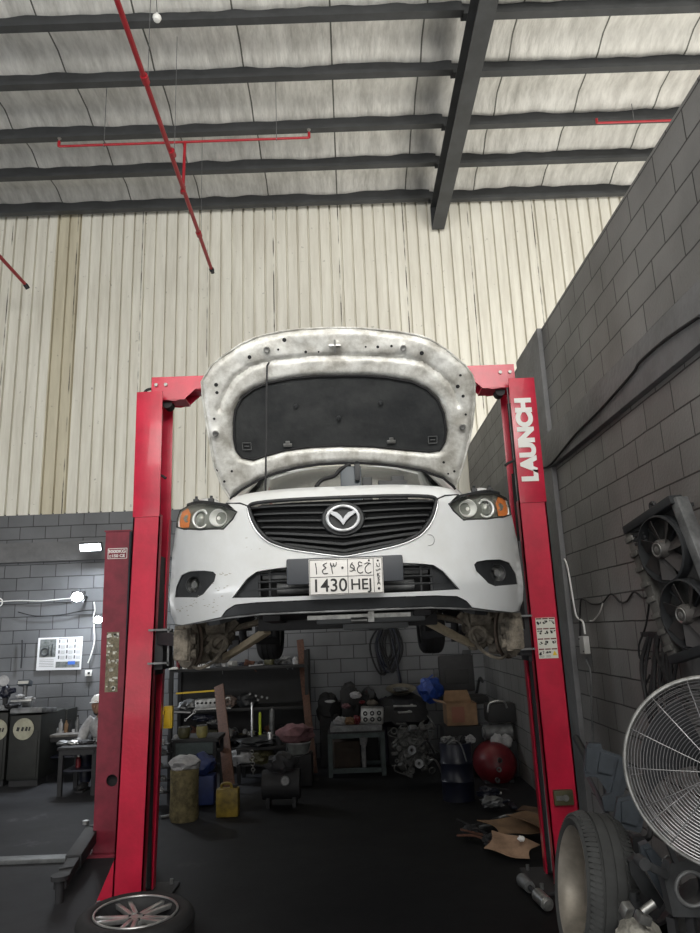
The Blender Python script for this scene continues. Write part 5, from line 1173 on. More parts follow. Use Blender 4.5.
# row of small pale and red parts on the top shelf
words = ['tallest', 'second', 'third', 'fourth', 'fifth', 'sixth', 'seventh']
clutter('spray_can', 'red spray can at the left end of the top shelf', 'can', 177.5, .05, .12, zA, 'can', REDT, 1, YS+.05)
clutter('parts_tray', 'flat white tray at the far left of the top shelf', 'tray', 173, .12, .03, zA, 'box', WHITEP, 2, YS-.02)
r_ = random.Random(4)
for i, px in enumerate((184, 187.5, 191, 195, 199, 203.5, 208)):
    x = at(px, 667, Y=YS+.05).x; h_ = r_.uniform(.05, .11); t = thing('plastic_clip', 'small white fitting on the top shelf of the rack, right of the red can', 'fitting', (x, YS+.05, zA), 'small white fittings on the top shelf')
    mb = MB(); mb.bar((x-.012, YS+.05, zA), (x+r_.uniform(-.02, .03), YS+.05, zA+h_), .016, .016, .003); mb.torus((x+.008, YS+.05, zA+h_*.5), (0, 1, 0), .018, .006, 14, 6); mb.box((x, YS+.05, zA+.008), (.04, .03, .016)); part('body', mb, WHITEP, t)
clutter('fluorescent_tube', 'pale strip lying on the top shelf above the leaning plank', 'strip', 256, .20, .018, zA, 'rod', CLOTHW, 3, YS)
# middle shelf
q = at(196, 692, Y=YS)
mb = MB(); mb.box((q.x, YS+.0, q.z), (.56, .02, .022), rot=(0, -2, 0)); mb.box((q.x+.02, YS-.001, q.z), (.06, .022, .012)); single('spirit_level', mb, YEL, 'long yellow bar lying over the engine cover on the rack', 'bar')
t = thing('valve_cover', 'grey aluminium engine valve cover on the rack under the yellow bar', 'engine part', (q.x+.05, YS+.1, zB))
qa = at(214, 702, Y=YS+.1); mb = MB(); mb.box((qa.x, YS+.1, qa.z-.01), (.50, .20, .14), rot=(0, -3, 0), bev=.02); mb.box((qa.x, YS+.1, qa.z-.09), (.52, .24, .04), bev=.006)
part('cover', mb, SILVD, t)
for k in range(8): mb = MB(); x = qa.x-.21+.06*k; mb.cyl((x, YS-.012, qa.z+.0), (x, YS+.02, qa.z+.0), .016, n=12); part('port', mb, BLK, t)
mb = MB(); mb.blob((qa.x-.36, YS+.1, qa.z-.03), (.14, .10, .07), .5, 3, 5); single('manifold', mb, GREYM, 'lumpy grey manifold left of the valve cover', 'engine part')
for i, (px, py, w_, h_, mt, nm, lb_, ct) in enumerate((
    (180, 712, .30, .05, CLOTHW, 'metal_strip', 'pale metal strip under the valve cover', 'strip'),
    (190, 716, .14, .05, SILV, 'spanner', 'bright spanner glinting on the rack', 'tool'),
    (203, 718, .30, .09, NAVY, 'jacket', 'folded dark blue cloth on the rack shelf', 'cloth'),
    (214, 722, .18, .07, GREYM, 'bracket', 'grey metal bracket near the leaning plank', 'engine part'))):
    q = at(px, py, Y=YS-.02); mb = MB()
    if nm == 'metal_strip': mb.box(q, (w_, .04, .02), rot=(0, 4, 0), bev=.003)
    elif nm == 'spanner': mb.bar(q+V((-.05, 0, -.04)), q+V((.05, 0, .04)), .018, .01); mb.torus(q+V((.06, 0, .05)), (0, 1, 0), .018, .006, 14, 6); mb.torus(q+V((-.06, 0, -.05)), (0, 1, 0), .015, .005, 14, 6)
    else: mb.blob(q, (w_/2, .08, h_/2), .45, 2.5, 40+i)
    single(nm, mb, mt, lb_, ct)
# front workbench with jars (nearer than the rack)
YBn = 8.5
bx0 = at(172, 745, Y=YBn).x; bx1 = at(216, 745, Y=YBn).x; bz = at(195, 739, Y=YBn).z
t = thing('workbench', 'short dark workbench standing in front of the rack at the left', 'table', ((bx0+bx1)/2, YBn+.25, 0))
mb = MB(); mb.box(((bx0+bx1)/2, YBn+.25, bz-.02), (bx1-bx0+.04, .5, .04), bev=.004); part('table_top', mb, CHARC, t)
mb = MB(); mb.box(((bx0+bx1)/2, YBn+.02, bz-.10), (bx1-bx0, .02, .13)); part('apron', mb, GREENM, t)
for x in (bx0+.02, bx1-.02):
    for y in (YBn+.03, YBn+.47): mb = MB(); mb.box((x, y, (bz-.04)/2), (.04, .04, bz-.04)); part('leg', mb, CHARC, t)
for i, (px, py, w_, h_, mt, lb_) in enumerate(((184, 738, .13, .12, OLIVE, 'squat dark olive pot on the workbench'), (202, 738, .12, .13, mat('mustard_pot', (.26, .23, .08), .5, 0, .4, 9), 'mustard coloured pot on the workbench'))):
    x = at(px, py, Y=YBn+.12).x; t = thing('pot', lb_, 'pot', (x, YBn+.12, bz))
    mb = MB(); mb.lathe([(0, 0), (w_*.42, 0), (w_*.55, h_*.3), (w_*.55, h_*.75), (w_*.48, h_), (w_*.44, h_), (w_*.45, h_*.4), (0, h_*.3)], (x, YBn+.12, bz), n=28); part('body', mb, mt, t)
    mb = MB(); mb.torus((x, YBn+.12, bz+h_), (0, 0, 1), w_*.46, .006, 28, 6); part('rim', mb, GREYM, t)
blobt(175.5, 737, .05, .05, YBn+.08, CLOTHW, 'rag', 'small pale rag at the left corner of the workbench', 'rag', 3, rest=bz)
# wrapped drum under the bench front
p = fl(184, 820); wd = 26/700*p.y*1.02; zt_ = at(184, 768, Y=p.y).z
t = thing('oil_drum', 'tall round bin wrapped in yellow-brown sacking, under the workbench front', 'bin', (p.x, p.y, 0))
mb = MB(); mb.lathe([(0, 0), (wd*.46, 0), (wd*.5, zt_*.1), (wd*.48, zt_*.5), (wd*.5, zt_*.96), (wd*.46, zt_), (0, zt_)], p, n=32); part('body', mb, mat('oily_sacking', (.17, .14, .065), .8, 0, .65, 12, .6, 40), t)
mb = MB(); mb.blob((p.x, p.y, zt_+.045), (wd*.52, wd*.5, .085), .35, 2.2, 6); single('white_bag', mb, CLOTHW, 'crumpled pale plastic bag on top of the sacking-wrapped bin', 'bag')
p2 = fl(203, 800); mb = MB(); mb.blob((at(204, 765, Y=8.3).x, 8.3, .42), (.13, .12, .12), .3, 2, 9); mb.box((at(204, 765, Y=8.3).x, 8.3, .17), (.26, .22, .30), bev=.02); single('blue_container', mb, BLUE, 'dark blue container under the workbench beside the sacking bin', 'container')
# planks
def plank(px0, py0, px1, py1, Ya, Yb, w_, label, mt=WOOD):
    a = fl(px0, py0) if Ya is None else at(px0, py0, Y=Ya); b = at(px1, py1, Y=Yb); a.z = max(a.z, .03)
    mb = MB(); mb.bar(a, b, w_, .03, .003, up=(0, -1, 0)); mb.bar(a.lerp(b, .35)+V((0, -.018, 0)), a.lerp(b, .38)+V((0, -.018, 0)), w_*.9, .006, up=(0, -1, 0))
    return single('wooden_plank', mb, mt, label, 'plank')
plank(231, 803, 219, 686, None, 9.9, .13, 'reddish wooden plank leaning on the rack behind the yellow jerrycan')
plank(314, 776, 300, 640, None, 10.7, .10, 'long reddish wooden plank leaning on the wall right of the rack')
# yellow jerrycan
p = fl(228, 816); k = p.y/700*1.03; w_ = 20*k; zt_ = at(228, 786, Y=p.y).z
t = thing('jerrycan', 'oily yellow jerrycan on the floor at the foot of the leaning plank', 'jerrycan', p)
mb = MB(); mb.box(p+V((0, .0, zt_*.47)), (w_, w_*.6, zt_*.94), bev=.02); part('body', mb, YELO, t)
mb = MB(); mb.tube(smooth_path([p+V((-w_*.3, 0, zt_*.92)), p+V((-w_*.25, 0, zt_*1.08)), p+V((w_*.1, 0, zt_*1.08)), p+V((w_*.15, 0, zt_*.92))], 4), .014, 8); part('handle', mb, YELO, t)
mb = MB(); mb.cyl(p+V((w_*.33, 0, zt_*.9)), p+V((w_*.33, 0, zt_*1.05)), .025, n=14); part('cap', mb, BLK, t)
# middle bench: chains, press, canisters
YM = 9.3
mx0 = at(236, 738, Y=YM).x; mx1 = at(286, 738, Y=YM).x; mz = at(260, 747, Y=YM).z
t = thing('tool_bench', 'dark low bench in the middle of the bay carrying cans and cloth', 'table', ((mx0+mx1)/2, YM+.25, 0))
mb = MB(); mb.box(((mx0+mx1)/2, YM+.25, mz-.02), (mx1-mx0, .5, .04), bev=.004); part('table_top', mb, CHARC, t)
for x in (mx0+.03, mx1-.03):
    for y in (YM+.03, YM+.47): mb = MB(); mb.box((x, y, (mz-.04)/2), (.045, .045, mz-.04)); part('leg', mb, CHARC, t)
mb = MB(); mb.box(((mx0+mx1)/2, YM+.25, mz*.5), (mx1-mx0-.05, .45, .02)); part('shelf', mb, CHARC, t)
def cyl_item(px, pyb, pyt, wpx, Y, mt, name, label, cat, z=None, cap=BLK):
    a = at(px, pyb, Y=Y); zb_ = a.z if z is None else z; zt_ = at(px, pyt, Y=Y).z; r = wpx/700*Y*1.03/2; h_ = zt_-zb_
    t = thing(name, label, cat, (a.x, Y, zb_))
    mb = MB(); mb.lathe([(0, 0), (r, 0), (r*1.0, h_*.86), (r*.92, h_*.93), (r*.5, h_), (0, h_)], (a.x, Y, zb_), n=24); part('body', mb, mt, t)
    mb = MB(); mb.cyl((a.x, Y, zb_+h_), (a.x, Y, zb_+h_*1.06+.01), r*.42, n=14); part('cap', mb, cap, t); return t
cyl_item(270, 744, 732, 4.5, YM+.1, SILV, 'metal_canister', 'shiny steel canister on the dark bench in the middle of the bay', 'canister', z=mz)
cyl_item(280, 744, 731, 7, YM+.15, BLKM, 'oil_bottle', 'black bottle right of the shiny steel canister', 'bottle', z=mz)
cyl_item(260, 725, 712, 2.6, YS-.0, mat('yellow_green_can', (.45, .55, .04), .4), 'marker_can', 'slim yellow-green can on the rack shelf', 'can', z=zC2+.02)
cyl_item(252, 723, 702, 2.4, YS-.05, SILV, 'grease_gun', 'thin bright steel tube standing on the rack shelf', 'tube', z=zC2+.02)
cyl_item(272, 724, 708, 5, YS-.0, GREYM, 'glass_jar', 'small grey jar on the rack shelf right of the yellow-green can', 'jar', z=zC2+.02)
blobt(268, 722, .30, .02, YS-.03, SILVD, 'metal_plate', 'flat bright metal plate under the small jars on the rack', 'plate', 8, rest=zC2+.02, amp=.1)
for i, (px, w_, h_, mt, nm, lb_, ct) in enumerate(((228, .20, .17, mat('brown_cloth', (.20, .15, .13), .9, 0, .5, 8), 'cloth_bundle', 'brown cloth bundle right of the leaning plank on the rack', 'cloth'), (229, .14, .16, CLOTHW, 'white_cloth', 'white crumpled cloth beside the leaning plank', 'cloth'), (246, .30, .20, BLKP, 'black_bag', 'black bag in the middle of the rack', 'bag'), (263, .22, .16, BLKM, 'gearbox_part', 'dark engine part with bright bolts on the rack', 'engine part'), (283, .26, .12, CHARC, 'motor_housing', 'dark grey motor housing on the rack near its right post', 'engine part'), (294, .16, .10, GREYM, 'wire_tray', 'grey wire tray next to the right post of the rack', 'tray'))):
    zz = zB if i != 1 else zC2
    q = at(px, 700, Y=YS); mb = MB()
    if i in (3, 4, 5): engine_bits(mb, (q.x, YS+.1, zz+h_*.5), (w_*.4, .10, h_*.38), 60+i, 16)
    else: mb.blob((q.x, YS+(.1 if i != 1 else -.1), zz+h_*.45), (w_/2, .12, h_/2), .3, 2.5, 60+i); single(nm, mb, mt, lb_, ct)
for i, (px, py) in enumerate(((262, 697), (258, 700), (250, 694), (256, 696), (267, 698))):
    q = at(px, py, Y=YS-.03); mb = MB(); mb.lathe([(.006, 0), (.016, 0), (.016, .012), (.006, .012)], q, (0, -1, .2), 14, closed=True); single('washer', mb, GREYM, 'bright steel ring on the dark engine part on the rack', 'washer', 'bright rings on the rack')
# dark cloth heap and sacks under the middle bench
blobt(258, 743, .50, .10, YM+.2, BLKP, 'tarpaulin', 'black tarpaulin folded over the dark bench', 'cloth', 12, rest=mz)
blobt(242, 760, .34, .20, YM+.15, CLOTHW, 'sack', 'pale dirty sack on the lower shelf of the dark bench, left', 'sack', 13, rest=mz*.5)
blobt(262, 760, .34, .20, YM+.15, OLIVE, 'sack', 'olive sack on the lower shelf of the dark bench, right', 'sack', 14, rest=mz*.5)
# steel chain hanging in front
q = at(252, 752, Y=YM-.06); zz = q.z; i = 0; t = thing('steel_chain', 'bright steel chain hanging in front of the dark bench', 'chain', (q.x, YM-.06, .05))
xx_ = q.x
while zz > .12:
    mb = MB(); mb.torus((xx_+.012*math.sin(zz*9), YM-.06, zz), (1, 0, 0) if i % 2 else (0, 1, 0), .022, .006, 12, 6, 1, 1); part('link', mb, SILVD, t); zz -= .034; i += 1
mb = MB(); mb.bar((q.x, YM+.02, q.z+.02), (q.x, YM-.06, q.z+.02), .01, .01); part('hook', mb, BLKM, t)
# bucket and pink rag
p = fl(299, 784); 
cY = 9.2; a = at(299, 772, Y=cY); r = 11/700*cY*1.03
zb_ = .36; zt_ = at(299, 742, Y=cY).z
t = thing('plastic_bucket', 'grey-white bucket holding a pink rag, right of the middle bench', 'bucket', (a.x, cY, zb_))
mb = MB(); mb.lathe([(0, 0), (r*.82, 0), (r, zt_-zb_), (r*.94, zt_-zb_), (r*.78, .02), (0, .02)], (a.x, cY, zb_), n=28); part('body', mb, mat('dirty_bucket', (.20, .21, .205), .6, 0, .5, 7), t)
mb = MB(); mb.torus((a.x, cY, zt_), (0, 0, 1), r, .008, 28, 6); part('rim', mb, CLOTHW, t)
mb = MB(); mb.tube(smooth_path([(a.x-r, cY, zt_-.02), (a.x-r*.8, cY-.12, zt_-.10), (a.x, cY-.17, zt_-.14), (a.x+r*.8, cY-.12, zt_-.10), (a.x+r, cY, zt_-.02)], 4), .004, 6); part('handle', mb, GREYM, t)
mb = MB(); mb.blob((a.x-.03, cY, zt_+.10), (.22, .16, .12), .35, 2.2, 21); single('pink_rag', mb, PINK, 'heap of pink rags on the grey-white bucket', 'rag')
mb = MB(); mb.box((a.x, cY, zb_/2), (.34, .34, zb_), bev=.02); mb.box((a.x, cY-.17, zb_*.6), (.2, .02, .1)); single('wooden_crate', mb, CHARC, 'dark crate under the grey-white bucket', 'crate')
# compressor motor with gauge, low in the middle
p = fl(282, 806); t = thing('air_compressor', 'black compressor with a small round gauge on the floor in the middle of the bay', 'compressor', p)
mb = MB(); mb.cyl(p+V((-.20, 0, .22)), p+V((.20, 0, .22)), .15, n=28); mb.blob(p+V((0, 0, .42)), (.16, .12, .12), .4, 3, 31); part('tank', mb, BLKM, t)
for s in (-1, 1): mb = MB(); mb.bar(p+V((s*.14, 0, .0)), p+V((s*.14, 0, .10)), .04, .2); part('foot', mb, BLKM, t)
q = at(285, 781, Y=p.y-.17); mb = MB(); mb.cyl(q, q+V((0, .03, 0)), .045, n=24); g = part('gauge', mb, CLOTHW, t); mb = MB(); mb.torus(q, (0, 1, 0), .045, .006, 24, 6); part('gauge_ring', mb, GREYM, g); mb = MB(); mb.cyl(q+V((0, .03, 0)), q+V((0, .12, -.05)), .012, n=8); part('gauge_pipe', mb, GREYM, t)

# metal frame stand
Yf = 9.55; a = at(329, 772, Y=Yf); b = at(386, 769, Y=Yf); zt_ = at(357, 733, Y=Yf).z; cx = (a.x+b.x)/2; w_ = b.x-a.x; zl = max(.02, a.z)
t = thing('metal_stand', 'green-grey square metal frame stand in the centre of the bay', 'stand', (cx, Yf+.25, 0))
for y in (Yf, Yf+.5):
    for x in (a.x+.025, b.x-.025): mb = MB(); mb.box((x, y, zt_/2), (.055, .05, zt_)); part('leg', mb, GREENM, t)
    for z in (zt_-.03, .07): mb = MB(); mb.box((cx, y, z), (w_-.11, .05, .055)); part('rail', mb, GREENM, t)
mb = MB(); mb.box((cx, Yf+.25, zt_+.01), (w_, .55, .02)); part('top_plate', mb, BLKM, t)
mb = MB(); mb.box((cx, Yf+.25, zt_+.085), (w_*.92, .5, .012)); mb.box((cx, Yf+.01, zt_+.055), (w_*.92, .01, .07)); part('top_edge', mb, GREYM, t, label='grey metal strip along the top')
zt_ += .09
x = at(350, 748, Y=Yf+.1).x
mb = MB(); mb.blob((at(369, 748, Y=Yf+.15).x-.07, Yf+.2, .42), (.05, .05, .10), .5, 3, 71); mb.cyl((at(369, 748, Y=Yf+.15).x-.07, Yf+.2, .05), (at(369, 748, Y=Yf+.15).x-.07, Yf+.2, .40), .03, n=12); single('white_canister', mb, CLOTHW, 'dirty white plastic canister inside the metal frame stand', 'canister')
mb = MB(); q = at(346, 748, Y=Yf+.25); mb.box((q.x, Yf+.3, .22), (.34, .3, .36), rot=(0, 0, 6), bev=.01); mb.box((q.x, Yf+.14, .3), (.2, .02, .05)); single('dark_carton', mb, mat('dark_carton', (.05, .035, .025), .8, 0, .4, 6), 'dark brown carton inside the metal frame stand', 'box')
# heads and parts on top of the stand
items = ((340, .16, .11, CLOTHW, 'pale_fitting', 'white and grey fitting at the left on the metal stand', 'engine part'), (350, .15, .10, CARD, 'brown_part', 'brownish small part on the metal stand', 'engine part'), (357, .10, .12, REDT, 'red_plug', 'small red cap among the parts on the metal stand', 'plug'))
for i, (px, w_, h_, mt, nm, lb_, ct) in enumerate(items):
    q = at(px, 720, Y=Yf+.12); mb = MB(); mb.blob((q.x, Yf+.12, zt_+h_*.45), (w_/2, .06, h_/2), .5, 2.6, 80+i); single(nm, mb, mt, lb_, ct)
q = at(372, 715, Y=Yf+.2); t = thing('cylinder_head', 'grey aluminium cylinder head on the right of the metal stand', 'engine part', (q.x, Yf+.2, zt_))
mb = MB(); mb.box((q.x, Yf+.2, zt_+.10), (.30, .22, .20), rot=(0, 4, 0), bev=.012); part('casting', mb, SILVD, t)
for i in range(3):
    for j in range(2): mb = MB(); x = q.x-.09+.09*i; z = zt_+.06+.075*j; mb.lathe([(.012, 0), (.030, 0), (.030, .02), (.012, .02)], (x, Yf+.088, z), (0, -1, 0), 18, closed=True); part('port', mb, BLKM, t)
for i, (px, py, w_, h_, mt, nm, lb_, ct) in enumerate(((329, 700, .34, .36, BLK, 'black_bag', 'rounded black bag with a white stripe, left behind the metal stand', 'bag'), (350, 690, .30, .40, mat('dark_grey_cloth', (.04, .04, .042), .9, 0, .4, 6), 'tarp_heap', 'tall dark grey heap of cloth behind the metal stand', 'cloth'), (369, 694, .24, .26, CHARC, 'parts_heap', 'dark heap of parts behind the cylinder head', 'engine part'), (385, 702, .20, .22, mat('purple_grey_cloth', (.05, .045, .07), .9, 0, .4, 7), 'jacket', 'dark purple jacket on the heap under the cable coil', 'cloth'))):
    q = at(px, py, Y=10.35); mb = MB(); zb_ = .0
    mb.blob((q.x, 10.4, q.z-h_*.45+.03), (w_/2, .2, h_*.6), .35, 2.0, 90+i); mb.box((q.x, 10.4, (q.z-h_*.5)/2), (w_*.8, .35, max(.05, q.z-h_*.5)), bev=.03); single(nm, mb, mt, lb_, ct)
q = at(330, 701.5, Y=10.13); mb = MB(); mb.blob(q, (.07, .03, .02), .2, 2, 3); single('white_strap', mb, CLOTHW, 'short white strap lying on the rounded black bag', 'strap')
for i, (px, py, w_, mt, lb_) in enumerate(((346, 706, .12, PINK, 'pink rag left of the red rag behind the metal stand'), (362, 702, .08, REDT, 'small bright red rag behind the metal stand'), (372, 703, .16, mat('brown_grey_cloth', (.15, .13, .11), .9, 0, .4, 8), 'brown-grey rag on the heap behind the cylinder head'), (356, 695, .16, CLOTHW, 'grey-white glove on the tall dark heap'))):
    q = at(px, py, Y=10.05); mb = MB(); mb.blob(q, (w_/2, .06, w_*.28), .4, 2.5, 100+i); single('rag', mb, mt, lb_, 'rag')
q = at(401, 693, Y=10.2); t = thing('metal_basin', 'shallow round metal basin with parts on the heap under the cable coil', 'basin', q)
mb = MB(); mb.lathe([(0, 0), (.12, 0), (.20, .06), (.21, .065), (.19, .055), (.11, .012), (0, .012)], q, (0, -.25, 1), 32); part('bowl', mb, mat('tarnished_basin', (.20, .18, .14), .5, .4, .4, 8), t)
mb = MB(); mb.blob(q+V((0, 0, .05)), (.1, .08, .03), .5, 3, 2); part('fitting', mb, GREYM, t)
# cable coil on the back wall
q = at(388, 632, Y=YW-.03); t = thing('cable_coil', 'coil of black cables hanging on the back wall under the car', 'cable', q)
for i in range(9):
    r_ = random.Random(i); w_ = r_.uniform(.10, .20); h_ = r_.uniform(.35, .60); cx = q.x+r_.uniform(-.10, .10)
    mb = MB(); mb.tube(smooth_path([(cx, YW-.05, q.z+.12), (cx-w_, YW-.06, q.z-h_*.3), (cx-w_*.5, YW-.07, q.z-h_*.95), (cx+w_*.1, YW-.06, q.z-h_), (cx+w_*.9, YW-.05, q.z-h_*.5), (cx+w_*.6, YW-.05, q.z)], 5, True), .016, 6, True); part('loop', mb, NAVY if i % 3 == 0 else BLK, t)
mb = MB(); mb.tube(smooth_path([(q.x+.05, YW-.05, q.z-.1), (q.x+.13, YW-.05, q.z-.6), (q.x+.18, YW-.04, q.z-1.05)], 6), .022, 8); part('tail', mb, NAVY, t)
mb = MB(); mb.cyl((q.x, YW-.12, q.z+.1), (q.x, YW-.03, q.z+.1), .012, n=8); part('hook', mb, GREYM, t)
# blue bag
q = at(430, 690, Y=10.0); mb = MB(); mb.blob(q, (.17, .15, .17), .35, 2.2, 41); mb.bar(q+V((-.05, 0, .12)), q+V((.05, -.02, .20)), .03, .02); single('blue_bag', mb, mat('blue_bag_plastic', (.02, .06, .30), .4, 0, .6, 7), 'blue bag on the heap left of the cardboard box', 'bag')
# engine block heap: grey engine
p = fl(416, 786); t = thing('engine_block', 'dirty grey engine block with hoses standing on the floor right of the metal stand', 'engine', p)
q = at(413, 748, Y=p.y); mb = MB(); engine_bits(mb, (q.x, p.y+.12, .42), (.26, .20, .32), 51, 80); part('block', mb, mat('dirty_engine_metal', (.12, .12, .115), .6, .2, .75, 12, .5, 30), t)
r_ = random.Random(9)
for i in range(5):
    a_ = V((q.x+r_.uniform(-.22, .22), p.y-.10, r_.uniform(.25, .70))); mb = MB()
    if i % 3 == 0: mb.lathe([(.02, 0), (.05, 0), (.05, .04), (.02, .04)], a_+V((0, -.05, 0)), (r_.uniform(-.4, .4), -1, .2), 18, closed=True); part('pulley', mb, GREYM, t)
    elif i % 3 == 1: mb.tube(smooth_path([a_, a_+V((.06, -.06, .06)), a_+V((.12, -.02, -.02)), a_+V((.16, .03, -.12))], 4), .012, 8); part('hose', mb, SILVD if i % 2 else BLK, t)
    else: mb.box(a_, (.09, .06, .06), rot=(r_.uniform(-40, 40), r_.uniform(-40, 40), 20), bev=.01); part('bracket', mb, GREYM, t)
for i, (px, py, w_, lb_) in enumerate(((405, 706, .30, 'flat pale strip on top of the dark heap left of the cardboard box'), (405, 712, .18, 'short pale strip under the longer one on the heap'))):
    q = at(px, py, Y=9.6); mb = MB(); mb.box(q, (w_, .05, .02), rot=(0, 2-i*2, 6), bev=.004); mb.box(q+V((w_*.3, 0, .01)), (.03, .05, .02)); single('metal_strip', mb, SILVD, lb_, 'strip')
q = at(405, 725, Y=9.85); mb = MB(); mb.blob((q.x, 10.2, .66), (.36, .2, .26), .4, 2, 61); mb.box((q.x+.05, 10.25, .25), (.55, .3, .5), bev=.03); single('scrap_heap', mb, BLKM, 'dark heap of scrap behind the grey engine block', 'scrap', kind='stuff')
# cardboard box
YC = 9.3; a, b, c_, d_ = at(448, 726, Y=YC), at(478, 728, Y=YC), at(480, 706, Y=YC), at(446, 700, Y=YC)
t = thing('cardboard_box', 'open brown cardboard box on the heap left of the grey motor', 'box', ((a.x+b.x)/2, YC+.2, a.z))
cx = (a.x+b.x)/2; w_ = b.x-a.x; h_ = d_.z-a.z; 
mb = MB()
for (pp, qq) in (((a.x, YC), (b.x, YC)), ((b.x, YC), (b.x, YC+.38)), ((b.x, YC+.38), (a.x, YC+.38)), ((a.x, YC+.38), (a.x, YC))):
    mb.bar((pp[0], pp[1], a.z+h_*.42), (qq[0], qq[1], a.z+h_*.42), .008, h_*.84)
mb.box((cx, YC+.19, a.z+.005), (w_, .38, .01)); part('carton', mb, CARD, t)
mb = MB(); mb.bar((a.x-.01, YC+.02, a.z+h_*.84), (a.x-.01, YC+.36, a.z+h_*.84), .008, .008); mb.prism([(a.x, YC, a.z+h_*.84), (a.x, YC+.38, a.z+h_*.84), (a.x-.14, YC+.34, a.z+h_*.95), (a.x-.14, YC+.04, a.z+h_*.95)], (0, 0, .006)); part('flap', mb, CARDP, t)
mb = MB(); mb.prism([(a.x, YC+.38, a.z+h_*.84), (b.x, YC+.38, a.z+h_*.84), (b.x-.04, YC+.42, a.z+h_*1.25), (a.x+.04, YC+.42, a.z+h_*1.25)], (0, .006, 0)); part('flap', mb, CARD, t)
mb = MB(); mb.box((cx-.05, YC-.006, a.z+h_*.42), (.16, .004, h_*.6)); part('printed_patch', mb, mat('reddish_print', (.22, .09, .06), .8), t)
mb = MB(); mb.box((cx+.0, YC+.2, a.z/2), (w_*1.3, .5, a.z-.01), bev=.02); mb.box((cx-.1, YC-.06, a.z*.7), (w_*.5, .04, .12), bev=.01); single('steel_chest', mb, CHARC, 'dark steel chest under the cardboard box', 'chest')
# dark blue drum / cabinet in front
p = fl(459, 799); zt_ = at(459, 742, Y=p.y).z; w_ = 29/700*p.y*1.03
t = thing('navy_drum', 'dark navy blue drum on the floor below the cardboard box', 'drum', p)
mb = MB(); mb.lathe([(0, 0), (w_/2, 0), (w_/2, zt_*.32), (w_/2+.008, zt_*.34), (w_/2, zt_*.36), (w_/2, zt_*.64), (w_/2+.008, zt_*.66), (w_/2, zt_*.68), (w_/2, zt_), (w_/2-.02, zt_), (w_/2-.02, zt_-.03), (0, zt_-.03)], p, n=36); part('body', mb, NAVY, t)
mb = MB(); mb.tube(smooth_path([p+V((-w_*.3, -w_*.42, zt_)), p+V((-w_*.1, -w_*.48, zt_+.04)), p+V((w_*.1, -w_*.48, zt_+.0)), p+V((w_*.25, -w_*.44, zt_*.7))], 5), .009, 6); part('handle', mb, GREYM, t)
for i, (px, py, w2, mt, lb_) in enumerate(((448, 737, .16, GREYM, 'small grey part on the navy drum, left'), (460, 737, .12, BLKM, 'small black part on the navy drum, middle'), (469, 736, .12, CLOTHW, 'small pale part on the navy drum, right'))):
    q = at(px, py, Y=p.y+.02); mb = MB(); mb.blob((q.x, p.y+.0, zt_-.0+.02), (w2/2, .06, .045), .5, 3, 110+i); single('small_part', mb, mt, lb_, 'engine part')
# grey motor right of the box, cloth, red tank
q = at(498, 718, Y=9.2); t = thing('electric_motor', 'grey cylindrical motor on a stand right of the cardboard box', 'motor', (q.x, 9.2, 0))
mb = MB(); c = at(498, 732, Y=9.15); mb.cyl(c+V((-.17, 0, 0)), c+V((.17, .02, 0)), .085, n=28); mb.cyl(c+V((-.19, 0, 0)), c+V((-.17, 0, 0)), .06, n=20); part('body', mb, GREYM, t)
c = at(500, 712, Y=9.2); mb = MB(); mb.box(c, (.36, .28, .22), bev=.03); part('upper_housing', mb, CHARC, t)
mb = MB(); mb.tube(smooth_path([c+V((-.18, -.15, .02)), c+V((-.14, -.16, .13)), c+V((.02, -.16, .14)), c+V((.06, -.15, .06))], 5), .012, 8); part('handle', mb, SILVD, t)
zz = at(498, 742, Y=9.15).z
mb = MB(); mb.box((c.x, 9.3, zz/2), (.34, .3, zz), bev=.01); part('stand', mb, BLKM, t)
q = at(501, 741, Y=9.05); mb = MB(); mb.blob(q+V((-.05, 0, 0)), (.075, .03, .085), .3, 2, 7); mb.blob(q+V((.06, 0, 0)), (.075, .03, .08), .3, 2, 8); single('white_cloth', mb, CLOTHW, 'pair of pale cloths hanging under the grey motor above the red tank', 'cloth')
c = at(500, 768, Y=8.75); r = 19/700*8.75*1.03
t = thing('red_tank', 'round-ended red tank lying on the floor at the right of the bay', 'tank', (c.x, 8.9, 0))
mb = MB(); mb.lathe([(0, .20), (r*.45, .17), (r*.8, .09), (r*.97, .0), (r, -.08), (r, -.30), (r*.9, -.35), (0, -.38)], c+V((0, .16, 0)), (0, -1, 0), 40); part('tank', mb, REDT, t)
for dx, dz in ((.0, .09), (-.02, -.01), (-.045, -.125)):
    mb = MB(); d0 = c+V((dx, -.05, dz)); mb.lathe([(.008, .0), (.028, .0), (.028, .05), (.016, .05), (.012, .01)], d0+V((0, .05, 0)), (0, -1, 0), 20); part('port', mb, GREYM if dz < .05 else BLKM, t)
zz = c.z-r*.95; mb = MB(); mb.box((c.x, 8.98, zz/2+.02), (.34, .3, max(.08, zz+.12)), bev=.01); part('cradle', mb, BLKM, t)
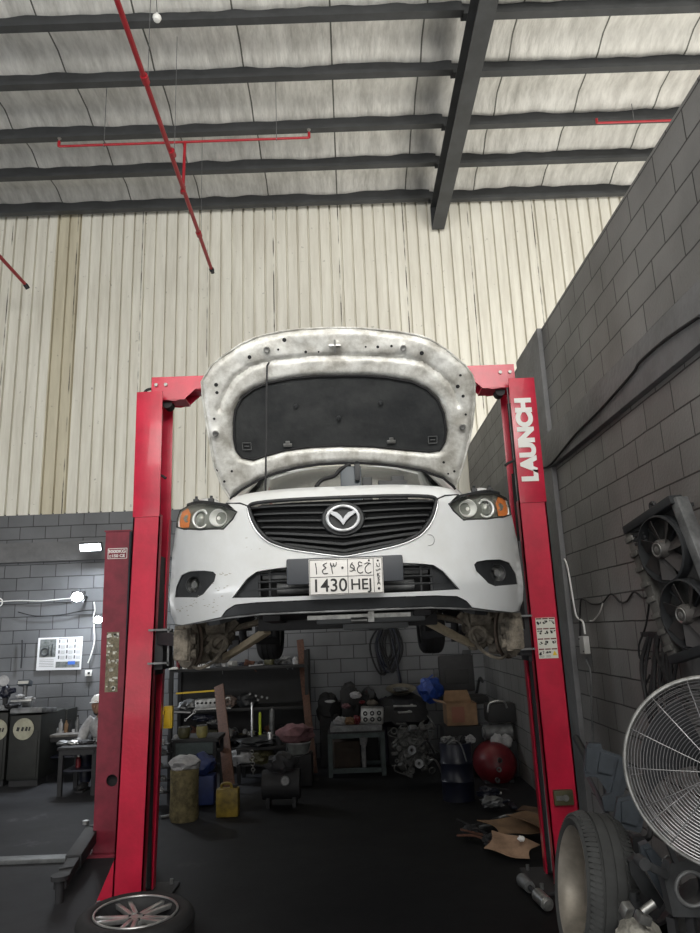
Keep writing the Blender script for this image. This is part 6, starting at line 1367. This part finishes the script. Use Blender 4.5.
# monitor-like black seat against wall
q = at(457, 675, Y=10.3); t = thing('office_chair', 'old black office chair turned upright on the heap behind the cardboard box', 'chair', (q.x, 10.5, .0))
mb = MB(); mb.box(q+V((0, .05, .02)), (.50, .08, .50), rot=(-6, 0, 0), bev=.04); part('backrest', mb, BLKM, t)
mb = MB(); mb.box(q+V((.06, -.1, -.32)), (.62, .45, .10), bev=.03); part('seat', mb, BLK, t)
mb = MB(); mb.box(q+V((.0, .0, -.02)), (.34, .02, .2), rot=(-6, 0, 0), bev=.01); part('pad', mb, CHARC, t)
for sx in (-1, 1): mb = MB(); mb.tube(smooth_path([q+V((sx*.27, .05, -.25)), q+V((sx*.30, -.1, -.05)), q+V((sx*.30, -.3, -.08))], 4), .02, 8); part('armrest', mb, BLKP, t)
mb = MB(); mb.cyl((q.x+.05, 10.25, .04), (q.x+.05, 10.25, q.z-.35), .03, n=12); part('pedestal', mb, BLKM, t)
for k in range(5): mb = MB(); a_ = 2*PI*k/5; mb.bar((q.x+.05, 10.25, .06), (q.x+.05+.28*math.cos(a_), 10.25+.28*math.sin(a_), .04), .04, .04); part('foot', mb, BLKM, t)
q = at(490, 655, Y=YW-.03); mb = MB(); mb.box(q+V((-.35, 0, .02)), (.12, .05, .14), bev=.01); mb.cyl(q+V((-.35, -.03, 0)), q+V((-.35, -.05, 0)), .02, n=10); single('switch_box', mb, BLKP, 'small black switch box on the back wall right of the car underside', 'switch')
wire([(502, 655), (503, 675), (504, 700), (502, 715)], .012, GREYM, 'grey conduit down the back wall near the right corner')

# small parts crowding the shelves of the rack and the floor below it
r_ = random.Random(77)
spots = []
for z, lo, hi, hm in ((zA, 215, 300, .10), (zC2, 180, 300, .12), (.30, 190, 300, .16)):
    for px in range(lo, hi, 9): spots.append((px+r_.uniform(-2, 2), z, hm))
MT = [GREYM, BLKM, SILVD, CHARC, RUST, CLOTHW, OLIVE, NAVY]
for i, (px, z, hm) in enumerate(spots):
    h_ = hm*r_.uniform(.5, 1.1); w_ = r_.uniform(.10, .17); x = at(px, 700, Y=YS+.3).x; y = YS+.30+r_.uniform(-.04, .1)
    if x > sx1-.08 or x < sx0+.08: continue
    mb = MB(); k = i % 4
    if k == 0: engine_bits(mb, (x, y, z+h_*.5), (w_*.35, .05, h_*.30), 300+i, 9)
    elif k == 1: mb.lathe([(0, 0), (w_*.3, 0), (w_*.3, h_*.7), (w_*.18, h_*.85), (w_*.16, h_), (0, h_)], (x, y, z), n=16)
    elif k == 2: mb.box((x, y, z+h_*.4), (w_, .1, h_*.8), rot=(0, 0, r_.uniform(-25, 25)), bev=.006); mb.cyl((x, y-.05, z+h_*.4), (x, y-.075, z+h_*.4), .02, n=12)
    else: mb.blob((x, y, z+h_*.45), (w_*.5, .06, h_*.5), .35, 2.5, 400+i)
    single('workshop_part', mb, MT[(i*5) % 8], 'small workshop part crowded at the back of a shelf on the storage rack', 'part', 'small parts crowding the rack shelves')
# ================================================================ RIGHT SIDE
XW = 1.96
# junction box and cables on the right wall
c = at(584.5, 645, X=XW-.03); t = thing('junction_box', 'small grey-white junction box on the right wall beside the lift post', 'box', c)
mb = MB(); mb.box(c, (.05, .13, .145), bev=.008); part('housing', mb, mat('grey_white_plastic', (.42, .42, .41), .5), t)
for dz in (-.05, .05): mb = MB(); mb.cyl(c+V((-.024, .04*(1 if dz > 0 else -1), dz)), c+V((-.03, .04*(1 if dz > 0 else -1), dz)), .006, n=8); part('screw', mb, BLKM, t)
def wwire(pts, r, mt, label, X=XW-.015):
    mb = MB(); mb.tube(smooth_path([at(a, b, X=X) for a, b in pts], 5), r, 6); return single('cable', mb, mt, label, 'cable')
wwire([(552, 557), (560, 555.5), (566, 562), (570, 580), (574, 605), (577, 617), (583, 622), (585, 634)], .008, WHITEP, 'white cable dropping from the lift post to the junction box')
wwire([(586, 658), (588, 664), (590, 670), (591, 685), (592, 720), (593, 745)], .008, GREYM, 'grey cable running down the wall from the junction box')
wwire([(580, 636), (580.5, 602), (585, 600), (592, 604), (602, 603), (611, 594), (620, 602), (627, 601), (634, 592), (643, 598), (649, 596)], .007, BLK, 'wavy dark cable on the wall from the junction box to the radiator')
wwire([(603, 602), (600, 612), (594, 620), (590, 621)], .006, WHITEP, 'short pale cable end hanging from the wavy cable')
wwire([(700, 316), (665, 340), (640, 362), (632, 374), (600, 410), (575, 435), (552, 463), (543, 468)], .010, BLK, 'long black cable sagging along the concrete band of the right wall', X=1.895)
wwire([(704, 536), (700, 537), (690, 541), (680, 544)], .008, BLK, 'short black cable entering at the right edge above the radiator')

# radiator with two fans, hung on the wall and tilted
xr = 1.88
A, B_, D_ = at(632, 530, X=1.70), at(680, 499, X=1.80), at(678, 659, X=1.80); C_ = B_+D_-A
t = thing('radiator_fan_pack', 'old car radiator with two black fans hanging tilted on the right wall', 'radiator', (A+B_+C_+D_)/4)
ud = (D_-A); ud.normalize(); vd = (B_-A); vd -= ud*vd.dot(ud); vd.normalize(); nd = ud.cross(vd)
if nd.x > 0: nd = -nd
LU = (D_-A).length; LV = .50
LV = (B_-A).length; o0 = A
def R(u, v, n=0): return o0+ud*(u*LU)+vd*(v*LV)+nd*n
M3r = Matrix((ud, vd, nd if ud.cross(vd).dot(nd) > 0 else -nd)).transposed()
sgn = 1 if ud.cross(vd).dot(nd) > 0 else -1
mb = MB(); mb.box(R(.5, .5, -.03), (LU, LV, .05), M3=M3r); part('radiator_core', mb, mat('dirty_core', (.07, .07, .07), .6, .3, .5, 20), t)
mb = MB(); mb.box(R(.5, .03, 0), (LU*1.02, .075, .09), M3=M3r, bev=.012); part('side_tank', mb, mat('grey_tank_metal', (.17, .165, .155), .5, .3, .5, 9), t, label='grey side tank along the lower left edge')
for k in range(8): mb = MB(); mb.box(R(.08+.12*k, .03, .05), (.03, .07, .02), M3=M3r, bev=.004); part('tank_clip', mb, MATS['grey_tank_metal'], t)
mb = MB(); mb.box(R(.5, .98, 0), (LU*1.02, .06, .08), M3=M3r, bev=.01); part('top_tank', mb, GREYM, t)
for u in (0.0, 1.0): mb = MB(); mb.box(R(u, .5, .02), (.05, LV, .09), M3=M3r, bev=.01); part('shroud_end', mb, BLKP, t)
RF = min(LU*.235, LV*.42)
for u in (.27, .75):
    c = R(u, .53, .03)
    mb = MB(); mb.lathe([(RF*1.04, -.03), (RF*1.06, .03), (RF, .035), (RF*.98, -.03)], c, nd, 40); ring_ = part('fan_shroud', mb, BLKP, t)
    mb = MB(); mb.lathe([(0, .05), (RF*.25, .05), (RF*.30, .03), (RF*.30, -.02)], c, nd, 28); h_ = part('fan_hub', mb, mat('fan_hub_grey', (.06, .056, .054), .6), t); mb = MB(); mb.lathe([(0, .006), (RF*.10, .0)], c+nd*.052, nd, 20); mb.torus(c+nd*.05, nd, RF*.2, .004, 24, 6); part('hub_disc', mb, SILVD, h_)
    x1, y1, _ = frame(nd)
    for k in range(7):
        a_ = 2*PI*k/7; d = x1*math.cos(a_)+y1*math.sin(a_); tg = -x1*math.sin(a_)+y1*math.cos(a_)
        mb = MB(); P4 = [c+d*RF*.28-tg*.02+nd*.02, c+d*RF*.28+tg*.03-nd*.015, c+d*RF*.92+tg*.085-nd*.02, c+d*RF*.94-tg*.0+nd*.022]
        mb.prism(P4, nd*.005); part('fan_blade', mb, mat('fan_blade_plastic', (.04, .036, .036), .5), h_)
    for k in range(4):
        a_ = PI/4+2*PI*k/4; d = x1*math.cos(a_)+y1*math.sin(a_); mb = MB(); mb.bar(c+d*RF*.2-nd*.02, c+d*RF*1.03-nd*.02, .016, .012); part('shroud_spoke', mb, BLKP, t)
mb = MB()
for k in range(4): mb.bar(R(.03+.035*k, .08, .04), R(.05+.035*k, .30, .04), .012, .02)
part('shroud_rib', mb, BLKP, t)
mb = MB(); mb.tube(smooth_path([R(-.02, .55, .03), R(-.07, .58, .03), R(-.06, .64, .03), R(-.01, .62, .03)], 4), .012, 8); mb.bar(R(-.05, .6, .0), V((XW+.0, R(-.05, .6).y, R(-.05, .6).z)), .02, .02); part('hook', mb, BLKM, t)
# black cable bundle below radiator
q = at(662, 640, X=XW-.08); t = thing('cable_bundle', 'thick bundle of black cables hanging on the wall under the radiator', 'cable', q)
for i in range(16):
    r_ = random.Random(i+50); a_ = at(r_.uniform(648, 682), 634+r_.uniform(-4, 4), X=XW-.06); b_ = at(r_.uniform(650, 690), r_.uniform(700, 745), X=XW-.10)
    mb = MB(); m1 = a_.lerp(b_, .33)+V((-.03, r_.uniform(-.06, .06), 0)); m2 = a_.lerp(b_, .7)+V((-.04, r_.uniform(-.07, .07), 0)); mb.tube(smooth_path([a_, m1, m2, b_], 5), r_.uniform(.008, .014), 6); part('strand', mb, BLK, t)
mb = MB(); mb.tube(smooth_path([at(650, 596, X=XW-.06), at(646, 625, X=XW-.06), at(639, 645, X=XW-.08), at(641, 660, X=XW-.08), at(650, 658, X=XW-.08)], 5), .007, 6); mb.tube(smooth_path([at(650, 675, X=XW-.06), at(644, 690, X=XW-.08), at(647, 700, X=XW-.08), at(655, 703, X=XW-.08)], 5), .007, 6); part('loose_loop', mb, BLK, t)
mb = MB(); mb.bar(at(645, 634, X=XW-.04), at(686, 638, X=XW-.04), .06, .03); part('hook', mb, BLKM, t)

# large pedestal fan
fc = at(721, 771, Y=2.72); axf = V((-.42, -.88, .10)).normalized(); RFN = .325
t = thing('pedestal_fan', 'large industrial fan with a chrome wire cage at the right edge', 'fan', (fc.x+.05, fc.y+.25, 0))
x1, y1, _ = frame(axf)
def cagep(r, a, s=1):
    dep = .085*math.sqrt(max(0, 1-(r/RFN)**2))**.8 if s > 0 else -.13*math.sqrt(max(0, 1-(r/RFN)**2))
    return fc+axf*dep+(x1*math.cos(a)+y1*math.sin(a))*r
mb = MB(); mb.torus(fc, axf, RFN, .009, 72, 8); part('cage_rim', mb, SILVD, t)
WIRE = mat('chrome_wire', (.25, .25, .26), .35, .7)
mb = MB()
for i in range(24):
    r = RFN*(.17+.82*i/24); mb.tube([cagep(r, 2*PI*k/64) for k in range(64)], .0014, 4, True)
g_ = part('front_grill', mb, WIRE, t)
for k in range(14):
    a = 2*PI*k/14; mb = MB(); mb.tube([cagep(RFN*(.10+.90*j/14), a) for j in range(15)], .0022, 5); part('radial_wire', mb, WIRE, g_)
mb = MB(); mb.lathe([(0, .018), (.04, .014), (.062, .0), (.062, -.006), (0, -.006)], fc+axf*.082, axf, 28); part('centre_badge', mb, SILV, g_)
mb = MB()
for i in range(9):
    r = RFN*(.30+.69*i/9); mb.tube([cagep(r, 2*PI*k/56, -1) for k in range(56)], .0017, 4, True)
gb_ = part('rear_grill', mb, WIRE, t)
for k in range(12):
    a = 2*PI*k/12+.1; mb = MB(); mb.tube([cagep(RFN*(.25+.75*j/12), a, -1) for j in range(13)], .002, 5); part('radial_wire', mb, WIRE, gb_)
BL = mat('fan_blade_aluminium', (.035, .036, .04), .35, .2)
for k in range(3):
    a0_ = 2*PI*k/3+.4
    def bl_(u, v):
        r = .06+.21*u; w_ = .55+.35*u; a = a0_+(v-.5)*w_*1.7+.25*u; return fc+(x1*math.cos(a)+y1*math.sin(a))*r+axf*(-.05*(v-.5)*1.6*(.5+.5*u)-.03)
    mb = MB(); mb.grid(bl_, 10, 8, axf*.003); part('fan_blade', mb, BL, t, 60)
mb = MB(); mb.cyl(fc-axf*.05, fc+axf*.02, .06, n=24); part('blade_hub', mb, BLKM, t)
mb = MB(); mb.cyl(fc-axf*.13, fc-axf*.32, .085, .075, n=28); mb.cyl(fc-axf*.32, fc-axf*.35, .06, .04, n=24); mo = part('motor', mb, BLKM, t)
pb = fc-axf*.22; mb = MB(); mb.cyl((pb.x, pb.y, .05), (pb.x, pb.y, pb.z-.04), .02, n=16); mb.cyl((pb.x, pb.y, pb.z-.16), (pb.x, pb.y, pb.z-.02), .035, n=16); part('pole', mb, GREYM, t)
mb = MB(); mb.lathe([(0, 0), (.26, 0), (.26, .02), (.22, .04), (.04, .06), (0, .06)], (pb.x, pb.y, 0), n=36); part('base', mb, BLKM, t)

# upright wheel resting on two stacked tyres
wc = at(594, 889, Y=3.50); axw = V((-1, .04, .16)).normalized()
Rw = .312; zc = wc.z
t = thing('upright_tyre', 'dusty tyre on a pale rim standing upright before the right lift post', 'tyre', (wc.x, wc.y, zc-Rw))
wheel(t, wc, axw, Rw, .235, .205, 0, mat('dusty_rim', (.32, .29, .25), .5, .4, .35, 7), mat('dusty_tyre', (.050, .052, .053), .85, 0, .3, 12), 84, True)
mb = MB(); mb.lathe([(.0, .0), (.06, .005), (.10, -.02), (.2, -.03), (.215, -.045), (.2, -.045), (0, -.03)], wc+axw*.02, axw, 36); part('wheel_disc', mb, mat('dusty_rim', (.32, .29, .25)), t)
zt_ = zc-Rw; th_ = zt_/2
for i in range(2):
    mb = MB(); tt = thing('stacked_tyre', ['black tyre lying flat on the floor under the upright wheel', 'black tyre lying on another, directly under the upright wheel'][i], 'tyre', (wc.x, wc.y+.06, th_*i))
    mb.lathe(tyre_prof(.33, .21, th_*.94), (wc.x, wc.y+.06, th_*(i+.5)), (0, 0, 1), 48); part('tread_ring', mb, BLK, tt)
    mb = MB(); mb.lathe([(.212, -th_*.38), (.19, -th_*.3), (.19, th_*.3), (.212, th_*.38)], (wc.x, wc.y+.06, th_*(i+.5)), (0, 0, 1), 40); part('rim', mb, SILVD, tt)
# flat alloy wheel in front of the left post
wc = at(136, 914, Z=.19)
t = thing('flat_tyre', 'tyre with a shiny five-spoke alloy rim lying flat before the left post', 'tyre', (wc.x, wc.y, 0))
wheel(t, (wc.x, wc.y, .105), (.03, -.02, 1), .345, .245, .205, 5, mat('shiny_alloy', (.55, .55, .55), .3, .7, .35, 9), BLK, 0, False, BLKM)
mb = MB(); mb.torus((wc.x, wc.y, .205), (.03, -.02, 1), .243, .007, 48, 8); part('rim_flange', mb, MATS['shiny_alloy'], t)

# black plastic trim pieces leaning behind the wheel and fan
def panel(pxs, X, label, name='plastic_panel', mt=GREYP, dx=.05, extra=None, cat='car part', Ys=None):
    Yp = at(pxs[len(pxs)//2][0], pxs[0][1], X=X).y; pts = [at(a, b, Y=Yp) for a, b in pxs]; mb = MB(); mb.prism(pts, (.01, dx, 0))
    t = thing(name, label, cat, pts[0]); part('shell', mb, mt, t, 25)
    if extra:
        for e in extra:
            mb = MB(); pp = [at(a, b, Y=Yp-.02) for a, b in e]; mb.prism(pp, (0, .03, 0)); part('raised_rib', mb, mt, t, 25)
    return t
panel([(586, 748), (589, 743), (601, 744), (603, 750), (621, 756), (630, 765), (628, 780), (622, 800), (616, 812), (608, 806), (606, 790), (598, 778), (590, 776), (585, 778), (584, 770)], 1.62, 'grey-blue plastic air duct standing between the lift post and the fan', 'air_duct', extra=[[(601, 752), (616, 757), (612, 775), (598, 772)], [(619, 760), (625, 766), (616, 800), (611, 795)], [(587, 748), (592, 748), (590, 772), (586, 772)]])
panel([(602, 797), (612, 793), (619, 806), (613, 812), (604, 810)], 1.50, 'small grey plastic bracket at the lower end of the air duct', 'duct_clip', dx=.04)
panel([(618, 798), (634, 795), (645, 812), (641, 833), (624, 829), (614, 822)], 1.55, 'square grey-blue plastic box cover leaning right of the air duct', 'box_cover', extra=[[(622, 802), (633, 800), (641, 814), (637, 826), (622, 822)]])
mb = MB(); mb.tube(smooth_path([at(620, 830, X=1.45), at(636, 838, X=1.42), at(648, 838, X=1.42), at(651, 826, X=1.45)], 6), .014, 8); single('bent_pipe', mb, BLKM, 'bent black pipe below the square plastic cover', 'pipe')
mb = MB(); mb.tube([at(586, 772, X=1.6), at(595, 790, X=1.56), at(607, 814, X=1.52), at(612, 830, X=1.5)], .016, 8); mb.tube([at(604, 784, X=1.55), at(606, 812, X=1.5)], .010, 6); single('support_rod', mb, GREYP, 'thin slanting plastic strut under the air duct', 'rod')
mb = MB(); mb.tube([at(576, 738, X=1.75), at(586, 756, X=1.72), at(590, 772, X=1.7)], .03, 8); single('rubber_hose', mb, BLKP, 'black hose piece leaning between the right lift post and the air duct', 'hose')
panel([(640, 846), (648, 843), (664, 862), (676, 888), (682, 912), (672, 914), (655, 886), (644, 866)], 1.28, 'long dark blue-grey plastic trim leaning under the fan', 'door_trim', mt=GREYP, extra=[[(646, 850), (651, 850), (672, 895), (668, 897)]])
panel([(629, 862), (636, 858), (650, 880), (664, 902), (660, 910), (642, 893), (631, 875)], 1.22, 'curved glossy black moulding leaning against the dark trim', 'wheel_arch_trim', mt=BLKP)
panel([(632, 838), (642, 836), (652, 852), (644, 860), (634, 852)], 1.4, 'black plastic cover between the upright wheel and the fan', 'engine_cover_piece', mt=BLKP)
# cast bracket with round hole at the lower right
q = at(690, 889, Y=2.9)
t = thing('alternator_bracket', 'dark metal housing with a large round hole at the lower right', 'engine part', q)
mb = MB(); mb.surf([(q.x-.075, q.z-.09), (q.x+.09, q.z-.10), (q.x+.10, q.z+.06), (q.x+.02, q.z+.10), (q.x-.06, q.z+.09), (q.x-.09, q.z+.03)], [[(q.x+.005+.055*math.cos(2*PI*i/24), q.z+.055*math.sin(2*PI*i/24)) for i in range(24)]], lambda u, v: (u, q.y, v), .04, lip=(0, .06, 0), flip=True); part('casting', mb, mat('dark_cast_alloy', (.07, .073, .078), .5, .4, .5, 9), t)
mb = MB(); mb.torus(q+V((.005, -.002, 0)), (0, 1, 0), .057, .008, 28, 8); part('bore_ring', mb, GREYM, t)
mb = MB(); mb.bar(q+V((-.08, 0, .05)), q+V((-.17, -.02, .10)), .03, .03, .006); mb.cyl(q+V((-.17, -.04, .10)), q+V((-.17, .02, .10)), .022, n=14); mb.bar(q+V((-.04, 0, .09)), q+V((-.07, 0, .20)), .02, .02, .004); part('lug', mb, MATS['dark_cast_alloy'], t)
for dx in (-.07, .0, .08): mb = MB(); mb.bar(q+V((dx, .03, -.10)), q+V((dx+.01, .04, -.62)), .03, .03); part('leg', mb, BLKM, t)
mb = MB(); mb.tube(smooth_path([at(662, 862, Y=3.0), at(668, 856, Y=3.0), at(675, 868, Y=3.0), at(672, 878, Y=3.0)], 5), .005, 6); mb.tube(smooth_path([at(676, 862, Y=3.0), at(672, 872, Y=3.0), at(680, 880, Y=3.0)], 5), .004, 6); single('wire_offcut', mb, GREYM, 'thin grey wires tangled above the housing with the round hole', 'wire')
# sack and rags at the very bottom
q = at(643, 934, Y=3.05); mb = MB(); mb.blob((q.x, 3.1, q.z-.12), (.10, .10, .17), .18, 3.4, 77, 4); mb.cyl((q.x, 3.1, .0), (q.x, 3.1, q.z-.2), .09, .10, n=20); single('woven_sack', mb, SACK, 'dirty woven sack at the bottom beside the upright wheel', 'sack')
q = at(643, 918, Y=3.02); mb = MB(); mb.box(q, (.05, .05, .035), rot=(10, 20, 10), bev=.008); mb.box(q+V((-.06, 0, .03)), (.04, .04, .05), rot=(30, 5, 20), bev=.008); mb.cyl(q+V((.0, 0, .02)), q+V((.05, 0, .05)), .016, n=10); single('metal_fitting', mb, SILVD, 'bright metal fitting lying on the woven sack', 'engine part')
q = at(634, 900, Y=3.1); mb = MB(); mb.cyl(q+V((0, 0, -.10)), q, .028, n=14); mb.cyl(q, q+V((0, 0, .03)), .018, n=12); single('small_bottle', mb, BLKP, 'small dark bottle between the upright wheel and the woven sack', 'bottle')
# a low dark heap of bumpers that carries all this
mb = MB(); mb.grid(lambda u, v: (1.45+.42*u, 3.1+1.2*v, .60*math.sin(PI*min(1, max(0, v)))**.5*(.6+.4*u)*(1+.25*noise.noise(V((u*3, v*5, 1)))) + .02), 16, 20, (0, 0, -.015)); single('scrap_heap', mb, BLKP, 'low heap of black plastic car scrap under the fan and sack', 'scrap', kind='stuff')

# floor litter left of the right post
def sheet(px, py, w_, d_, rz, mt, label, tilt=8, name='cardboard_sheet', lift=.0):
    p = fl(px, py); mb = MB(); R3 = Euler((math.radians(tilt), math.radians(tilt*.6), math.radians(rz))).to_matrix()
    mb.grid(lambda u, v: p+R3 @ V(((u-.5)*w_*(1-.15*math.sin(v*4)), (v-.5)*d_*(1+.1*math.sin(u*5)), .012*math.sin(u*7+v*3)))+V((0, 0, .045+lift+.5*max(w_, d_)*math.sin(math.radians(tilt)))), 10, 10, (0, 0, -.006)); return single(name, mb, mt, label, 'cardboard')
sheet(516, 838, .50, .34, 18, CARD, 'torn brown cardboard sheet at the back of the litter by the right post', 6, lift=.03)
sheet(512, 857, .36, .26, -28, CARDP, 'pale brown cardboard piece at the front of the litter by the right post', 14)
sheet(541, 838, .36, .42, 40, CARD, 'brown cardboard piece tucked against the right lift post', 10, lift=.05)
sheet(532, 820, .30, .2, 60, mat('dark_card', (.14, .08, .05), .9, 0, .5, 8), 'dark oily cardboard scrap behind the brown sheets', 8, lift=.02)
p = fl(523, 861); mb = MB(); mb.blob(p+V((0, -.0, .16)), (.028, .02, .02), .4, 2, 1); single('foil_scrap', mb, WHITEP, 'tiny white scrap shining on the pale cardboard', 'scrap')
a, b = fl(524, 888), fl(548, 912)
a.z = .045; b.z = .045; t = thing('shock_absorber', 'grey shock absorber lying on the dark floor left of the upright wheel', 'car part', (a+b)/2)
d = (b-a); mb = MB(); mb.cyl(a-d*.05, a+d*.30, .045, .036, n=20); part('boot', mb, GREYM, t); mb = MB(); mb.cyl(a+d*.3, a+d*.65, .018, n=12); part('rod', mb, BLKM, t); mb = MB(); mb.cyl(a+d*.62, a+d*1.0, .042, n=20); mb.cyl(a+d*1.0, a+d*1.06, .03, n=16); part('mount', mb, SILVD, t)
r_ = random.Random(5)
rl = ['rod pointing at the left in the litter', 'bent rod', 'thin pipe', 'pale thin pipe', 'short bar', 'black bar']
for i in range(14):
    px, py = r_.uniform(488, 540), r_.uniform(790, 850)
    if py > 828: px = r_.uniform(470, 495)
    p = fl(px, py); a_ = r_.uniform(0, PI); ln = r_.uniform(.15, .38); z = r_.uniform(.02, .05); rr = r_.uniform(.007, .018)
    e = V((math.cos(a_), math.sin(a_)*.8, r_.uniform(-.05, .25)))*ln/2; mb = MB(); z += abs(e.z)
    k = i % 3
    if k == 0: mb.tube(smooth_path([p-e+V((0, 0, z)), p+V((.02, .03, z+.02)), p+e+V((0, 0, z))], 4), rr, 8)
    elif k == 1: mb.bar(p-e+V((0, 0, z)), p+e+V((0, 0, z)), rr*3, rr*1.4, .003)
    else: mb.blob(p+V((0, 0, z+.03)), (ln*.3, ln*.22, .05), .6, 2.6, i+200); mb.cyl(p+V((0, 0, z)), p+e+V((0, 0, z)), rr, n=8)
    single('metal_scrap', mb, [BLKM, GREYM, NAVY, BLKM, RUST][i % 5], 'dark piece of scrap metal in the litter on the floor near the right lift post', 'scrap', 'scrap metal pieces in the floor litter')
p = fl(489, 797); mb = MB(); mb.cyl(p+V((-.10, 0, .02)), p+V((.12, .02, .03)), .010, n=8); mb.cyl(p+V((.12, .02, .03)), p+V((.14, .02, .03)), .015, n=8); single('bright_rod', mb, SILVD, 'thin bright rod on the floor in front of the red tank', 'rod')
# small bright bits by the rack foot
p = fl(166, 818); mb = MB(); mb.box(p+V((0, 0, .02)), (.12, .05, .015), rot=(0, 0, 35)); mb.cyl(p+V((.05, 0, .012)), p+V((.10, .04, .02)), .01, n=8); single('bright_offcut', mb, SILVD, 'small bright metal offcut on the floor behind the left lift post', 'offcut')
for i, (px, py) in enumerate(((160, 742), (162, 752), (158, 765), (161, 778), (159, 790))):
    q = at(px, py, Y=8.3); mb = MB(); mb.blob((q.x, 8.3, q.z), (.05, .05, .03), .5, 3, 300+i); mb.cyl((q.x, 8.3, q.z-.03), (q.x+.05, 8.28, q.z-.02), .014, n=8); single('small_part', mb, [CLOTHW, GREYM, SILVD, GREYM, CLOTHW][i], 'small pale part on the narrow rack behind the left lift post, %s' % ['top of five', 'second from the top', 'middle one of five', 'second from the bottom', 'lowest of five'][i], 'part')
q = at(160, 742, Y=8.35)
t = thing('narrow_rack', 'narrow black parts rack just behind the left lift post', 'rack', (q.x, 8.4, 0))
for sx in (-.09, .09): mb = MB(); mb.box((q.x+sx, 8.42, .5), (.03, .03, 1.0)); part('upright', mb, BLKM, t)
for py in (742, 752, 765, 778, 790): mb = MB(); z = at(160, py, Y=8.3).z-.03; mb.box((q.x, 8.38, z), (.22, .22, .012)); part('shelf', mb, BLKM, t)
